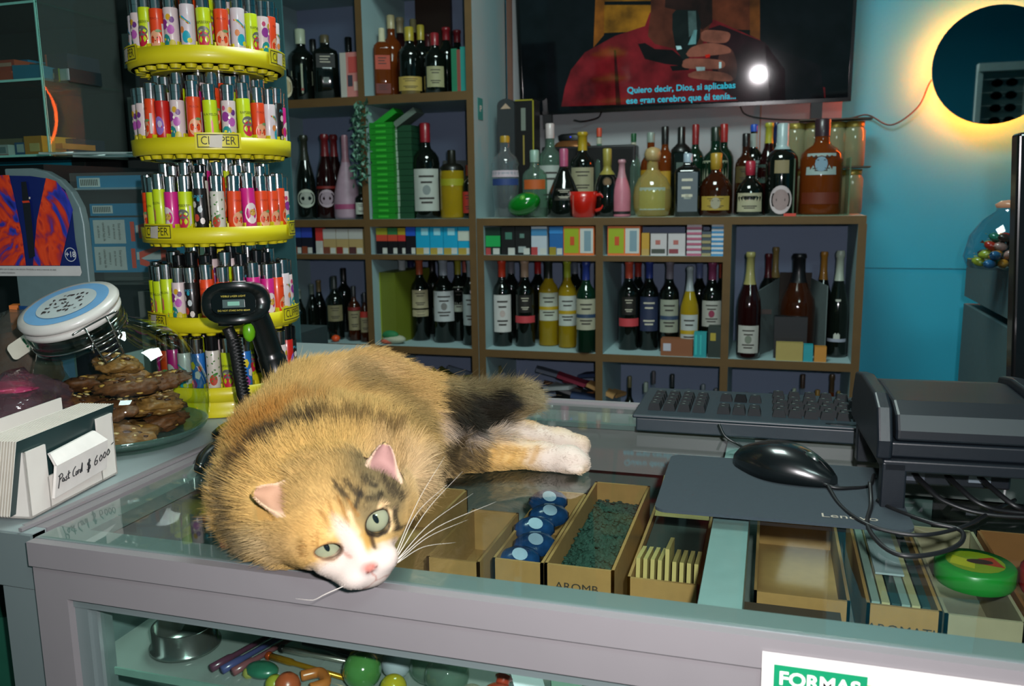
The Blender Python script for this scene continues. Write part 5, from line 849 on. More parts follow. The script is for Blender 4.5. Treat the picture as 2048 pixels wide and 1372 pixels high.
# ---------------------------------------------------------------- barcode scanner on its stand
sp = at(478, 608, Y=.93)
S = thing('barcode_scanner', 'black handheld barcode scanner with green trigger resting in its stand', 'scanner', sp, 0)
view = (sp-CAM).normalized(); yawv = math.atan2(view.x, view.y)
HZ = rot('Z', math.degrees(-yawv)) @ rot('Z', -8)
SM = mat('0a0f0e', .3, coat=.2); rings = []
for i in range(13):
    u = i/12; y = -.05+.12*u; w = (.043*(1-.30*u))*(1 if u > .06 else .9); h = .026*(1-.15*u); zc = .010*u
    rings.append([(w*math.copysign(abs(math.cos(a))**.75, math.cos(a)), y+.016*(math.cos(a)**2), zc+h*math.copysign(abs(math.sin(a))**.85, math.sin(a))) for a in (2*PI*k/24 for k in range(24))])
rings = [[(x*.55, y+.01, z*.55) for x, y, z in rings[0]]]+rings+[[(x*.5, y+.008, z*.5+.003) for x, y, z in rings[-1]]]
b = MB(); b.T = HZ @ rot('X', -8); b.loft(rings, SM); b.build('head', S)
b = MB(); b.T = HZ @ rot('X', -8); b.prism(rrect(-.026, -.013, .026, .013, .010), .0, .004, mat('030404', .1, coat=.6), frame((0, -.041, .0), (1, 0, 0), (0, 0, 1), (0, -1, 0))); b.build('scan_window', S)
b = MB(); b.T = HZ @ rot('X', -8); b.box(-.013, -.046, -.0055, .013, -.0455, .0045, mat('3a4a48', .2)); b.box(-.007, -.0463, -.003, .007, -.046, .002, mat('6a9a88', .2)); b.text('DO NOT STARE INTO BEAM', .003, mat('a8981c', .5), frame((0, -.0462, -.009), (1, 0, 0), (0, 0, 1), (0, -1, 0))); b.text('VISIBLE LASER LIGHT', .0032, mat('a8981c', .5), frame((0, -.0462, .0085), (1, 0, 0), (0, 0, 1), (0, -1, 0))); b.build('scan_sensor', S)
for s in (-1, 1):
    pass
hp = [Vector((.018, .01, -.015)), Vector((.024, .015, -.035)), Vector((.030, .02, -.06)), Vector((.036, .022, -.085)), Vector((.040, .018, -.108)), Vector((.037, .012, -.122))]
b = MB(); b.T = HZ; b.tube(spline(hp), [.016+.0*i for i in range(6)][0:1]*0 or [.0165 if i < 20 else .018 for i in range(len(spline(hp)))], SM, 16); b.ball(hp[-1], .0185, SM, 14); b.build('handle', S)
b = MB(); b.T = HZ; b.ball((.010, .0, -.036), .011, mat('5a9a10', .3, coat=.4), 12, sc=(.75, .7, 1.25)); b.build('trigger', S)
b = MB(); b.T = HZ; b.tube(spline([(-.016, .0, -.03), (-.010, .0, -.05), (-.006, 0, -.09), (-.002, 0, -.13), (.002, -.0, 1.012-sp.z)]), .0075, mat('090b0b', .4, bump=.8, scale=300), 12)
for k in range(26): b.lathe([(.0075, -.0012), (.0088, 0), (.0075, .0012)], BLK, 10, tr(-.008+.0004*k, 0, -.045-.0045*k))
b.build('flexible_neck', S); b = MB(); b.T = HZ; b.lathe([(.016, -.026), (.014, -.018)], SM, 14, tr(-.012, 0, 0)); b.build('cradle_clip', S)
b = MB(); b.T = tr(0, 0, 1.001-sp.z) @ HZ; b.lathe([(.047, 0), (.048, .006), (.04, .012), (.0001, .014)], SM, 28, tr(.004, -.002, 0), sy=1.15); b.build('stand_base', S)
# dark curved object on the glass beside the cat
b = MB(); P = spline([at(398, 938, Z=1.006), at(408, 918, Z=1.01), at(432, 897, Z=1.014), at(458, 880, Z=1.014), at(480, 870, Z=1.012)]); n = len(P); b.tube(P, [.004+.0055*math.sin(PI*min(1, i/(n-1)*.8+.1)) for i in range(n)], mat('07100e', .25, coat=.3), 12); tag(b.build('marker_pen'), 'thick curved black marker-like object lying on the glass between the jar and the cat', 'pen')
# ---------------------------------------------------------------- slanted glass jar
JB_ = Vector((-.800, .880, 1.001)); Mo = at(150, 640, Y=.845)
jv = (Mo-CAM).normalized(); ja = (cr-jv*cr.dot(jv)).normalized(); jb = (cu-jv*cu.dot(jv)-ja*cu.dot(ja)).normalized(); Nl = ((-.40*ja+.92*jb).normalized()*.925-.38*jv).normalized()
J = thing('glass_jar', 'big clear slanted jar with blue and white clip lid, holding nut bars', 'jar', JB_)
JG = glass('eaf5f0', refl=1.0, rough=.015, ior=1.55); rr = []
mo_l = Mo-JB_; N_ = 36
BT = spline([(0, 0, 0), (.0, 0, .03), (-.002, -.0, .07), (-.012, -.004, .115), tuple(mo_l-Nl*.022), tuple(mo_l)], 6)
RD = spline([(.096, 0, 0), (.108, 0, 0), (.106, 0, 0), (.086, 0, 0), (.056, 0, 0), (.054, 0, 0)], 6)
rings = [[(.0001*math.cos(2*PI*k/N_), .0001*math.sin(2*PI*k/N_), .003) for k in range(N_)], [(.09*math.cos(2*PI*k/N_), .09*math.sin(2*PI*k/N_), .0) for k in range(N_)]]
for i, (c, r) in enumerate(zip(BT, RD)):
    u = i/(len(BT)-1); n_ = Vector((0, 0, 1)).lerp(Nl, max(0, min(1, (u-.25)/.55))**1.2).normalized(); M_ = look(c, n_, (cr.x, cr.y, cr.z))
    rings.append([tuple(M_ @ Vector((r[0]*math.cos(2*PI*k/N_), r[0]*math.sin(2*PI*k/N_), 0))) for k in range(N_)])
b = MB(); b.loft(rings, JG, cap=False); jb_ = b.build('jar_body', J); b = MB(); b.lathe([(.0001, .003), (.090, .003), (.100, .008), (.1045, .016), (.1015, .016), (.095, .010), (.085, .007), (.0001, .006)], glass('8fbcae', dens=.12, ior=1.8), 40); b.build('thick_base', jb_)
Lm = look(mo_l, Nl, cr)
b = MB(); b.lathe([(.054, -.012), (.0575, -.010), (.0575, -.004), (.054, -.002)], JG, 40, Lm); b.lathe([(.054, -.024), (.0565, -.022), (.054, -.020)], JG, 40, Lm); b.build('rim', J)
b = MB(); WL = mat('b4b2ac', .35, coat=.3); b.lathe([(.052, .001), (.0575, .003), (.0585, .007), (.0565, .0105), (.053, .0115)], WL, 48, Lm); b.lathe([(.055, .012), (.0595, .014), (.0605, .018), (.058, .0225), (.050, .0235)], WL, 48, Lm); lid_ = b.build('lid', J)
b = MB(); b.lathe([(.0505, .0238), (.0001, .0242)], mat('5f8fb4', .45), 48, Lm); b.build('lid_disc', lid_)
b = MB(); b.lathe([(.036, .0243), (.0001, .0246)], mat('9fa9a8', .5), 32, Lm @ tr(.0, 0, .0004)); ik = mat('2c2a28', .6)

for k in range(46): yy = (.020, .010, 0, -.010, -.019)[k % 5]; xx = random.uniform(-1, 1)*(.030**2-yy*yy)**.5*.9; b.poly(ell(xx, yy+random.uniform(-.002, .002), random.uniform(.0012, .0035), random.uniform(.0008, .0022), 7, random.uniform(0, 3)), ik, .0256, Lm)
b.build('printed_emblem', lid_)
WR = mat('a8a8a4', .2, 1.0); b = MB(); lx = rot('Z', -38)
Tl = Lm @ lx
b.tube([Tl @ Vector(q) for q in spline([(.0585, -.028, .010), (.0615, -.026, .012), (.0625, 0, .013), (.0615, .026, .012), (.0585, .028, .010)])], .0012, WR, 6)
for s in (-1, 1): b.tube([Tl @ Vector(q) for q in ((.062, .014*s, .013), (.066, .014*s, .0), (.066, .013*s, -.018), (.069, .012*s, -.038))], .0013, WR, 6); b.tube([Tl @ Vector(q) for q in spline([(.059, .010*s, -.01), (.068, .016*s, -.008), (.069, .019*s, -.014), (.064, .018*s, -.02)])], .0012, WR, 6)
for z in (-.006, -.014, -.022, -.03, -.038): b.tube([Tl @ Vector(q) for q in ((.067, -.013, z), (.0685, 0, z), (.067, .013, z))], .0012, WR, 6)
b.lathe([(.0572, -.0165), (.0578, -.0155), (.0572, -.0145)], WR, 40, Lm); b.build('wire_clip', J)
nb = mat('5a3214', .6, var=.8, scale=150, bump=1.0); nb2 = mat('7a5226', .5, var=.8, scale=160, bump=1.0)
gold = mat('a9803a', .4)
for k, (x, y, z, a, s_) in enumerate(((-.03, -.05, .016, .2, 1), (.035, -.042, .018, .5, 1.1), (.045, .02, .018, 1.4, 1), (-.03, .04, .018, .8, 1), (.02, -.045, .046, -.2, 1.05), (.05, -.0, .044, .9, 1), (-.03, -.02, .046, .3, 1), (.02, .03, .048, .1, 1), (.035, -.03, .074, .6, 1), (0, .01, .076, -.3, 1), (.05, .02, .072, .2, .9), (-.055, -.02, .03, 1.5, 1), (-.055, .01, .065, 1.2, 1), (.01, -.015, .100, .4, .8))):
    b = MB(); m_ = [nb, nb2][k % 2]; b.ball((0, 0, 0), .033*s_, m_, 34, sc=(1.08, .78, .34))
    for v in range(len(b.v)):
        q = Vector(b.v[v]); w_ = Vector((k*3.1, 0, 0)); e = .30*noise.noise(q*60+w_)+.30*noise.cell(q*170+w_)*.5+.16*noise.noise(q*260+w_); b.v[v] = tuple(q*(1+e))
    for j in range(26):
        aa = random.uniform(0, 6.28); rr_ = random.uniform(.1, .95)**.5; b.ball((.031*s_*rr_*math.cos(aa), .023*s_*rr_*math.sin(aa), (.0105*(1-rr_*rr_)**.5+.001)*(1 if j % 3 else -1)), random.uniform(.0022, .0042), [gold, mat('3a1c0c', .5), mat('8f6a3a', .5), mat('c2a472', .4)][j % 4], 6, sc=(1.5, .8, .5))
    o = b.build('nut_bar'); o.location = JB_+Vector((x, y, z)); o.rotation_euler = (.25*math.sin(k*2), .2*math.cos(k), a); tag(o, f"brown nut bar in the slanted jar, {['lowest front left', 'lowest front', 'lowest right', 'lowest rear', 'second layer front', 'second layer right', 'second layer left', 'second layer rear', 'third layer front', 'third layer middle', 'third layer right', 'far left lower', 'far left upper', 'topmost'][k]}", 'nut bar', 'nut bars in the slanted jar')
# ---------------------------------------------------------------- postcard box
a0 = math.atan2(-(.748-.607), .0215); A = Vector((-.676, .612, 1.001)); dv = Vector((-.0205, .138, 0)); L_b = dv.length; ang = math.atan2(dv.y, dv.x)
PB = thing('postcard_box', 'white open card box with handwritten price holding postcards', 'box', A, ang); WB = mat('c3beb6', .7, var=.04)
# local x runs along the long side away from the camera, local y to the left
H = .066; Wd = .062
b = MB(); b.box(0, 0, 0, L_b, Wd, .002, WB); b.box(0, 0, 0, .030, .002, H, WB); b.box(L_b-.028, 0, 0, L_b, .002, H+.004, WB); b.box(.028, 0, 0, L_b-.026, .002, H*.50, WB); b.box(0, 0, 0, .002, Wd, H, WB); b.box(L_b-.002, 0, 0, L_b, Wd, H, WB); b.box(0, Wd-.002, 0, L_b, Wd, H+.02, WB); b.build('box_body', PB)
b = MB(); q0 = [(.030, -.004, .010), (L_b-.024, -.004, .014), (L_b-.026, -.010, .047), (.030, -.010, .044)]; q1 = [(.034, -.001, .055), (L_b-.034, -.001, .059)]
b.raw(q0+q1+[(p[0], p[1]+.003, p[2]) for p in q0+q1], [(0, 1, 2, 3), (3, 2, 5, 4), (7, 6, 9, 8), (8, 9, 10, 11), (0, 3, 9, 6), (1, 7, 8, 2), (0, 6, 7, 1), (4, 5, 11, 10)], mat('cbc6c0', .6)); b.build('price_flap', PB)
b = MB(); ik = mat('1a1c1e', .6)
ux = Vector((q0[1][0]-q0[0][0], 0, .004)).normalized(); uy = Vector((0, -.006, .033)).normalized(); 
def hand(strokes, ox, oy, s_, r=.0005):
    ox = (ox-.008)*.87+.004; s_ *= .87
    for st in strokes: b.tube([Vector(q0[0])+Vector((0, -.0005, 0))+ux*(ox+x*s_)+uy*(oy+y*s_) for x, y in ([(p[0], p[1]) for p in spline([(x, y, 0) for x, y in st], 5)] if len(st) > 2 else st)], r, ik, 5)
hand([[(0, -.5), (.15, 1), (.1, 1.9)], [(-.2, 1.7), (.6, 2), (.9, 1.4), (.2, 1)], [(1.3, .3), (.9, .5), (1.1, 1), (1.4, .7), (1.3, .3), (1.7, .5)], [(2.1, 1), (1.8, .8), (2.2, .4), (1.8, .2)], [(2.5, 1.8), (2.5, .4), (2.8, .4)], [(2.2, 1.2), (2.9, 1.3)], [(4.3, 1.9), (3.7, 1.2), (3.8, .3), (4.2, .2)], [(4.6, .9), (4.5, .2), (4.9, .3), (4.9, .9)], [(5.1, .2), (5.2, .9), (5.5, .8)], [(6, .9), (5.6, .5), (5.9, .2), (6.1, 1.9), (6.2, .2)]], .008, .012, .0068)
hand([[(.7, 1.6), (0, 1.4), (.1, 1), (.7, .8), (.6, .2), (-.1, .3)], [(.25, 2), (.2, -.3)], [(.45, 2), (.4, -.3)]], .0605, .010, .0075)
for k, ox in enumerate((.074, .084, .0915, .099)): hand([[(.7, 1.9), (.1, 1), (.2, .2), (.8, .3), (.8, .9), (.2, .9)] if k == 0 else [(.4, 1.4), (0, .8), (.3, .2), (.8, .7), (.4, 1.4)]], ox, .011+.001*k, .0068)
hand([[(0, 2.2), (.5, 2.4)]], .1075, .013, .0068); b.build('handwriting', PB)
for k in range(14):
    T = Matrix.Translation(A) @ rot('Z', math.degrees(ang)) @ tr(-.008, .016+.0030*k, .004) @ rot('X', 12)
    b = MB(); b.box(0, 0, 0, .152, .0008, .077, PAPER, fm={'f': mat('1f3434' if k == 0 else 'b9b3a6', .35, var=.5, scale=18)})
    o = b.build('postcard'); o.matrix_world = T; o.rotation_mode = 'XYZ'; tag(o, 'front postcard with dark teal picture leaning in the white box' if k == 0 else f"cream-edged postcard, {['', 'second', 'third', 'fourth', 'fifth', 'sixth', 'seventh', 'eighth', 'ninth', 'tenth', 'eleventh', 'twelfth', 'thirteenth', 'rearmost'][k]} in the leaning stack", 'postcard', None if k == 0 else 'postcards in the white box')
# ---------------------------------------------------------------- bags left of the jar
PL = glass('dcdcd0', refl=1.0, rough=.08, bump=.9, dens=.05); pkb = glass('eec2d2', refl=1, rough=.08, bump=.9, dens=.06, ior=1.8)
def bagmesh(c, sx, sy, sz, T, m, seed, seg=28, amp=.3):
    b = MB(); b.ball((0, 0, 0), 1, m, seg); out = []
    for q in b.v: v = Vector(q); n_ = 1+amp*noise.noise(v*2.2+Vector((seed, 0, 0)))+.12*noise.noise(v*7+Vector((seed, 3, 0))); out.append(tuple(T @ Vector((v.x*sx*n_, v.y*sy*n_, v.z*sz*n_))))
    b.v = out; return b
c0 = at(45, 745, Y=.93); t = thing('snack_bag', 'clear bag of brown snack with white label and green lettering, left of the jar', 'bag', (c0.x, .93, 1.0)); zc = c0.z-1.0
bagmesh(0, .075, .055, .095, tr(0, 0, zc) @ rot('Y', 35), PL, 1).build('bag_film', t); bagmesh(0, .065, .046, .078, tr(-.0, 0, zc-.012) @ rot('Y', 35), mat('4a2e1a', .6, var=.5, scale=60, bump=1.0), 2).build('snack_filling', t)
lp = at(75, 672, Y=.865); b = MB(); Tb = look(lp-Vector((c0.x, .93, 1.0)), -cf+.25*cu, cr) @ rot('Z', 38); b.prism(rrect(-.040, -.012, .035, .012, .006), 0, .001, mat('b9b6a6', .5), Tb); b.text('!nuvi', .020, mat('1a5a38', .5), Tb @ rot('Z', 180) @ tr(0, 0, -.0) @ rot('Z', 180) @ tr(0, 0, .0014), bold=.02); b.build('label', t)
b = MB(); b.box(-.03, -.012, 0, .03, .012, .10, mat('b8621c', .5)); b.box(-.002, -.0126, .055, .014, -.0118, .085, mat('2f7a9a', .5)); b.box(.020, -.0128, .045, .027, -.0118, .09, mat('9aa09a', .5)); o = b.build('orange_box'); o.location = (at(88, 800, Y=1.0).x, 1.0, 1.0); o.location.z = 1.055; o.rotation_euler.z = .6; tag(o, 'orange carton with blue square behind the snack bag', 'box')
b = MB(); b.box(-.05, -.04, 0, .05, .04, .055, mat('5a4632', .7)); o = b.build('carton'); o.location = (at(88, 800, Y=1.0).x, 1.0, 1.0); o.rotation_euler.z = .6; tag(o, 'brown carton supporting the orange one, behind the snack bag', 'box')
c1 = at(30, 815, Y=.78); t = thing('pink_bag', 'clear and pink plastic bag behind the postcard box', 'bag', (c1.x-.02, .80, 1.0)); bagmesh(0, .07, .065, .040, tr(0, 0, .05), pkb, 5, amp=.5).build('bag_film', t); bagmesh(0, .058, .05, .030, tr(-.0, 0, .036), mat('2f1c14', .5, var=.6, scale=40), 6).build('bag_filling', t); bagmesh(0, .05, .03, .006, tr(-.01, -.01, .082), mat('a03a5c', .25, coat=.5, bump=.8), 8).build('pink_wrap', t); b = MB(); b.box(-.05, -.052, .018, -.005, -.04, .045, mat('a81410', .4)); b.build('red_label', t)
# ---------------------------------------------------------------- vape display with poster, packs and clear case
V = thing('poster_display', 'grey rounded counter display with blue and red poster', 'display stand', (-.945, .93, 1.0), math.radians(0))
def loc(px, py, Y=.93): p = at(px, py, Y=Y); return (p.x+.945, p.z-1.0)
x0, z0 = loc(-60, 560); x1, z1 = loc(178, 560); xt, zt = loc(60, 336)
FRM = mat('5b6f70', .45, .1); zb = z0-.005; xr = x1; zt = zt
b = MB(); O = [(xr, 0), (xr, zt-.075)]+[(xr-.085+.085*math.cos(a), zt-.075+.075*math.sin(a)) for a in (.3, .6, .9, 1.2, 1.5)]+[(-.06, zt), (-.06, 0)]
b.prism([(x, z) for x, z in O], 0, .012, FRM, frame((0, .012, 0), (1, 0, 0), (0, 0, 1), (0, -1, 0)) @ tr(0, 0, .0)); b.build('frame_panel', V, bevel=.002)
wv, wz = loc(20, 650); b = MB()
b.box(-.06, -.0008, .035, -.012, -.0003, zb-.03, mat('123a6a', .4)); b.box(.03, -.0008, .03, .105, -.0003, zb-.035, mat('12101c', .3)); b.box(.060, -.001, zb-.055, .083, -.0006, zb-.047, mat('8a1c1c', .4)); b.box(-.01, -.0008, .03, .026, -.0003, zb-.035, mat('4c6c8a', .4)); b.build('lower_opening', V)
def pq(px, py): p = at(px, py, Y=.928); return (p.x+.945, p.z-1.0)
b = MB(); F_ = frame((0, -.0015, 0), (1, 0, 0), (0, 0, 1), (0, -1, 0))
def pp(pts, c, k, sm=0, e=0):
    P_ = [pq(*q) for q in pts]
    if sm: P_ = [(v.x, v.y) for v in spline([(x, y, 0) for x, y in P_+[P_[0]]], 5)][:-1]
    b.poly(P_, mat(c, .25, coat=.4, var=.08), .0004*k, F_)
pp([(-40, 350), (60, 352), (100, 358), (130, 380), (144, 420), (150, 480), (160, 532), (-30, 532)], '101b52', 0); pp([(-30, 532), (160, 532), (163, 545), (160, 552), (-30, 552)], 'b3b3b0', 0)
def swirl():
    m = bpy.data.materials.new('swirl_print'); m.use_nodes = True; nt = m.node_tree; p_ = nt.nodes['Principled BSDF']; p_.inputs['Roughness'].default_value = .3; tc = nt.nodes.new('ShaderNodeTexCoord'); nz = nt.nodes.new('ShaderNodeTexNoise'); nz.inputs['Scale'].default_value = 12; nz.inputs['Detail'].default_value = 2; nz.inputs['Distortion'].default_value = 3.2
    r_ = nt.nodes.new('ShaderNodeValToRGB'); e = r_.color_ramp.elements; e[0].position = .30; e[0].color = lin('141a5a'); e[1].position = .42; e[1].color = lin('2a3496')
    for q_, c_ in ((.46, '7a2440'), (.52, 'b83216'), (.60, 'c8401c'), (.66, '98241c'), (.72, '2c2c84')): k_ = e.new(q_); k_.color = lin(c_)
    nt.links.new(tc.outputs['Object'], nz.inputs['Vector']); nt.links.new(nz.outputs['Fac'], r_.inputs[0]); nt.links.new(r_.outputs[0], p_.inputs['Base Color']); return m
SW = swirl()
for P_ in ([(-40, 352), (18, 350), (30, 400), (44, 470), (52, 531), (-40, 531)], [(92, 356), (112, 362), (134, 388), (146, 420), (120, 531), (66, 531), (74, 440)]): b.poly([pq(*q) for q in P_], SW, .0006, F_)
pp([(44, 364), (54, 363), (60, 402), (47, 403)], '15161c', 5); pp([(46, 402), (60, 401), (62, 405), (48, 406)], 'b0341c', 6); pp([(47, 406), (62, 405), (72, 512), (60, 517)], '17191f', 5); pp([(60, 394), (63, 394), (63, 398), (60, 398)], 'b8b0a8', 6)
b.text('+18', .0105, mat('b0b4b8', .4), F_ @ tr(pq(144, 509)[0], pq(144, 509)[1], .0032), bold=.02)
cx, cz = pq(144, 509); b.raw([(cx+r*math.cos(2*PI*k/24), -.0046, cz+r*math.sin(2*PI*k/24)) for r in (.0085, .0095) for k in range(24)], [(k, (k+1) % 24, 24+(k+1) % 24, 24+k) for k in range(24)], mat('b0b4b8', .4))
for k, (s_, y) in enumerate((('Este producto es dañino para la salud y crea adicción. Prohibida su venta a menores de edad.', 538), ('Solo para adultos fumadores.', 545))): b.text(s_, .0033, mat('3a3a3a', .5), F_ @ tr(pq(42 if k == 0 else 10, y)[0], pq(0, y)[1], .0014))
b.build('poster', V)
# packs inside the clear side of the display
def lp_(px, py, Y): return at(px, py, Y=Y)
BX = mat('0f6a94', .4, coat=.2, var=.06); D0 = math.radians(14)
def vpack(px, py, w, h, d, lb, face, Y=1.2, rz=12):
    p = lp_(px, py, Y); t = thing('product_box', lb, 'box', (p.x, Y, p.z), math.radians(rz), 'blue boxes in the clear display case'); t.scale = (1.2,)*3; b = MB(); b.box(0, 0, 0, w, d, h, BX); b.build('box_body', t)
    b = MB()
    if face == 'bar': b.box(.004, -.0006, h*.2, .034, 0, h*.85, mat('a9b0b4', .5)); [b.box(.006+.0026*k, -.0009, h*.3, .0072+.0026*k, -.0006, h*.75, INK) for k in range(10)]
    else:
        b.box(.005, -.0006, h*.08, .052, 0, h*.92, mat('a5a8ac', .5))
        for k, s_ in enumerate(('Este producto', 'no es inocuo', 'contiene y', 'cantidad baja de', 'es adictivo')): b.text(s_, .0055, INK, frame((.044-.0078*k, -.0012, h*.5), (0, 0, -1), (1, 0, 0), (0, -1, 0)), sx=.75)
        R_ = mat('c2381a', .4); b.box(.060, -.0006, .006, .066, 0, h*.85, R_); b.box(.068, -.0006, h*.45, .105, 0, h*.72, mat('a9aeb4', .5)); b.box(.104, -.0008, h*.4, .112, 0, h*.8, R_)
        for s in (-1, 1): b.raw([(.072, -.001, h*.5-s*.001), (.072, -.001, h*.5+s*.009), (.102, -.001, h*(.5)+s*h*.44), (.108, -.001, h*.5+s*h*.36)], [(0, 1, 2, 3) if s < 0 else (3, 2, 1, 0)], R_)
        b.text('VEEV', .010, mat('9fb8c4', .4), frame((.122, -.001, h*.5), (0, 0, -1), (1, 0, 0), (0, -1, 0)), bold=.02)
    b.build('printed_face', t); return t
vpack(187, 492+53, .128, .040, .045, 'blue box with orange chevrons and warning text, lower of the two', 'face'); vpack(184, 492, .120, .040, .045, 'blue box with orange chevrons and warning text, upper of the two', 'face')
vpack(181, 432, .112, .017, .045, 'flat blue box with barcode lying on the chevron boxes', 'bar'); vpack(155, 380, .115, .019, .045, 'flat blue box with barcode on the upper clear shelf', 'bar', Y=1.18)
t = thing('clear_case', 'transparent display case holding the blue boxes beside the poster', 'case', lp_(180, 560, 1.185)); t.scale = (1.2, 1.2, 1.2); CG = glass('eef6f2', dens=.02); t.rotation_euler.z = math.radians(12)
b = MB(); b.box(-.008, -.01, -.006, .165, .07, -.003, CG); b.box(.155, -.01, 0, .158, .07, .135, CG); b.box(-.02, -.012, .127, .12, .06, .1295, glass('dfece8', dens=.2)); b.box(-.008, -.012, 0, .158, -.010, .15, CG); b.build('panel', t)
b = MB(); Pc = [(.158, 0), (.158, .12)]+[(.118+.04*math.cos(a), .13+.045*math.sin(a)) for a in (.3, .7, 1.1, 1.5)]+[(-.05, .178), (-.05, .17), (.11, .17), (.15, .12), (.15, 0)]; b.tube([(x, -.01, z) for x, z in Pc[:-4]+[(.0, .178)]], .0016, glass('c0d4d0', dens=.4), 6); b.tube([(x, .07, z) for x, z in Pc[:-4]+[(.0, .178)]], .0016, glass('c0d4d0', dens=.4), 6); b.build('curved_edge', t)
# blurred packs behind the clear case
b = MB(); b.box(-.08, 0, 0, .10, .1, .152, mat('44504c', .7)); b.box(-.01, -.001, .085, .03, 0, .12, mat('7a2f34', .7)); b.box(.04, -.001, .06, .07, 0, .11, mat('3a5a34', .7)); o = b.build('carton'); o.location = (-.965, 1.225, .999); o.rotation_euler.z = .2; tag(o, 'grey-green carton with faint red and green print behind the jar', 'box')
# ---------------------------------------------------------------- tall clear cabinet and black tower at far left
yB = 1.35
C2 = thing('acrylic_cabinet', 'clear acrylic cabinet with pale teal edges at upper left', 'cabinet', (-1.60, 1.25, 1.375))
xr = at(66, 8, Y=1.25).x+1.60; xr = .375
G2 = glass('e2efea', refl=.25, dens=.015); EG = mat('6fb0a0', .2, coat=.3)  # EG is an even pale teal for the acrylic edges
zs_ = [at(95, 312, Y=1.25).z-1.375, at(80, 160, Y=1.25).z-1.375, at(66, 5, Y=1.25).z-1.375]
xr = at(85, 160, Y=1.25).x+1.60
b = MB()
for z in zs_: b.box(-.2, 0, z, xr, .2, z+.004, G2); b.box(-.2, -.001, z, xr, .0, z+.004, EG)
b.build('shelf', C2)
b = MB(); b.box(xr-.003, 0, zs_[0], xr, .004, zs_[2]+.25, EG); b.box(xr-.003, .004, zs_[0], xr, .2, zs_[2]+.25, G2); b.box(xr-.003, .196, zs_[0], xr, .2, zs_[2]+.25, DARK); b.box(-.2, .001, zs_[0], xr, .003, zs_[2]+.25, G2); b.build('side_panel', C2)
b = MB(); b.box(-.2, .2, zs_[0], xr+.03, .21, zs_[2]+.25, mat('0c1616', .5)); b.box(xr+.01, .195, zs_[0]+.03, xr+.07, .2, zs_[1]-.01, mat('3b4a46', .6)); b.box(xr+.01, .195, zs_[1]+.045, xr+.07, .2, zs_[2]-.02, mat('3b4a46', .6)); b.build('back_panel', C2)
def sbox(px, py, w, h, Y, c, lb, bands=(), rz=0, d=.08):
    p = at(px, py, Y=Y); b = MB(); b.box(0, 0, 0, w, d, h, mat(c, .4, coat=.2))
    for (u0, v0, u1, v1, cc) in bands: b.box(w*u0, -.0008, h*v0, w*u1, 0, h*v1, mat(cc, .5))
    o = b.build('product_box'); o.location = (p.x, Y, p.z); o.rotation_euler.z = rz; tag(o, lb, 'box'); return o
s1 = zs_[1]+1.375+.0045; s0 = zs_[0]+1.375+.0045
def on(o, z): o.location.z = z; return o
on(sbox(-20, 150, .050, .018, 1.27, 'b0442c', 'red-orange flat box at the left of the upper acrylic shelf'), s1); on(sbox(-30, 150, .072, .026, 1.30, 'a8402a', 'red-orange box with pale print standing behind the flat one', [(.3, .55, .9, .8, 'b88a7a')]), s1+.018)
on(sbox(26, 150, .052, .026, 1.26, '12607f', 'blue box on the upper acrylic shelf right of the red ones', rz=.25), s1); on(sbox(34, 120, .025, .05, 1.34, '145e8a', 'small blue box standing at the back of the upper acrylic shelf'), s1); on(sbox(58, 120, .028, .04, 1.33, '3a5450', 'grey-green box standing at the back beside the blue one'), s1)
on(sbox(84, 150, .062, .024, 1.31, '0b1416', 'black box with white barcode end beside the acrylic cabinet', [(.62, .0, .66, 1, '8a9a1c'), (.68, .1, 1.0, .95, '8f9a98'), (.1, .3, .45, .7, '55706a')]), s1); on(sbox(92, 130, .050, .030, 1.33, '0e1024', 'navy box with orange edge lying on the black barcode box', [(0, 0, .06, 1, 'a8452c')]), s1+.024)
on(sbox(-30, 300, .055, .02, 1.27, 'a8a8aa', 'white box with red edging on the lower acrylic shelf', [(0, 0, 1, .12, 'a83a2a'), (.2, .25, .9, .8, '6a7a80')]), s0); on(sbox(30, 300, .022, .022, 1.26, '1a4f7a', 'small blue box with white barcode on the lower acrylic shelf', [(.25, .2, .95, .85, 'a8b0b0')]), s0)
t_o = on(sbox(50, 300, .040, .032, 1.255, 'bf7a14', 'amber box with white print on the lower acrylic shelf', [(.3, .15, .85, .6, 'c8a868')]), s0); on(sbox(-30, 290, .12, .016, 1.33, '6f6248', 'tan flat box at the back of the lower acrylic shelf'), s0+.02); on(sbox(-30, 300, .12, .02, 1.33, '4c4434', 'brown flat box under the tan one at the back'), s0)
on(sbox(98, 312, .058, .030, 1.31, '0e1024', 'navy box on the lower level right of the acrylic cabinet'), s0); on(sbox(96, 300, .034, .010, 1.285, 'b8651c', 'thin orange box lying before the navy box', [(.1, .2, .5, .7, 'c89a6a')]), s0+.010)
T2 = thing('black_tower', 'tall plain black cabinet between the acrylic case and the lighter stand', 'cabinet', (at(178, 300, Y=1.465).x, 1.465, 1.372)); xw = at(255, 300, Y=1.465).x-T2.location.x
b = MB(); b.box(-.045, .0, 0, xw, .16, .6, mat('0a0c0c', .55)); b.build('housing', T2); b = MB(); b.box(-.045, -.003, 0, -.012, 0, .6, mat('18211f', .4)); b.box(xw-.004, -.002, 0, xw, 0, .6, mat('101413', .4)); b.build('edge_trim', T2)
b = MB(); b.box(-.45, -.26, -.03, .14, .18, -.002, mat('080a0a', .45)); o = b.build('black_shelf'); o.location = T2.location; tag(o, 'black shelf slab carrying the acrylic cabinet and the black tower', 'shelf')
for x in (-.07,): b = MB(); b.tube([(0, 0, 0), (0, 0, .075)], .006, mat('3a4a4a', .3, .5), 10)
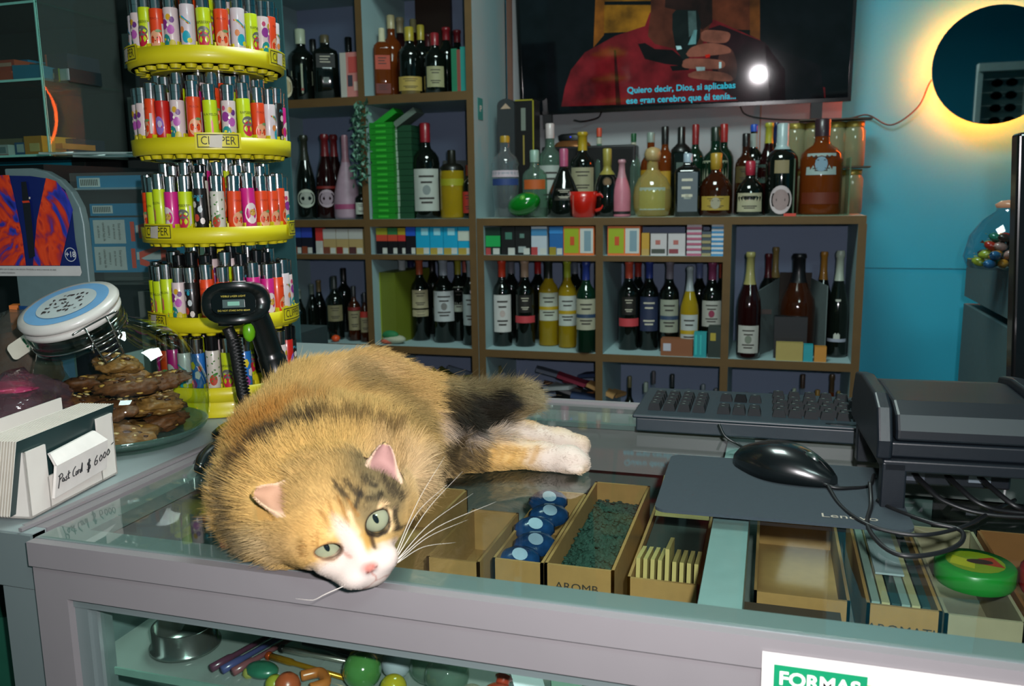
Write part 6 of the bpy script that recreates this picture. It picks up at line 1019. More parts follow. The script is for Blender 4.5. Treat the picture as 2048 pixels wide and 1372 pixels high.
b = MB(); b.box(-.45, -.1, -.372, .10, .1, -.031, mat('0f1a1a', .6)); o = b.build('support_box'); o.location = T2.location; tag(o, 'dark supports under the black shelf slab behind the displays', 'support')
# glass partition behind the lighter stand
b = MB(); b.box(-.10, 0, 0, .12, .004, .75, glass('4c7c80', dens=.35)); b.box(-.002, -.004, 0, .002, 0, .75, mat('6fa09a', .3)); b.box(.05, -.004, 0, .054, 0, .75, mat('4f7a76', .3)); o = b.build('glass_partition'); o.location = (-1.10, 1.62, .99); tag(o, 'greenish glass partition behind the lighter stand', 'partition')
b = MB(); b.box(-.30, .0, 0, .03, .3, .99, mat('1a2a2c', .6)); o = b.build('partition_base'); o.location = (-1.10, 1.60, 0); tag(o, 'dark base under the greenish glass partition', 'base')
# ---------------------------------------------------------------- the cat
A3 = np.array
def n3(v): return A3([v[0], v[1], v[2]], dtype=float)
camP, f_, r_u, u_u = n3(CAM), n3(cf), n3(cr), n3(cu)
def PJ(P):
    d = P-camP; w = d@f_; return np.stack([1024+F*(d@r_u)/w, 686-F*(d@u_u)/w], -1)
def S(px, py, h, rp):
    p = at(px, py, Z=1+h); d = (p-CAM).dot(cf); return n3(p), rp*d/F
HC = at(704, 1068, Z=1.045); v_ = (HC-CAM).normalized()
ur = cr.normalized()-v_*cr.dot(v_); ur.normalize(); uu = ur.cross(v_); uu.normalize()
if uu.z < 0: uu = -uu
a_ = math.radians(30); R0 = (ur*math.cos(a_)+uu*math.sin(a_)).normalized(); U0 = (-ur*math.sin(a_)+uu*math.cos(a_)).normalized()
pt = math.radians(16); Fh = (math.cos(pt)*(-v_)-math.sin(pt)*U0).normalized(); Uh = (math.cos(pt)*U0+math.sin(pt)*(-v_)).normalized(); Rh = R0
HM = np.stack([n3(Rh), n3(Uh), n3(Fh)]); HO = n3(HC)-.036*n3(Fh)
def hl(x, y, z): return HO+x*HM[0]+y*HM[1]+z*HM[2]
def hw(x, y, z): return Vector(hl(x, y, z))
prims = []   # ('c', a, b, ra, rb, k) capsule; ('e', centre, axes(3x3 rows), radii, k)
def cap(a, b, ra, rb, k=.02): prims.append(('c', a, b, ra, rb, k))
def chain(L, k=.02):
    q = [S(*e) for e in L]
    for (a, ra), (b, rb) in zip(q, q[1:]): cap(a, b, ra, rb, k)
# trunk, nape to rump
chain([(838, 838, .060, 84), (740, 826, .066, 108), (645, 852, .066, 118), (582, 908, .058, 112), (558, 985, .050, 108), (598, 1030, .042, 92)], .025)
chain([(755, 930, .048, 100), (670, 930, .055, 112), (620, 975, .05, 105)], .03); chain([(838, 860, .050, 80), (765, 925, .048, 98)], .03)
chain([(640, 1000, .045, 100), (690, 1020, .045, 85)], .02)
chain([(880, 872, .036, 70), (905, 885, .028, 58)], .02)
chain([(890, 905, .024, 42), (1000, 905, .018, 31), (1085, 913, .0145, 26), (1140, 920, .0135, 26), (1158, 926, .0115, 21)], .010)
chain([(940, 868, .024, 38), (1055, 872, .017, 27), (1120, 882, .0135, 23), (1160, 890, .012, 20)], .008)
for (x, y, r) in ((1163, 912, 9), (1166, 921, 9.5), (1166, 931, 9.5), (1160, 940, 9), (1168, 884, 8), (1171, 892, 8.5), (1168, 900, 8)): c, rr = S(x, y, .008, r); cap(c, c+A3([-.012, 0, 0.001]), rr, rr*.9, .003)
chain([(866, 806, .058, 25), (925, 808, .056, 29), (985, 808, .052, 31), (1030, 806, .048, 28), (1052, 800, .046, 20)], .012)
HS = len(prims)
def elp(x, y, z, rx, ry, rz, k=.012): prims.append(('e', hl(x, y, z), HM, A3([rx, ry, rz]), k))
elp(-.001, .013, -.004, .047, .043, .043, .02); elp(-.025, .006, .006, .023, .021, .025, .015); elp(.033, .000, -.003, .027, .028, .027, .015)
cap(hl(0, .004, .030), hl(0, -.022, .046), .014, .0095, .012)
for s in (-1, 1): elp(s*.0105, -.0275, .043, .0135, .0105, .012, .007)
elp(0, -.035, .036, .012, .009, .011, .008); cap(hl(-.022, -.004, .018), hl(-.004, -.027, .034), .014, .011, .014); elp(-.016, -.0205, .027, .0135, .0115, .015, .012); cap(hl(.026, -.012, .014), hl(.004, -.030, .034), .013, .010, .012); elp(0, -.0235, .0545, .0062, .0042, .0045, .004)
for s in (-1, 1): elp(s*.0215, .010, .031, .013, .007, .008, .009); elp(s*.022, -.013, .031, .012, .006, .008, .009)
def ear(b, t, wid, nrm):
    b, t = hl(*b), hl(*t); ax = (t-b); L = np.linalg.norm(ax); ax /= L; nrm = nrm-ax*(nrm@ax); nrm /= np.linalg.norm(nrm); sd = np.cross(ax, nrm); return ('ear', b, ax, sd, nrm, L, wid)
vv = n3(-v_)
EARS = [ear((.034, .010, -.004), (.057, .044, .002), .0175, vv+.10*n3(ur)), ear((-.029, .030, -.006), (-.0525, .0594, .004), .0165, vv+.35*n3(uu)-.15*n3(ur))]
EYE = [(hl(.0215, -.002, .0225), .0122), (hl(-.0215, -.002, .0225), .0122)]
def smin(a, b, k):
    h = np.clip(.5+.5*(b-a)/k, 0, 1); return b+(a-b)*h-k*h*(1-h)
def sdf(P):
    d = np.full(len(P), 1.0)
    for q in prims:
        if q[0] == 'c':
            _, a, b, ra, rb, k = q; ab = b-a; L2 = ab@ab; t = np.clip(((P-a)@ab)/L2, 0, 1); e = np.linalg.norm(P-a-t[:, None]*ab, axis=1)-(ra+(rb-ra)*t)
        else:
            _, c, M_, rad, k = q; l = (P-c)@M_.T; k0 = np.linalg.norm(l/rad, axis=1); k1 = np.linalg.norm(l/rad**2, axis=1)+1e-9; e = k0*(k0-1)/k1
        d = smin(d, e, k)
    for q in EARS:
        _, b, ax, sd, nr, L, wid = q; l = P-b; t = (l@ax)/L; s = l@sd; n_ = l@nr; tc = np.clip(t, -.2, 1)
        w = wid*np.sqrt(np.clip(1-tc, 0, 1))*(1-.12*tc)+.002
        cup = -.010*np.clip((s/w), -1.2, 1.2)**2*(-1)*(1-.5*tc)     # edges curl toward the front
        e = np.maximum(np.abs(n_-cup)-.0024-.003*np.clip(.3-tc, 0, 1), np.abs(s)-w)*.75; e = np.maximum(e, (t-1)*L); e = np.maximum(e, (-.25-t)*L)
        d = smin(d, e, .007)
    for c, r in EYE:   # almond openings
        l = (P-c)@HM.T; sg = 1 if (c-HO)@HM[0] > 0 else -1; sq_ = (.0086 if sg > 0 else .0056); ca, sa = math.cos(.25*sg), math.sin(.25*sg); x = l[:, 0]*ca+l[:, 1]*sa; y = -l[:, 0]*sa+l[:, 1]*ca
        op = np.sqrt((x/.0100)**2+(y/sq_)**2+1e-9); e = (op-1)*sq_; e = np.maximum(e, -(l[:, 2])); d = np.maximum(d, -e) if False else -smin(-d, e, .0015)
    ml = (P-HO)@HM.T   # mouth line and nostril grooves
    g = np.sqrt((ml[:, 0]/1.0)**2+(ml[:, 1]+.034)**2*.15+(ml[:, 2]-.0565)**2)-.0016; d = -smin(-d, g, .003)
    for s in (-1, 1):
        g = np.sqrt((ml[:, 0]-s*.0033)**2+(ml[:, 1]+.0245)**2+(ml[:, 2]-.0585)**2)-.0012; d = -smin(-d, g, .001)
    return np.maximum(d, 1.0004-P[:, 2])
def axis_(lo, hi, f0, f1, fine, coarse):
    out = [lo]
    while out[-1] < hi:
        x = out[-1]; dd = max(0, f0-x, x-f1); out.append(x+min(coarse, fine+dd*.05))
    return A3(out)
h0 = HO
gx = axis_(h0[0]-.20, -.14, h0[0]-.06, h0[0]+.065, .0013, .003); gy = axis_(.49, 1.09, .49, h0[1]+.05, .0013, .003); gz = axis_(.998, 1.150, 1.0, 1.11, .0015, .0025)
X_, Y_, Z_ = np.meshgrid(gx, gy, gz, indexing='ij'); P_ = np.stack([X_, Y_, Z_], -1).reshape(-1, 3)
D_ = np.concatenate([sdf(P_[i:i+400000]) for i in range(0, len(P_), 400000)]).reshape(X_.shape)
def nets(D, gx, gy, gz):
    s = D < 0; nx, ny, nz = D.shape; c = s[:-1, :-1, :-1].astype(np.int8)*0
    for i in (0, 1):
        for j in (0, 1):
            for k in (0, 1): c = c+s[i:nx-1+i, j:ny-1+j, k:nz-1+k]
    cell = (c > 0) & (c < 8); idx = -np.ones(cell.shape, int); ci = np.argwhere(cell); idx[cell] = np.arange(len(ci)); acc = np.zeros((len(ci), 3)); cnt = np.zeros(len(ci)); I, J, K = ci.T
    def gp(i, j, k): return np.stack([gx[i], gy[j], gz[k]], -1)
    for ax in range(3):
        for a in (0, 1):
            for b in (0, 1):
                o0 = [0, 0, 0]; oth = [q for q in range(3) if q != ax]; o0[oth[0]] = a; o0[oth[1]] = b; o1 = list(o0); o1[ax] = 1
                i0, i1 = (I+o0[0], J+o0[1], K+o0[2]), (I+o1[0], J+o1[1], K+o1[2]); d0, d1 = D[i0], D[i1]; m = (d0 < 0) != (d1 < 0)
                t = np.where(m, d0/(d0-d1+1e-12), 0); p = gp(*i0)*(1-t)[:, None]+gp(*i1)*t[:, None]; acc[m] += p[m]; cnt[m] += 1
    V = acc/np.maximum(cnt, 1)[:, None]; Fc = []
    for ax in range(3):
        sl0 = [slice(None)]*3; sl1 = [slice(None)]*3; sl0[ax] = slice(0, -1); sl1[ax] = slice(1, None); e = s[tuple(sl0)] != s[tuple(sl1)]; ee = np.argwhere(e); o = [q for q in range(3) if q != ax]
        ok = (ee[:, o[0]] > 0) & (ee[:, o[1]] > 0) & (ee[:, o[0]] < D.shape[o[0]]-1) & (ee[:, o[1]] < D.shape[o[1]]-1); ee = ee[ok]
        def ix(da, db): q = ee.copy(); q[:, o[0]] += da; q[:, o[1]] += db; return idx[q[:, 0], q[:, 1], q[:, 2]]
        Q = np.stack([ix(-1, -1), ix(0, -1), ix(0, 0), ix(-1, 0)], -1); neg = s[ee[:, 0], ee[:, 1], ee[:, 2]]; flip = (~neg) if ax != 1 else neg; Q[flip] = Q[flip][:, ::-1]; Fc.append(Q)
    return V, np.concatenate(Fc)
V, Q = nets(D_, gx, gy, gz)
def grad(P, e=.0006): return np.stack([sdf(P+A3(o)*e)-sdf(P-A3(o)*e) for o in ((1, 0, 0), (0, 1, 0), (0, 0, 1))], -1)/(2*e)
G = grad(V); gn = np.linalg.norm(G, axis=1)[:, None]+1e-9; V = V-np.clip(sdf(V), -.001, .001)[:, None]*G/gn**2*.8; NRM = G/gn
# --- coat pattern, laid on by where each hair grows
rng = np.random.default_rng(3)
def srgb(h): return A3(lin(h)[:3])
def wob(P, s, a): return a*(np.sin(P[:, 0]*s*1.3+P[:, 1]*s*.7)+np.sin(P[:, 1]*s*1.1-P[:, 2]*s*.9+1.3)+np.sin(P[:, 0]*s*.6-P[:, 1]*s*1.7+P[:, 2]*s+.5))/3
def coat(P, jit=0):
    xy = PJ(P)+rng.normal(size=(len(P), 2))*jit; x = xy[:, 0]+wob(P, 160, 7); y = xy[:, 1]+wob(P+.3, 170, 7); C_ = np.tile(srgb('a98a50'), (len(P), 1))
    def mixc(c, m): nonlocal C_; m = np.clip(m, 0, 1)[:, None]; C_ = C_*(1-m)+srgb(c)*m
    def blob(cx, cy, rx, ry, c, st=1, ang=0, soft=.5):
        a = math.radians(ang); dx, dy = x-cx, y-cy; u = (dx*math.cos(a)+dy*math.sin(a))/rx; w = (-dx*math.sin(a)+dy*math.cos(a))/ry; d = np.sqrt(u*u+w*w); mixc(c, st*np.clip((1+soft-d)/(2*soft), 0, 1))
    def stroke(pts, wd, c, st=1, taper=0):
        best = np.full(len(P), 9e9)
        for (x0, y0), (x1, y1) in zip(pts, pts[1:]):
            dx, dy = x1-x0, y1-y0; t = np.clip(((x-x0)*dx+(y-y0)*dy)/(dx*dx+dy*dy), 0, 1); best = np.minimum(best, np.hypot(x-x0-t*dx, y-y0-t*dy))
        mixc(c, st*np.clip(1.5-best/wd, 0, 1))
    blob(640, 920, 120, 60, 'b89452', .6); blob(800, 770, 90, 40, 'ad8c58', .6, 30); blob(720, 740, 70, 22, 'b2956a', .6); blob(540, 835, 60, 26, '9a6420', .75, -40); blob(490, 880, 34, 50, '94601e', .6); blob(780, 930, 60, 60, 'b0956a', .7); blob(850, 950, 40, 60, 'b39c78', .7)
    stroke([(470, 940), (500, 895), (560, 862), (640, 838)], 14, '2c2010', .95); stroke([(640, 838), (720, 842), (800, 866)], 12, '54401f', .85); stroke([(600, 790), (660, 768), (720, 780)], 14, '8a6c3c', .5)
    stroke([(700, 745), (760, 770), (800, 800), (840, 850)], 22, '66552f', .7); stroke([(520, 850), (590, 805), (650, 800)], 12, '8a5a20', .5); stroke([(452, 960), (456, 1010), (475, 1060), (500, 1095)], 13, '4a4230', .9); stroke([(470, 1000), (490, 1050)], 8, '4a3a20', .4)
    blob(520, 1080, 30, 26, 'a08f6c', .6); blob(575, 1095, 40, 26, 'b9a27c', .7)
    # hindquarters, legs, tail
    blob(925, 862, 52, 26, 'b0a098', .9, 10); blob(895, 835, 26, 20, 'c2a890', .7); blob(1060, 870, 130, 24, 'b3a79b', .95, 5); blob(990, 908, 100, 30, 'b8965c', .85); blob(1130, 918, 70, 36, 'b5a99e', .95, 0, .35)
    for k in range(5): stroke([(985+22*k, 893), (978+22*k, 925)], 4.5, '9c7432', .55)
    blob(905, 908, 48, 34, '6e5c3c', .85)
    for k in range(6): stroke([(872+17*k, 880+2*k), (884+16*k, 905), (876+17*k, 936)], 6.5, '1f190e', .85)
    ty = (P[:, 2] > 1.036) & (x > 872); C0 = C_.copy(); blob(955, 806, 90, 60, '1c180e', 1, 0, .25); blob(885, 790, 30, 22, '4a3d22', .7); stroke([(880, 770), (960, 778), (1040, 775)], 9, '8a7d58', .55); blob(1062, 800, 34, 50, '857b5e', .85); blob(1005, 805, 16, 26, '120e08', .8); C_ = np.where(ty[:, None], C_, C0)
    # head, drawn in the head's own frame (millimetres: right, up)
    l = (P-HO)@HM.T*1000; hx, hy, hz = l[:, 0]+wob(P, 500, .8), l[:, 1]+wob(P+.2, 520, .8), l[:, 2]
    head = np.clip((hz+12)/10, 0, 1)*np.clip((62-np.hypot(hx, hy-8))/8, 0, 1); body = C_.copy(); x, y = hx, hy
    C_ = C_*.35+srgb('a88a56')*.65
    blob(-20, 8, 26, 22, 'b68f50', .7); blob(32, 17, 27, 31, '625538', .97, 0, .3); blob(12, 30, 12, 14, '8a7040', .6)
    for a_, b_ in (((14, 34), (20, 22)), ((6, 38), (9, 26)), ((26, 30), (34, 22)), ((40, 22), (42, 6)), ((33, 14), (22, 18)), ((38, -2), (33, -14)), ((46, 14), (47, 0)), ((30, -14), (36, -20)), ((20, 24), (12, 18))): stroke([a_, b_], 2.1, '17120a', .85)
    for a_, b_ in (((-4, 30), (-7, 14)), ((3, 28), (2, 12)), ((-12, 26), (-13, 12)), ((9, 24), (11, 12)), ((-22, 16), (-27, 6)), ((-34, 12), (-38, 2))): stroke([a_, b_], 1.3, '7c5420', .7)
    stroke([(-6, 16), (-14, 10)], 3, 'c9a878', .6); stroke([(5, 16), (4, 2)], 2.2, 'c8ae88', .6); stroke([(29, 8), (33, -2), (27, -10)], 2.6, 'c4a67a', .85)
    blob(-3, -2, 6.5, 20, 'b5a79c', .95, 8, .3); blob(0, -30, 24, 15, 'b6aaa3', 1, 0, .25); blob(-26, -22, 17, 15, 'b3a79e', .95, 20, .3); blob(-9, -12, 9, 12, 'b3a79e', .9, 0, .3); blob(14, -24, 12, 7, 'b3a79e', .9, 0, .3); blob(0, -44, 24, 12, 'b3a79e', 1)
    blob(9, -6, 3.2, 7, '9a7436', .75, -25, .4); blob(-20, 18, 10, 4, 'bb985c', .5)
    stroke([(12, -8), (10, -14)], 1.8, '2c1a0e', .85); stroke([(-11, -8), (-9, -12)], 1.3, '9c6a5a', .6)
    for (cx, rx, ry, sg, st) in ((21.5, 11.2, 9.6, 1, .95), (-21.5, 10.8, 6.6, -1, .8)):
        dx, dy = x-cx, y+2; ca, sa = math.cos(.25*sg), math.sin(.25*sg); d = np.sqrt(((dx*ca+dy*sa)/rx)**2+((-dx*sa+dy*ca)/ry)**2); mixc('1a120c' if sg > 0 else '6a4a34', st*np.clip(1.4-np.abs(d-.95)/.12, 0, 1)*(hz > 14))
    mixc('a5675c', np.clip(1.6-np.sqrt((x/4.6)**2+((y+23.5)/3.6)**2), 0, 1)*(hz > 50)); mixc('5a2c24', .9*np.clip(1.5-np.abs(y+25.8)/.7, 0, 1)*np.clip(4.2-np.abs(np.abs(x)-3.4)*3, 0, 1)*(hz > 53))
    stroke([(0, -27), (0, -36)], .7, '9a6a60', .8); stroke([(0, -37), (8, -39.5), (13, -40)], .7, '8a5f54', .6); stroke([(0, -37), (-8, -39.5), (-13, -40)], .7, '8a5f54', .6)
    C_ = body*(1-head[:, None])+C_*head[:, None]
    for i, q in enumerate(EARS):
        _, b, ax, sd, nr, L, wid = q; lo = P-b; t = (lo@ax)/L; s_ = lo@sd; n_ = lo@nr; w = wid*np.sqrt(np.clip(1-np.clip(t, -.2, 1), 0, 1))+.002; cup = .010*(s_/w)**2*(1-.5*t)
        inner = (t > .02)*(t < .99)*(np.abs(s_) < w*1.1)*(np.abs(n_) < .016)*(n_ > cup-.0008); rim = inner*np.clip((np.abs(s_)/w-.72)*6, 0, 1)
        m = (inner*np.clip((t-.0)/.15, 0, 1)); C_ = C_*(1-m[:, None])+srgb('93706a' if i == 0 else '9c7a62')*m[:, None]; C_ = C_*(1-.55*rim[:, None])+srgb('c8b090')*.55*rim[:, None]
        back = (t > .1)*(t < 1.05)*(np.abs(s_) < w*1.2)*(np.abs(n_) < .016)*(n_ <= cup-.0008)*1.; C_ = C_*(1-back[:, None])+srgb('4a3a22' if i == 0 else 'b08a4c')*back[:, None]
    return C_
CT_ = thing('cat', 'ginger, white and tabby cat lying on the glass counter with its chin at the edge', 'cat', tuple(HO[:2])+(1.0,)); O3 = n3(CT_.location)
me = bpy.data.meshes.new('body'); me.from_pydata([tuple(p) for p in (V-O3)], [], [tuple(q) for q in Q]); me.update()
ca = me.color_attributes.new('coat', 'FLOAT_COLOR', 'POINT'); cc = np.ones((len(V), 4)); cc[:, :3] = coat(V); ca.data.foreach_set('color', cc.ravel())
me.polygons.foreach_set('use_smooth', [True]*len(me.polygons))
def attr_mat(nm, rough, var, kind):
    m = bpy.data.materials.new(nm); m.use_nodes = True; nt = m.node_tree; p = nt.nodes['Principled BSDF']; a = nt.nodes.new('ShaderNodeAttribute'); a.attribute_name = 'coat'; p.inputs['Roughness'].default_value = rough; p.inputs['Specular IOR Level'].default_value = .25
    hs = nt.nodes.new('ShaderNodeHueSaturation'); hs.inputs['Value'].default_value = 1.0; nt.links.new(a.outputs['Color'], hs.inputs['Color']); nt.links.new(hs.outputs['Color'], p.inputs['Base Color'])
    if kind: 
        nz = nt.nodes.new('ShaderNodeTexNoise'); nz.inputs['Scale'].default_value = 900; tc = nt.nodes.new('ShaderNodeTexCoord'); nt.links.new(tc.outputs['Object'], nz.inputs['Vector']); bp = nt.nodes.new('ShaderNodeBump'); bp.inputs['Strength'].default_value = .25; bp.inputs['Distance'].default_value = .0005; nt.links.new(nz.outputs['Fac'], bp.inputs['Height']); nt.links.new(bp.outputs['Normal'], p.inputs['Normal'])
    return m
me.materials.append(attr_mat('skin_and_undercoat', .8, 0, 1)); bo = bpy.data.objects.new('body', me); COL.objects.link(bo); bo.parent = CT_
for v in (me,):
    nn = [0.0]*3
# outward normals check
fn = me.polygons[0].normal; 
if sum(me.polygons[i].normal.dot(Vector(NRM[Q[i][0]])) for i in range(0, len(Q), 997)) < 0: me.flip_normals()
# --- fur
tri = np.concatenate([Q[:, [0, 1, 2]], Q[:, [0, 2, 3]]]); a, b_, c_ = V[tri[:, 0]], V[tri[:, 1]], V[tri[:, 2]]; ar = np.linalg.norm(np.cross(b_-a, c_-a), axis=1)/2
cen = (a+b_+c_)/3; hl_ = (cen-HO)@HM.T; hd = np.clip((.064-np.linalg.norm(hl_-A3([0, 0, .005]), axis=1))/.006, 0, 1); wgt = ar*(1+2.2*hd)*(cen[:, 2] > 1.0015)
NH = 150000; ch = rng.choice(len(tri), NH, p=wgt/wgt.sum()); r1, r2 = rng.random(NH), rng.random(NH); s1 = np.sqrt(r1); w0, w1, w2 = 1-s1, s1*(1-r2), s1*r2
R_ = w0[:, None]*V[tri[ch, 0]]+w1[:, None]*V[tri[ch, 1]]+w2[:, None]*V[tri[ch, 2]]; N_ = w0[:, None]*NRM[tri[ch, 0]]+w1[:, None]*NRM[tri[ch, 1]]+w2[:, None]*NRM[tri[ch, 2]]; N_ /= np.linalg.norm(N_, axis=1)[:, None]+1e-9
spx = [S(*e)[0] for e in ((700, 1040, .05, 9), (600, 1000, .05, 9), (556, 940, .06, 9), (600, 870, .07, 9), (690, 830, .07, 9), (780, 825, .07, 9), (860, 850, .06, 9), (930, 890, .03, 9), (1160, 905, .015, 9))]
fl = np.zeros_like(R_); ws = np.zeros(NH)
for p0, p1 in zip(spx, spx[1:]): m_ = (p0+p1)/2; wq = np.exp(-((np.linalg.norm(R_-m_, axis=1)/.05)**2)); fl += wq[:, None]*((p1-p0)/np.linalg.norm(p1-p0)); ws += wq
fl /= np.linalg.norm(fl, axis=1)[:, None]+1e-9
lc = (R_-HO)@HM.T; nose = hl(0, -.018, .062); hf = R_-nose; hf /= np.linalg.norm(hf, axis=1)[:, None]; hw_ = np.clip((.066-np.linalg.norm(lc-A3([0, -.006, .012]), axis=1))/.012, 0, 1)*np.clip((lc[:, 2]+.022)/.02, 0, 1)
fl = fl*(1-hw_[:, None])+hf*hw_[:, None]
px_ = PJ(R_); tail = (R_[:, 2] > 1.036) & (px_[:, 0] > 880); fl[tail] = A3([.9, -.25, .1]); legm = (px_[:, 0] > 900) & ~tail
fl -= N_*np.sum(fl*N_, axis=1)[:, None]; fl /= np.linalg.norm(fl, axis=1)[:, None]+1e-9
ln = np.full(NH, .0150); ln[legm] = np.clip(.0125-(px_[legm, 0]-900)*.000045, .0036, .011); ln[tail] = .0200
fd = np.linalg.norm(lc-A3([0, -.025, .05]), axis=1); hlen = np.clip(.0016+.085*np.clip(fd-.012, 0, 1), .0014, .0085); ln = ln*(1-hw_)+hlen*hw_
lift = np.full(NH, .62); lift[tail] = .95; lift = lift*(1-hw_)+.28*hw_; lift[legm] = .35
keep = np.ones(NH, bool)
for c, r in EYE: l = (R_-c)@HM.T; sg = 1 if (c-HO)@HM[0] > 0 else -1; keep &= ~((np.hypot(l[:, 0]/.0135, l[:, 1]/(.0112 if sg > 0 else .0078)) < 1) & (l[:, 2] > -.004))
keep &= ~((np.hypot(lc[:, 0]/.0062, (lc[:, 1]+.0235)/.0046) < 1) & (lc[:, 2] > .05))
for q in EARS:
    _, b, ax, sd, nr, L, wid = q; lo = R_-b; t = (lo@ax)/L; s_ = lo@sd; n_ = lo@nr; w = wid*np.sqrt(np.clip(1-np.clip(t, -.2, 1), 0, 1))+.002; near = (t > .0)*(t < 1.05)*(np.abs(s_) < w*1.25)*(np.abs(n_) < .018); ln = np.where(near, .0022, ln); lift = np.where(near, .15, lift); inn = near*(np.abs(s_) < w*.8)*(n_ > .010*(s_/w)**2*(1-.5*t)-.0008); keep &= ~((inn > 0) & (rng.random(NH) < .85)); tt_ = np.tile(ax, (NH, 1)); tt_ -= N_*np.sum(tt_*N_, axis=1)[:, None]; fl = np.where(near[:, None] > 0, tt_, fl)
clump = np.stack([np.sin(R_@A3(k)) for k in ((420, 130, 90), (-100, 390, 200), (150, -210, 410))], -1)*.22; rnd = rng.normal(size=(NH, 3))*.16
dr = fl+N_*lift[:, None]+(clump+rnd)*(.35+.65*(1-hw_))[:, None]; dr /= np.linalg.norm(dr, axis=1)[:, None]; ln = ln*rng.uniform(.65, 1.2, NH); long_ = rng.random(NH) < .03; ln = np.where(long_ & (hw_ < .2) & ~legm, ln*1.5, ln)
R_, N_, dr, ln, fl, px_, hw_ = R_[keep], N_[keep], dr[keep], ln[keep], fl[keep], px_[keep], hw_[keep]; NH = len(R_)
K = 4; pts = np.zeros((NH, K, 3)); bend = fl*.35+A3([0, 0, -.15])
for k in range(K): t = k/(K-1); pts[:, k] = R_-N_*.0006+dr*(ln*t)[:, None]+bend*(ln*t*t*.45)[:, None]
pts[:, :, 2] = np.maximum(pts[:, :, 2], 1.0012)
cl = coat(R_, 2.0)*rng.uniform(.78, 1.22, NH)[:, None]; cl = np.clip(cl, 0, 1)
hc = bpy.data.hair_curves.new('fur'); hc.add_curves([K]*NH); hc.attributes['position'].data.foreach_set('vector', (pts-O3).ravel().astype(np.float32))
ra = hc.attributes.get('radius') or hc.attributes.new('radius', 'FLOAT', 'POINT'); rad = np.tile(A3([.00019, .00016, .00011, .00003]), NH)*np.repeat(1-.25*hw_, K); ra.data.foreach_set('value', rad.astype(np.float32))
ca = hc.attributes.new('coat', 'FLOAT_COLOR', 'CURVE'); cc = np.ones((NH, 4)); cc[:, :3] = cl; ca.data.foreach_set('color', cc.ravel().astype(np.float32))
hc.materials.append(attr_mat('fur', .7, 0, 0)); fo = bpy.data.objects.new('fur', hc); COL.objects.link(fo); fo.parent = CT_
# --- eyes
def iris(sq):
    m = bpy.data.materials.new('iris'); m.use_nodes = True; nt = m.node_tree; p = nt.nodes['Principled BSDF']; p.inputs['Roughness'].default_value = .04; p.inputs['Coat Weight'].default_value = 1; p.inputs['Coat Roughness'].default_value = .02
    tc = nt.nodes.new('ShaderNodeTexCoord'); sx = nt.nodes.new('ShaderNodeSeparateXYZ'); nt.links.new(tc.outputs['Object'], sx.inputs[0])
    cx = nt.nodes.new('ShaderNodeCombineXYZ'); s1 = nt.nodes.new('ShaderNodeMath'); s1.operation = 'MULTIPLY'; s1.inputs[1].default_value = 2.0; nt.links.new(sx.outputs['X'], s1.inputs[0]); nt.links.new(s1.outputs[0], cx.inputs['X']); nt.links.new(sx.outputs['Y'], cx.inputs['Y'])
    ln_ = nt.nodes.new('ShaderNodeVectorMath'); ln_.operation = 'LENGTH'; nt.links.new(cx.outputs[0], ln_.inputs[0]); l2 = nt.nodes.new('ShaderNodeVectorMath'); l2.operation = 'LENGTH'; cy = nt.nodes.new('ShaderNodeCombineXYZ'); nt.links.new(sx.outputs['X'], cy.inputs['X']); nt.links.new(sx.outputs['Y'], cy.inputs['Y']); nt.links.new(cy.outputs[0], l2.inputs[0])
    cr1 = nt.nodes.new('ShaderNodeValToRGB'); mp = nt.nodes.new('ShaderNodeMapRange'); mp.inputs['From Max'].default_value = .0128; nt.links.new(l2.outputs['Value'], mp.inputs['Value']); nt.links.new(mp.outputs[0], cr1.inputs[0]); e = cr1.color_ramp.elements
    e[0].position = 0; e[0].color = lin('74795f'); e[1].position = .72; e[1].color = lin('848a72'); q = e.new(.86); q.color = lin('5a6456'); q = e.new(.93); q.color = lin('2a1c14')
    pm = nt.nodes.new('ShaderNodeMath'); pm.operation = 'LESS_THAN'; pm.inputs[1].default_value = .0040; nt.links.new(ln_.outputs['Value'], pm.inputs[0]); mx = nt.nodes.new('ShaderNodeMix'); mx.data_type = 'RGBA'; mx.inputs['B'].default_value = lin('10181a'); nt.links.new(cr1.outputs[0], mx.inputs['A']); nt.links.new(pm.outputs[0], mx.inputs['Factor']); nt.links.new(mx.outputs['Result'], p.inputs['Base Color']); return m
IR = iris(1)
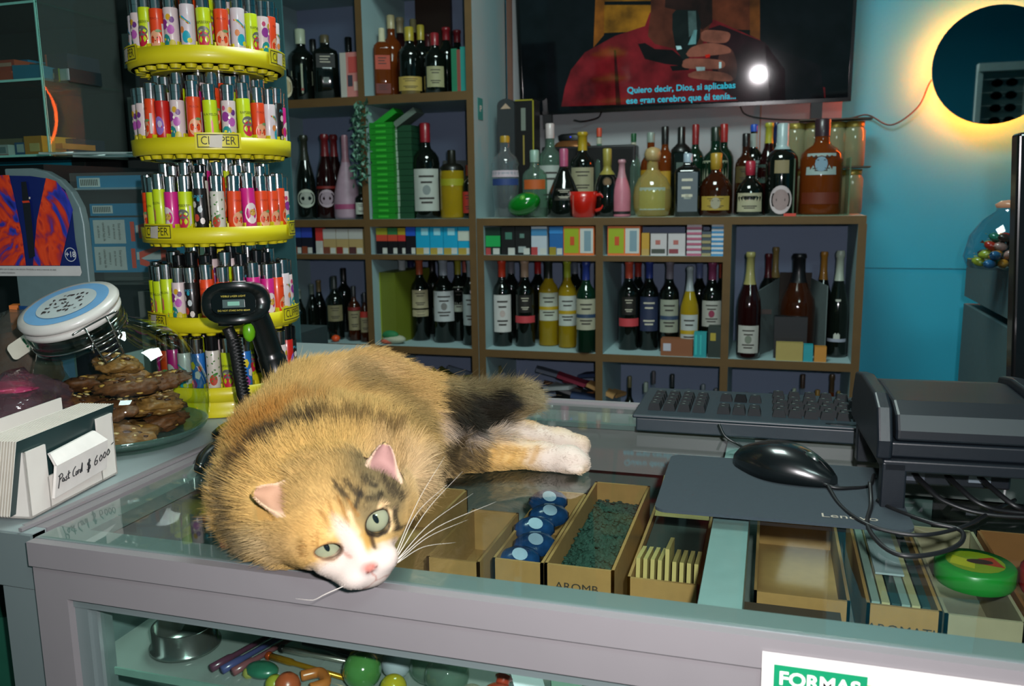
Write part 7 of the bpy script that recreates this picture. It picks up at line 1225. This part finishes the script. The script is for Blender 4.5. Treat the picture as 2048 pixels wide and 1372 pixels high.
for (c, r), nm in zip(EYE, ('eye', 'eye')):
    b = MB(); b.ball((0, 0, 0), r*.96, IR, 32); o = b.build('eye', CT_)
    to = (CAM-Vector(c)).normalized(); zax = (to*.8+Fh*.2).normalized(); xax = (Rh-zax*Rh.dot(zax)).normalized(); o.matrix_local = Matrix.Translation(-Vector(O3)) @ frame(c-.0*n3(zax), xax, zax.cross(xax), zax)
# --- whiskers
WM = mat('cfc9bd', .4, var=.02); wh = [((.021, -.029, .046), (.058, -.008, .02), (.098, .006, -.01)), ((.022, -.031, .046), (.062, -.018, .02), (.105, -.012, -.005)), ((.022, -.033, .045), (.058, -.028, .025), (.104, -.032, .0)), ((.021, -.035, .045), (.052, -.038, .022), (.09, -.050, .0)), ((.020, -.036, .044), (.045, -.044, .02), (.072, -.062, .0)), ((.0225, -.030, .045), (.052, -.014, .028), (.085, -.008, .02)), ((.021, -.034, .044), (.060, -.032, .03), (.115, -.042, .02)),
      ((-.021, -.030, .046), (-.045, -.028, .045), (-.065, -.036, .035))]
for q in wh:
    P = spline([hw(*p)-Vector(O3) for p in q], 6); P = [Vector((p.x, p.y, max(p.z, .002))) for p in P]; n = len(P); b = MB(); b.tube(P, [.00028*(1-.85*i/n) for i in range(n)], WM, 5); b.build('whisker', CT_)
# ---------------------------------------------------------------- light
def area(nm, loc, target, size, power, col, shape='SQUARE'):
    l = bpy.data.lights.new(nm, 'AREA'); l.shape = shape; l.size = size; l.energy = power; l.color = col
    o = bpy.data.objects.new(nm, l); COL.objects.link(o); o.location = loc; o.rotation_euler = (Vector(target)-Vector(loc)).to_track_quat('-Z', 'Y').to_euler(); return o
area('camera_flash', CAM+cr*.05+cu*.055-cf*.0, (-.35, 1.2, 1.05), .022, FLASH, (1.0, .95, .97))
area('ceiling_light', (-.3, 1.5, 2.66), (-.3, 1.6, 0), .6, CEIL, (.82, 1.0, .95))
area('ceiling_light', (.6, -.5, 2.66), (-.0, 1.0, 1.0), .6, CEIL*.7, (.75, 1.0, .97))
w = bpy.data.worlds.new('world'); SC.world = w; w.use_nodes = True; bg = w.node_tree.nodes['Background']; bg.inputs['Color'].default_value = (.22, .50, .52, 1); bg.inputs['Strength'].default_value = AMB
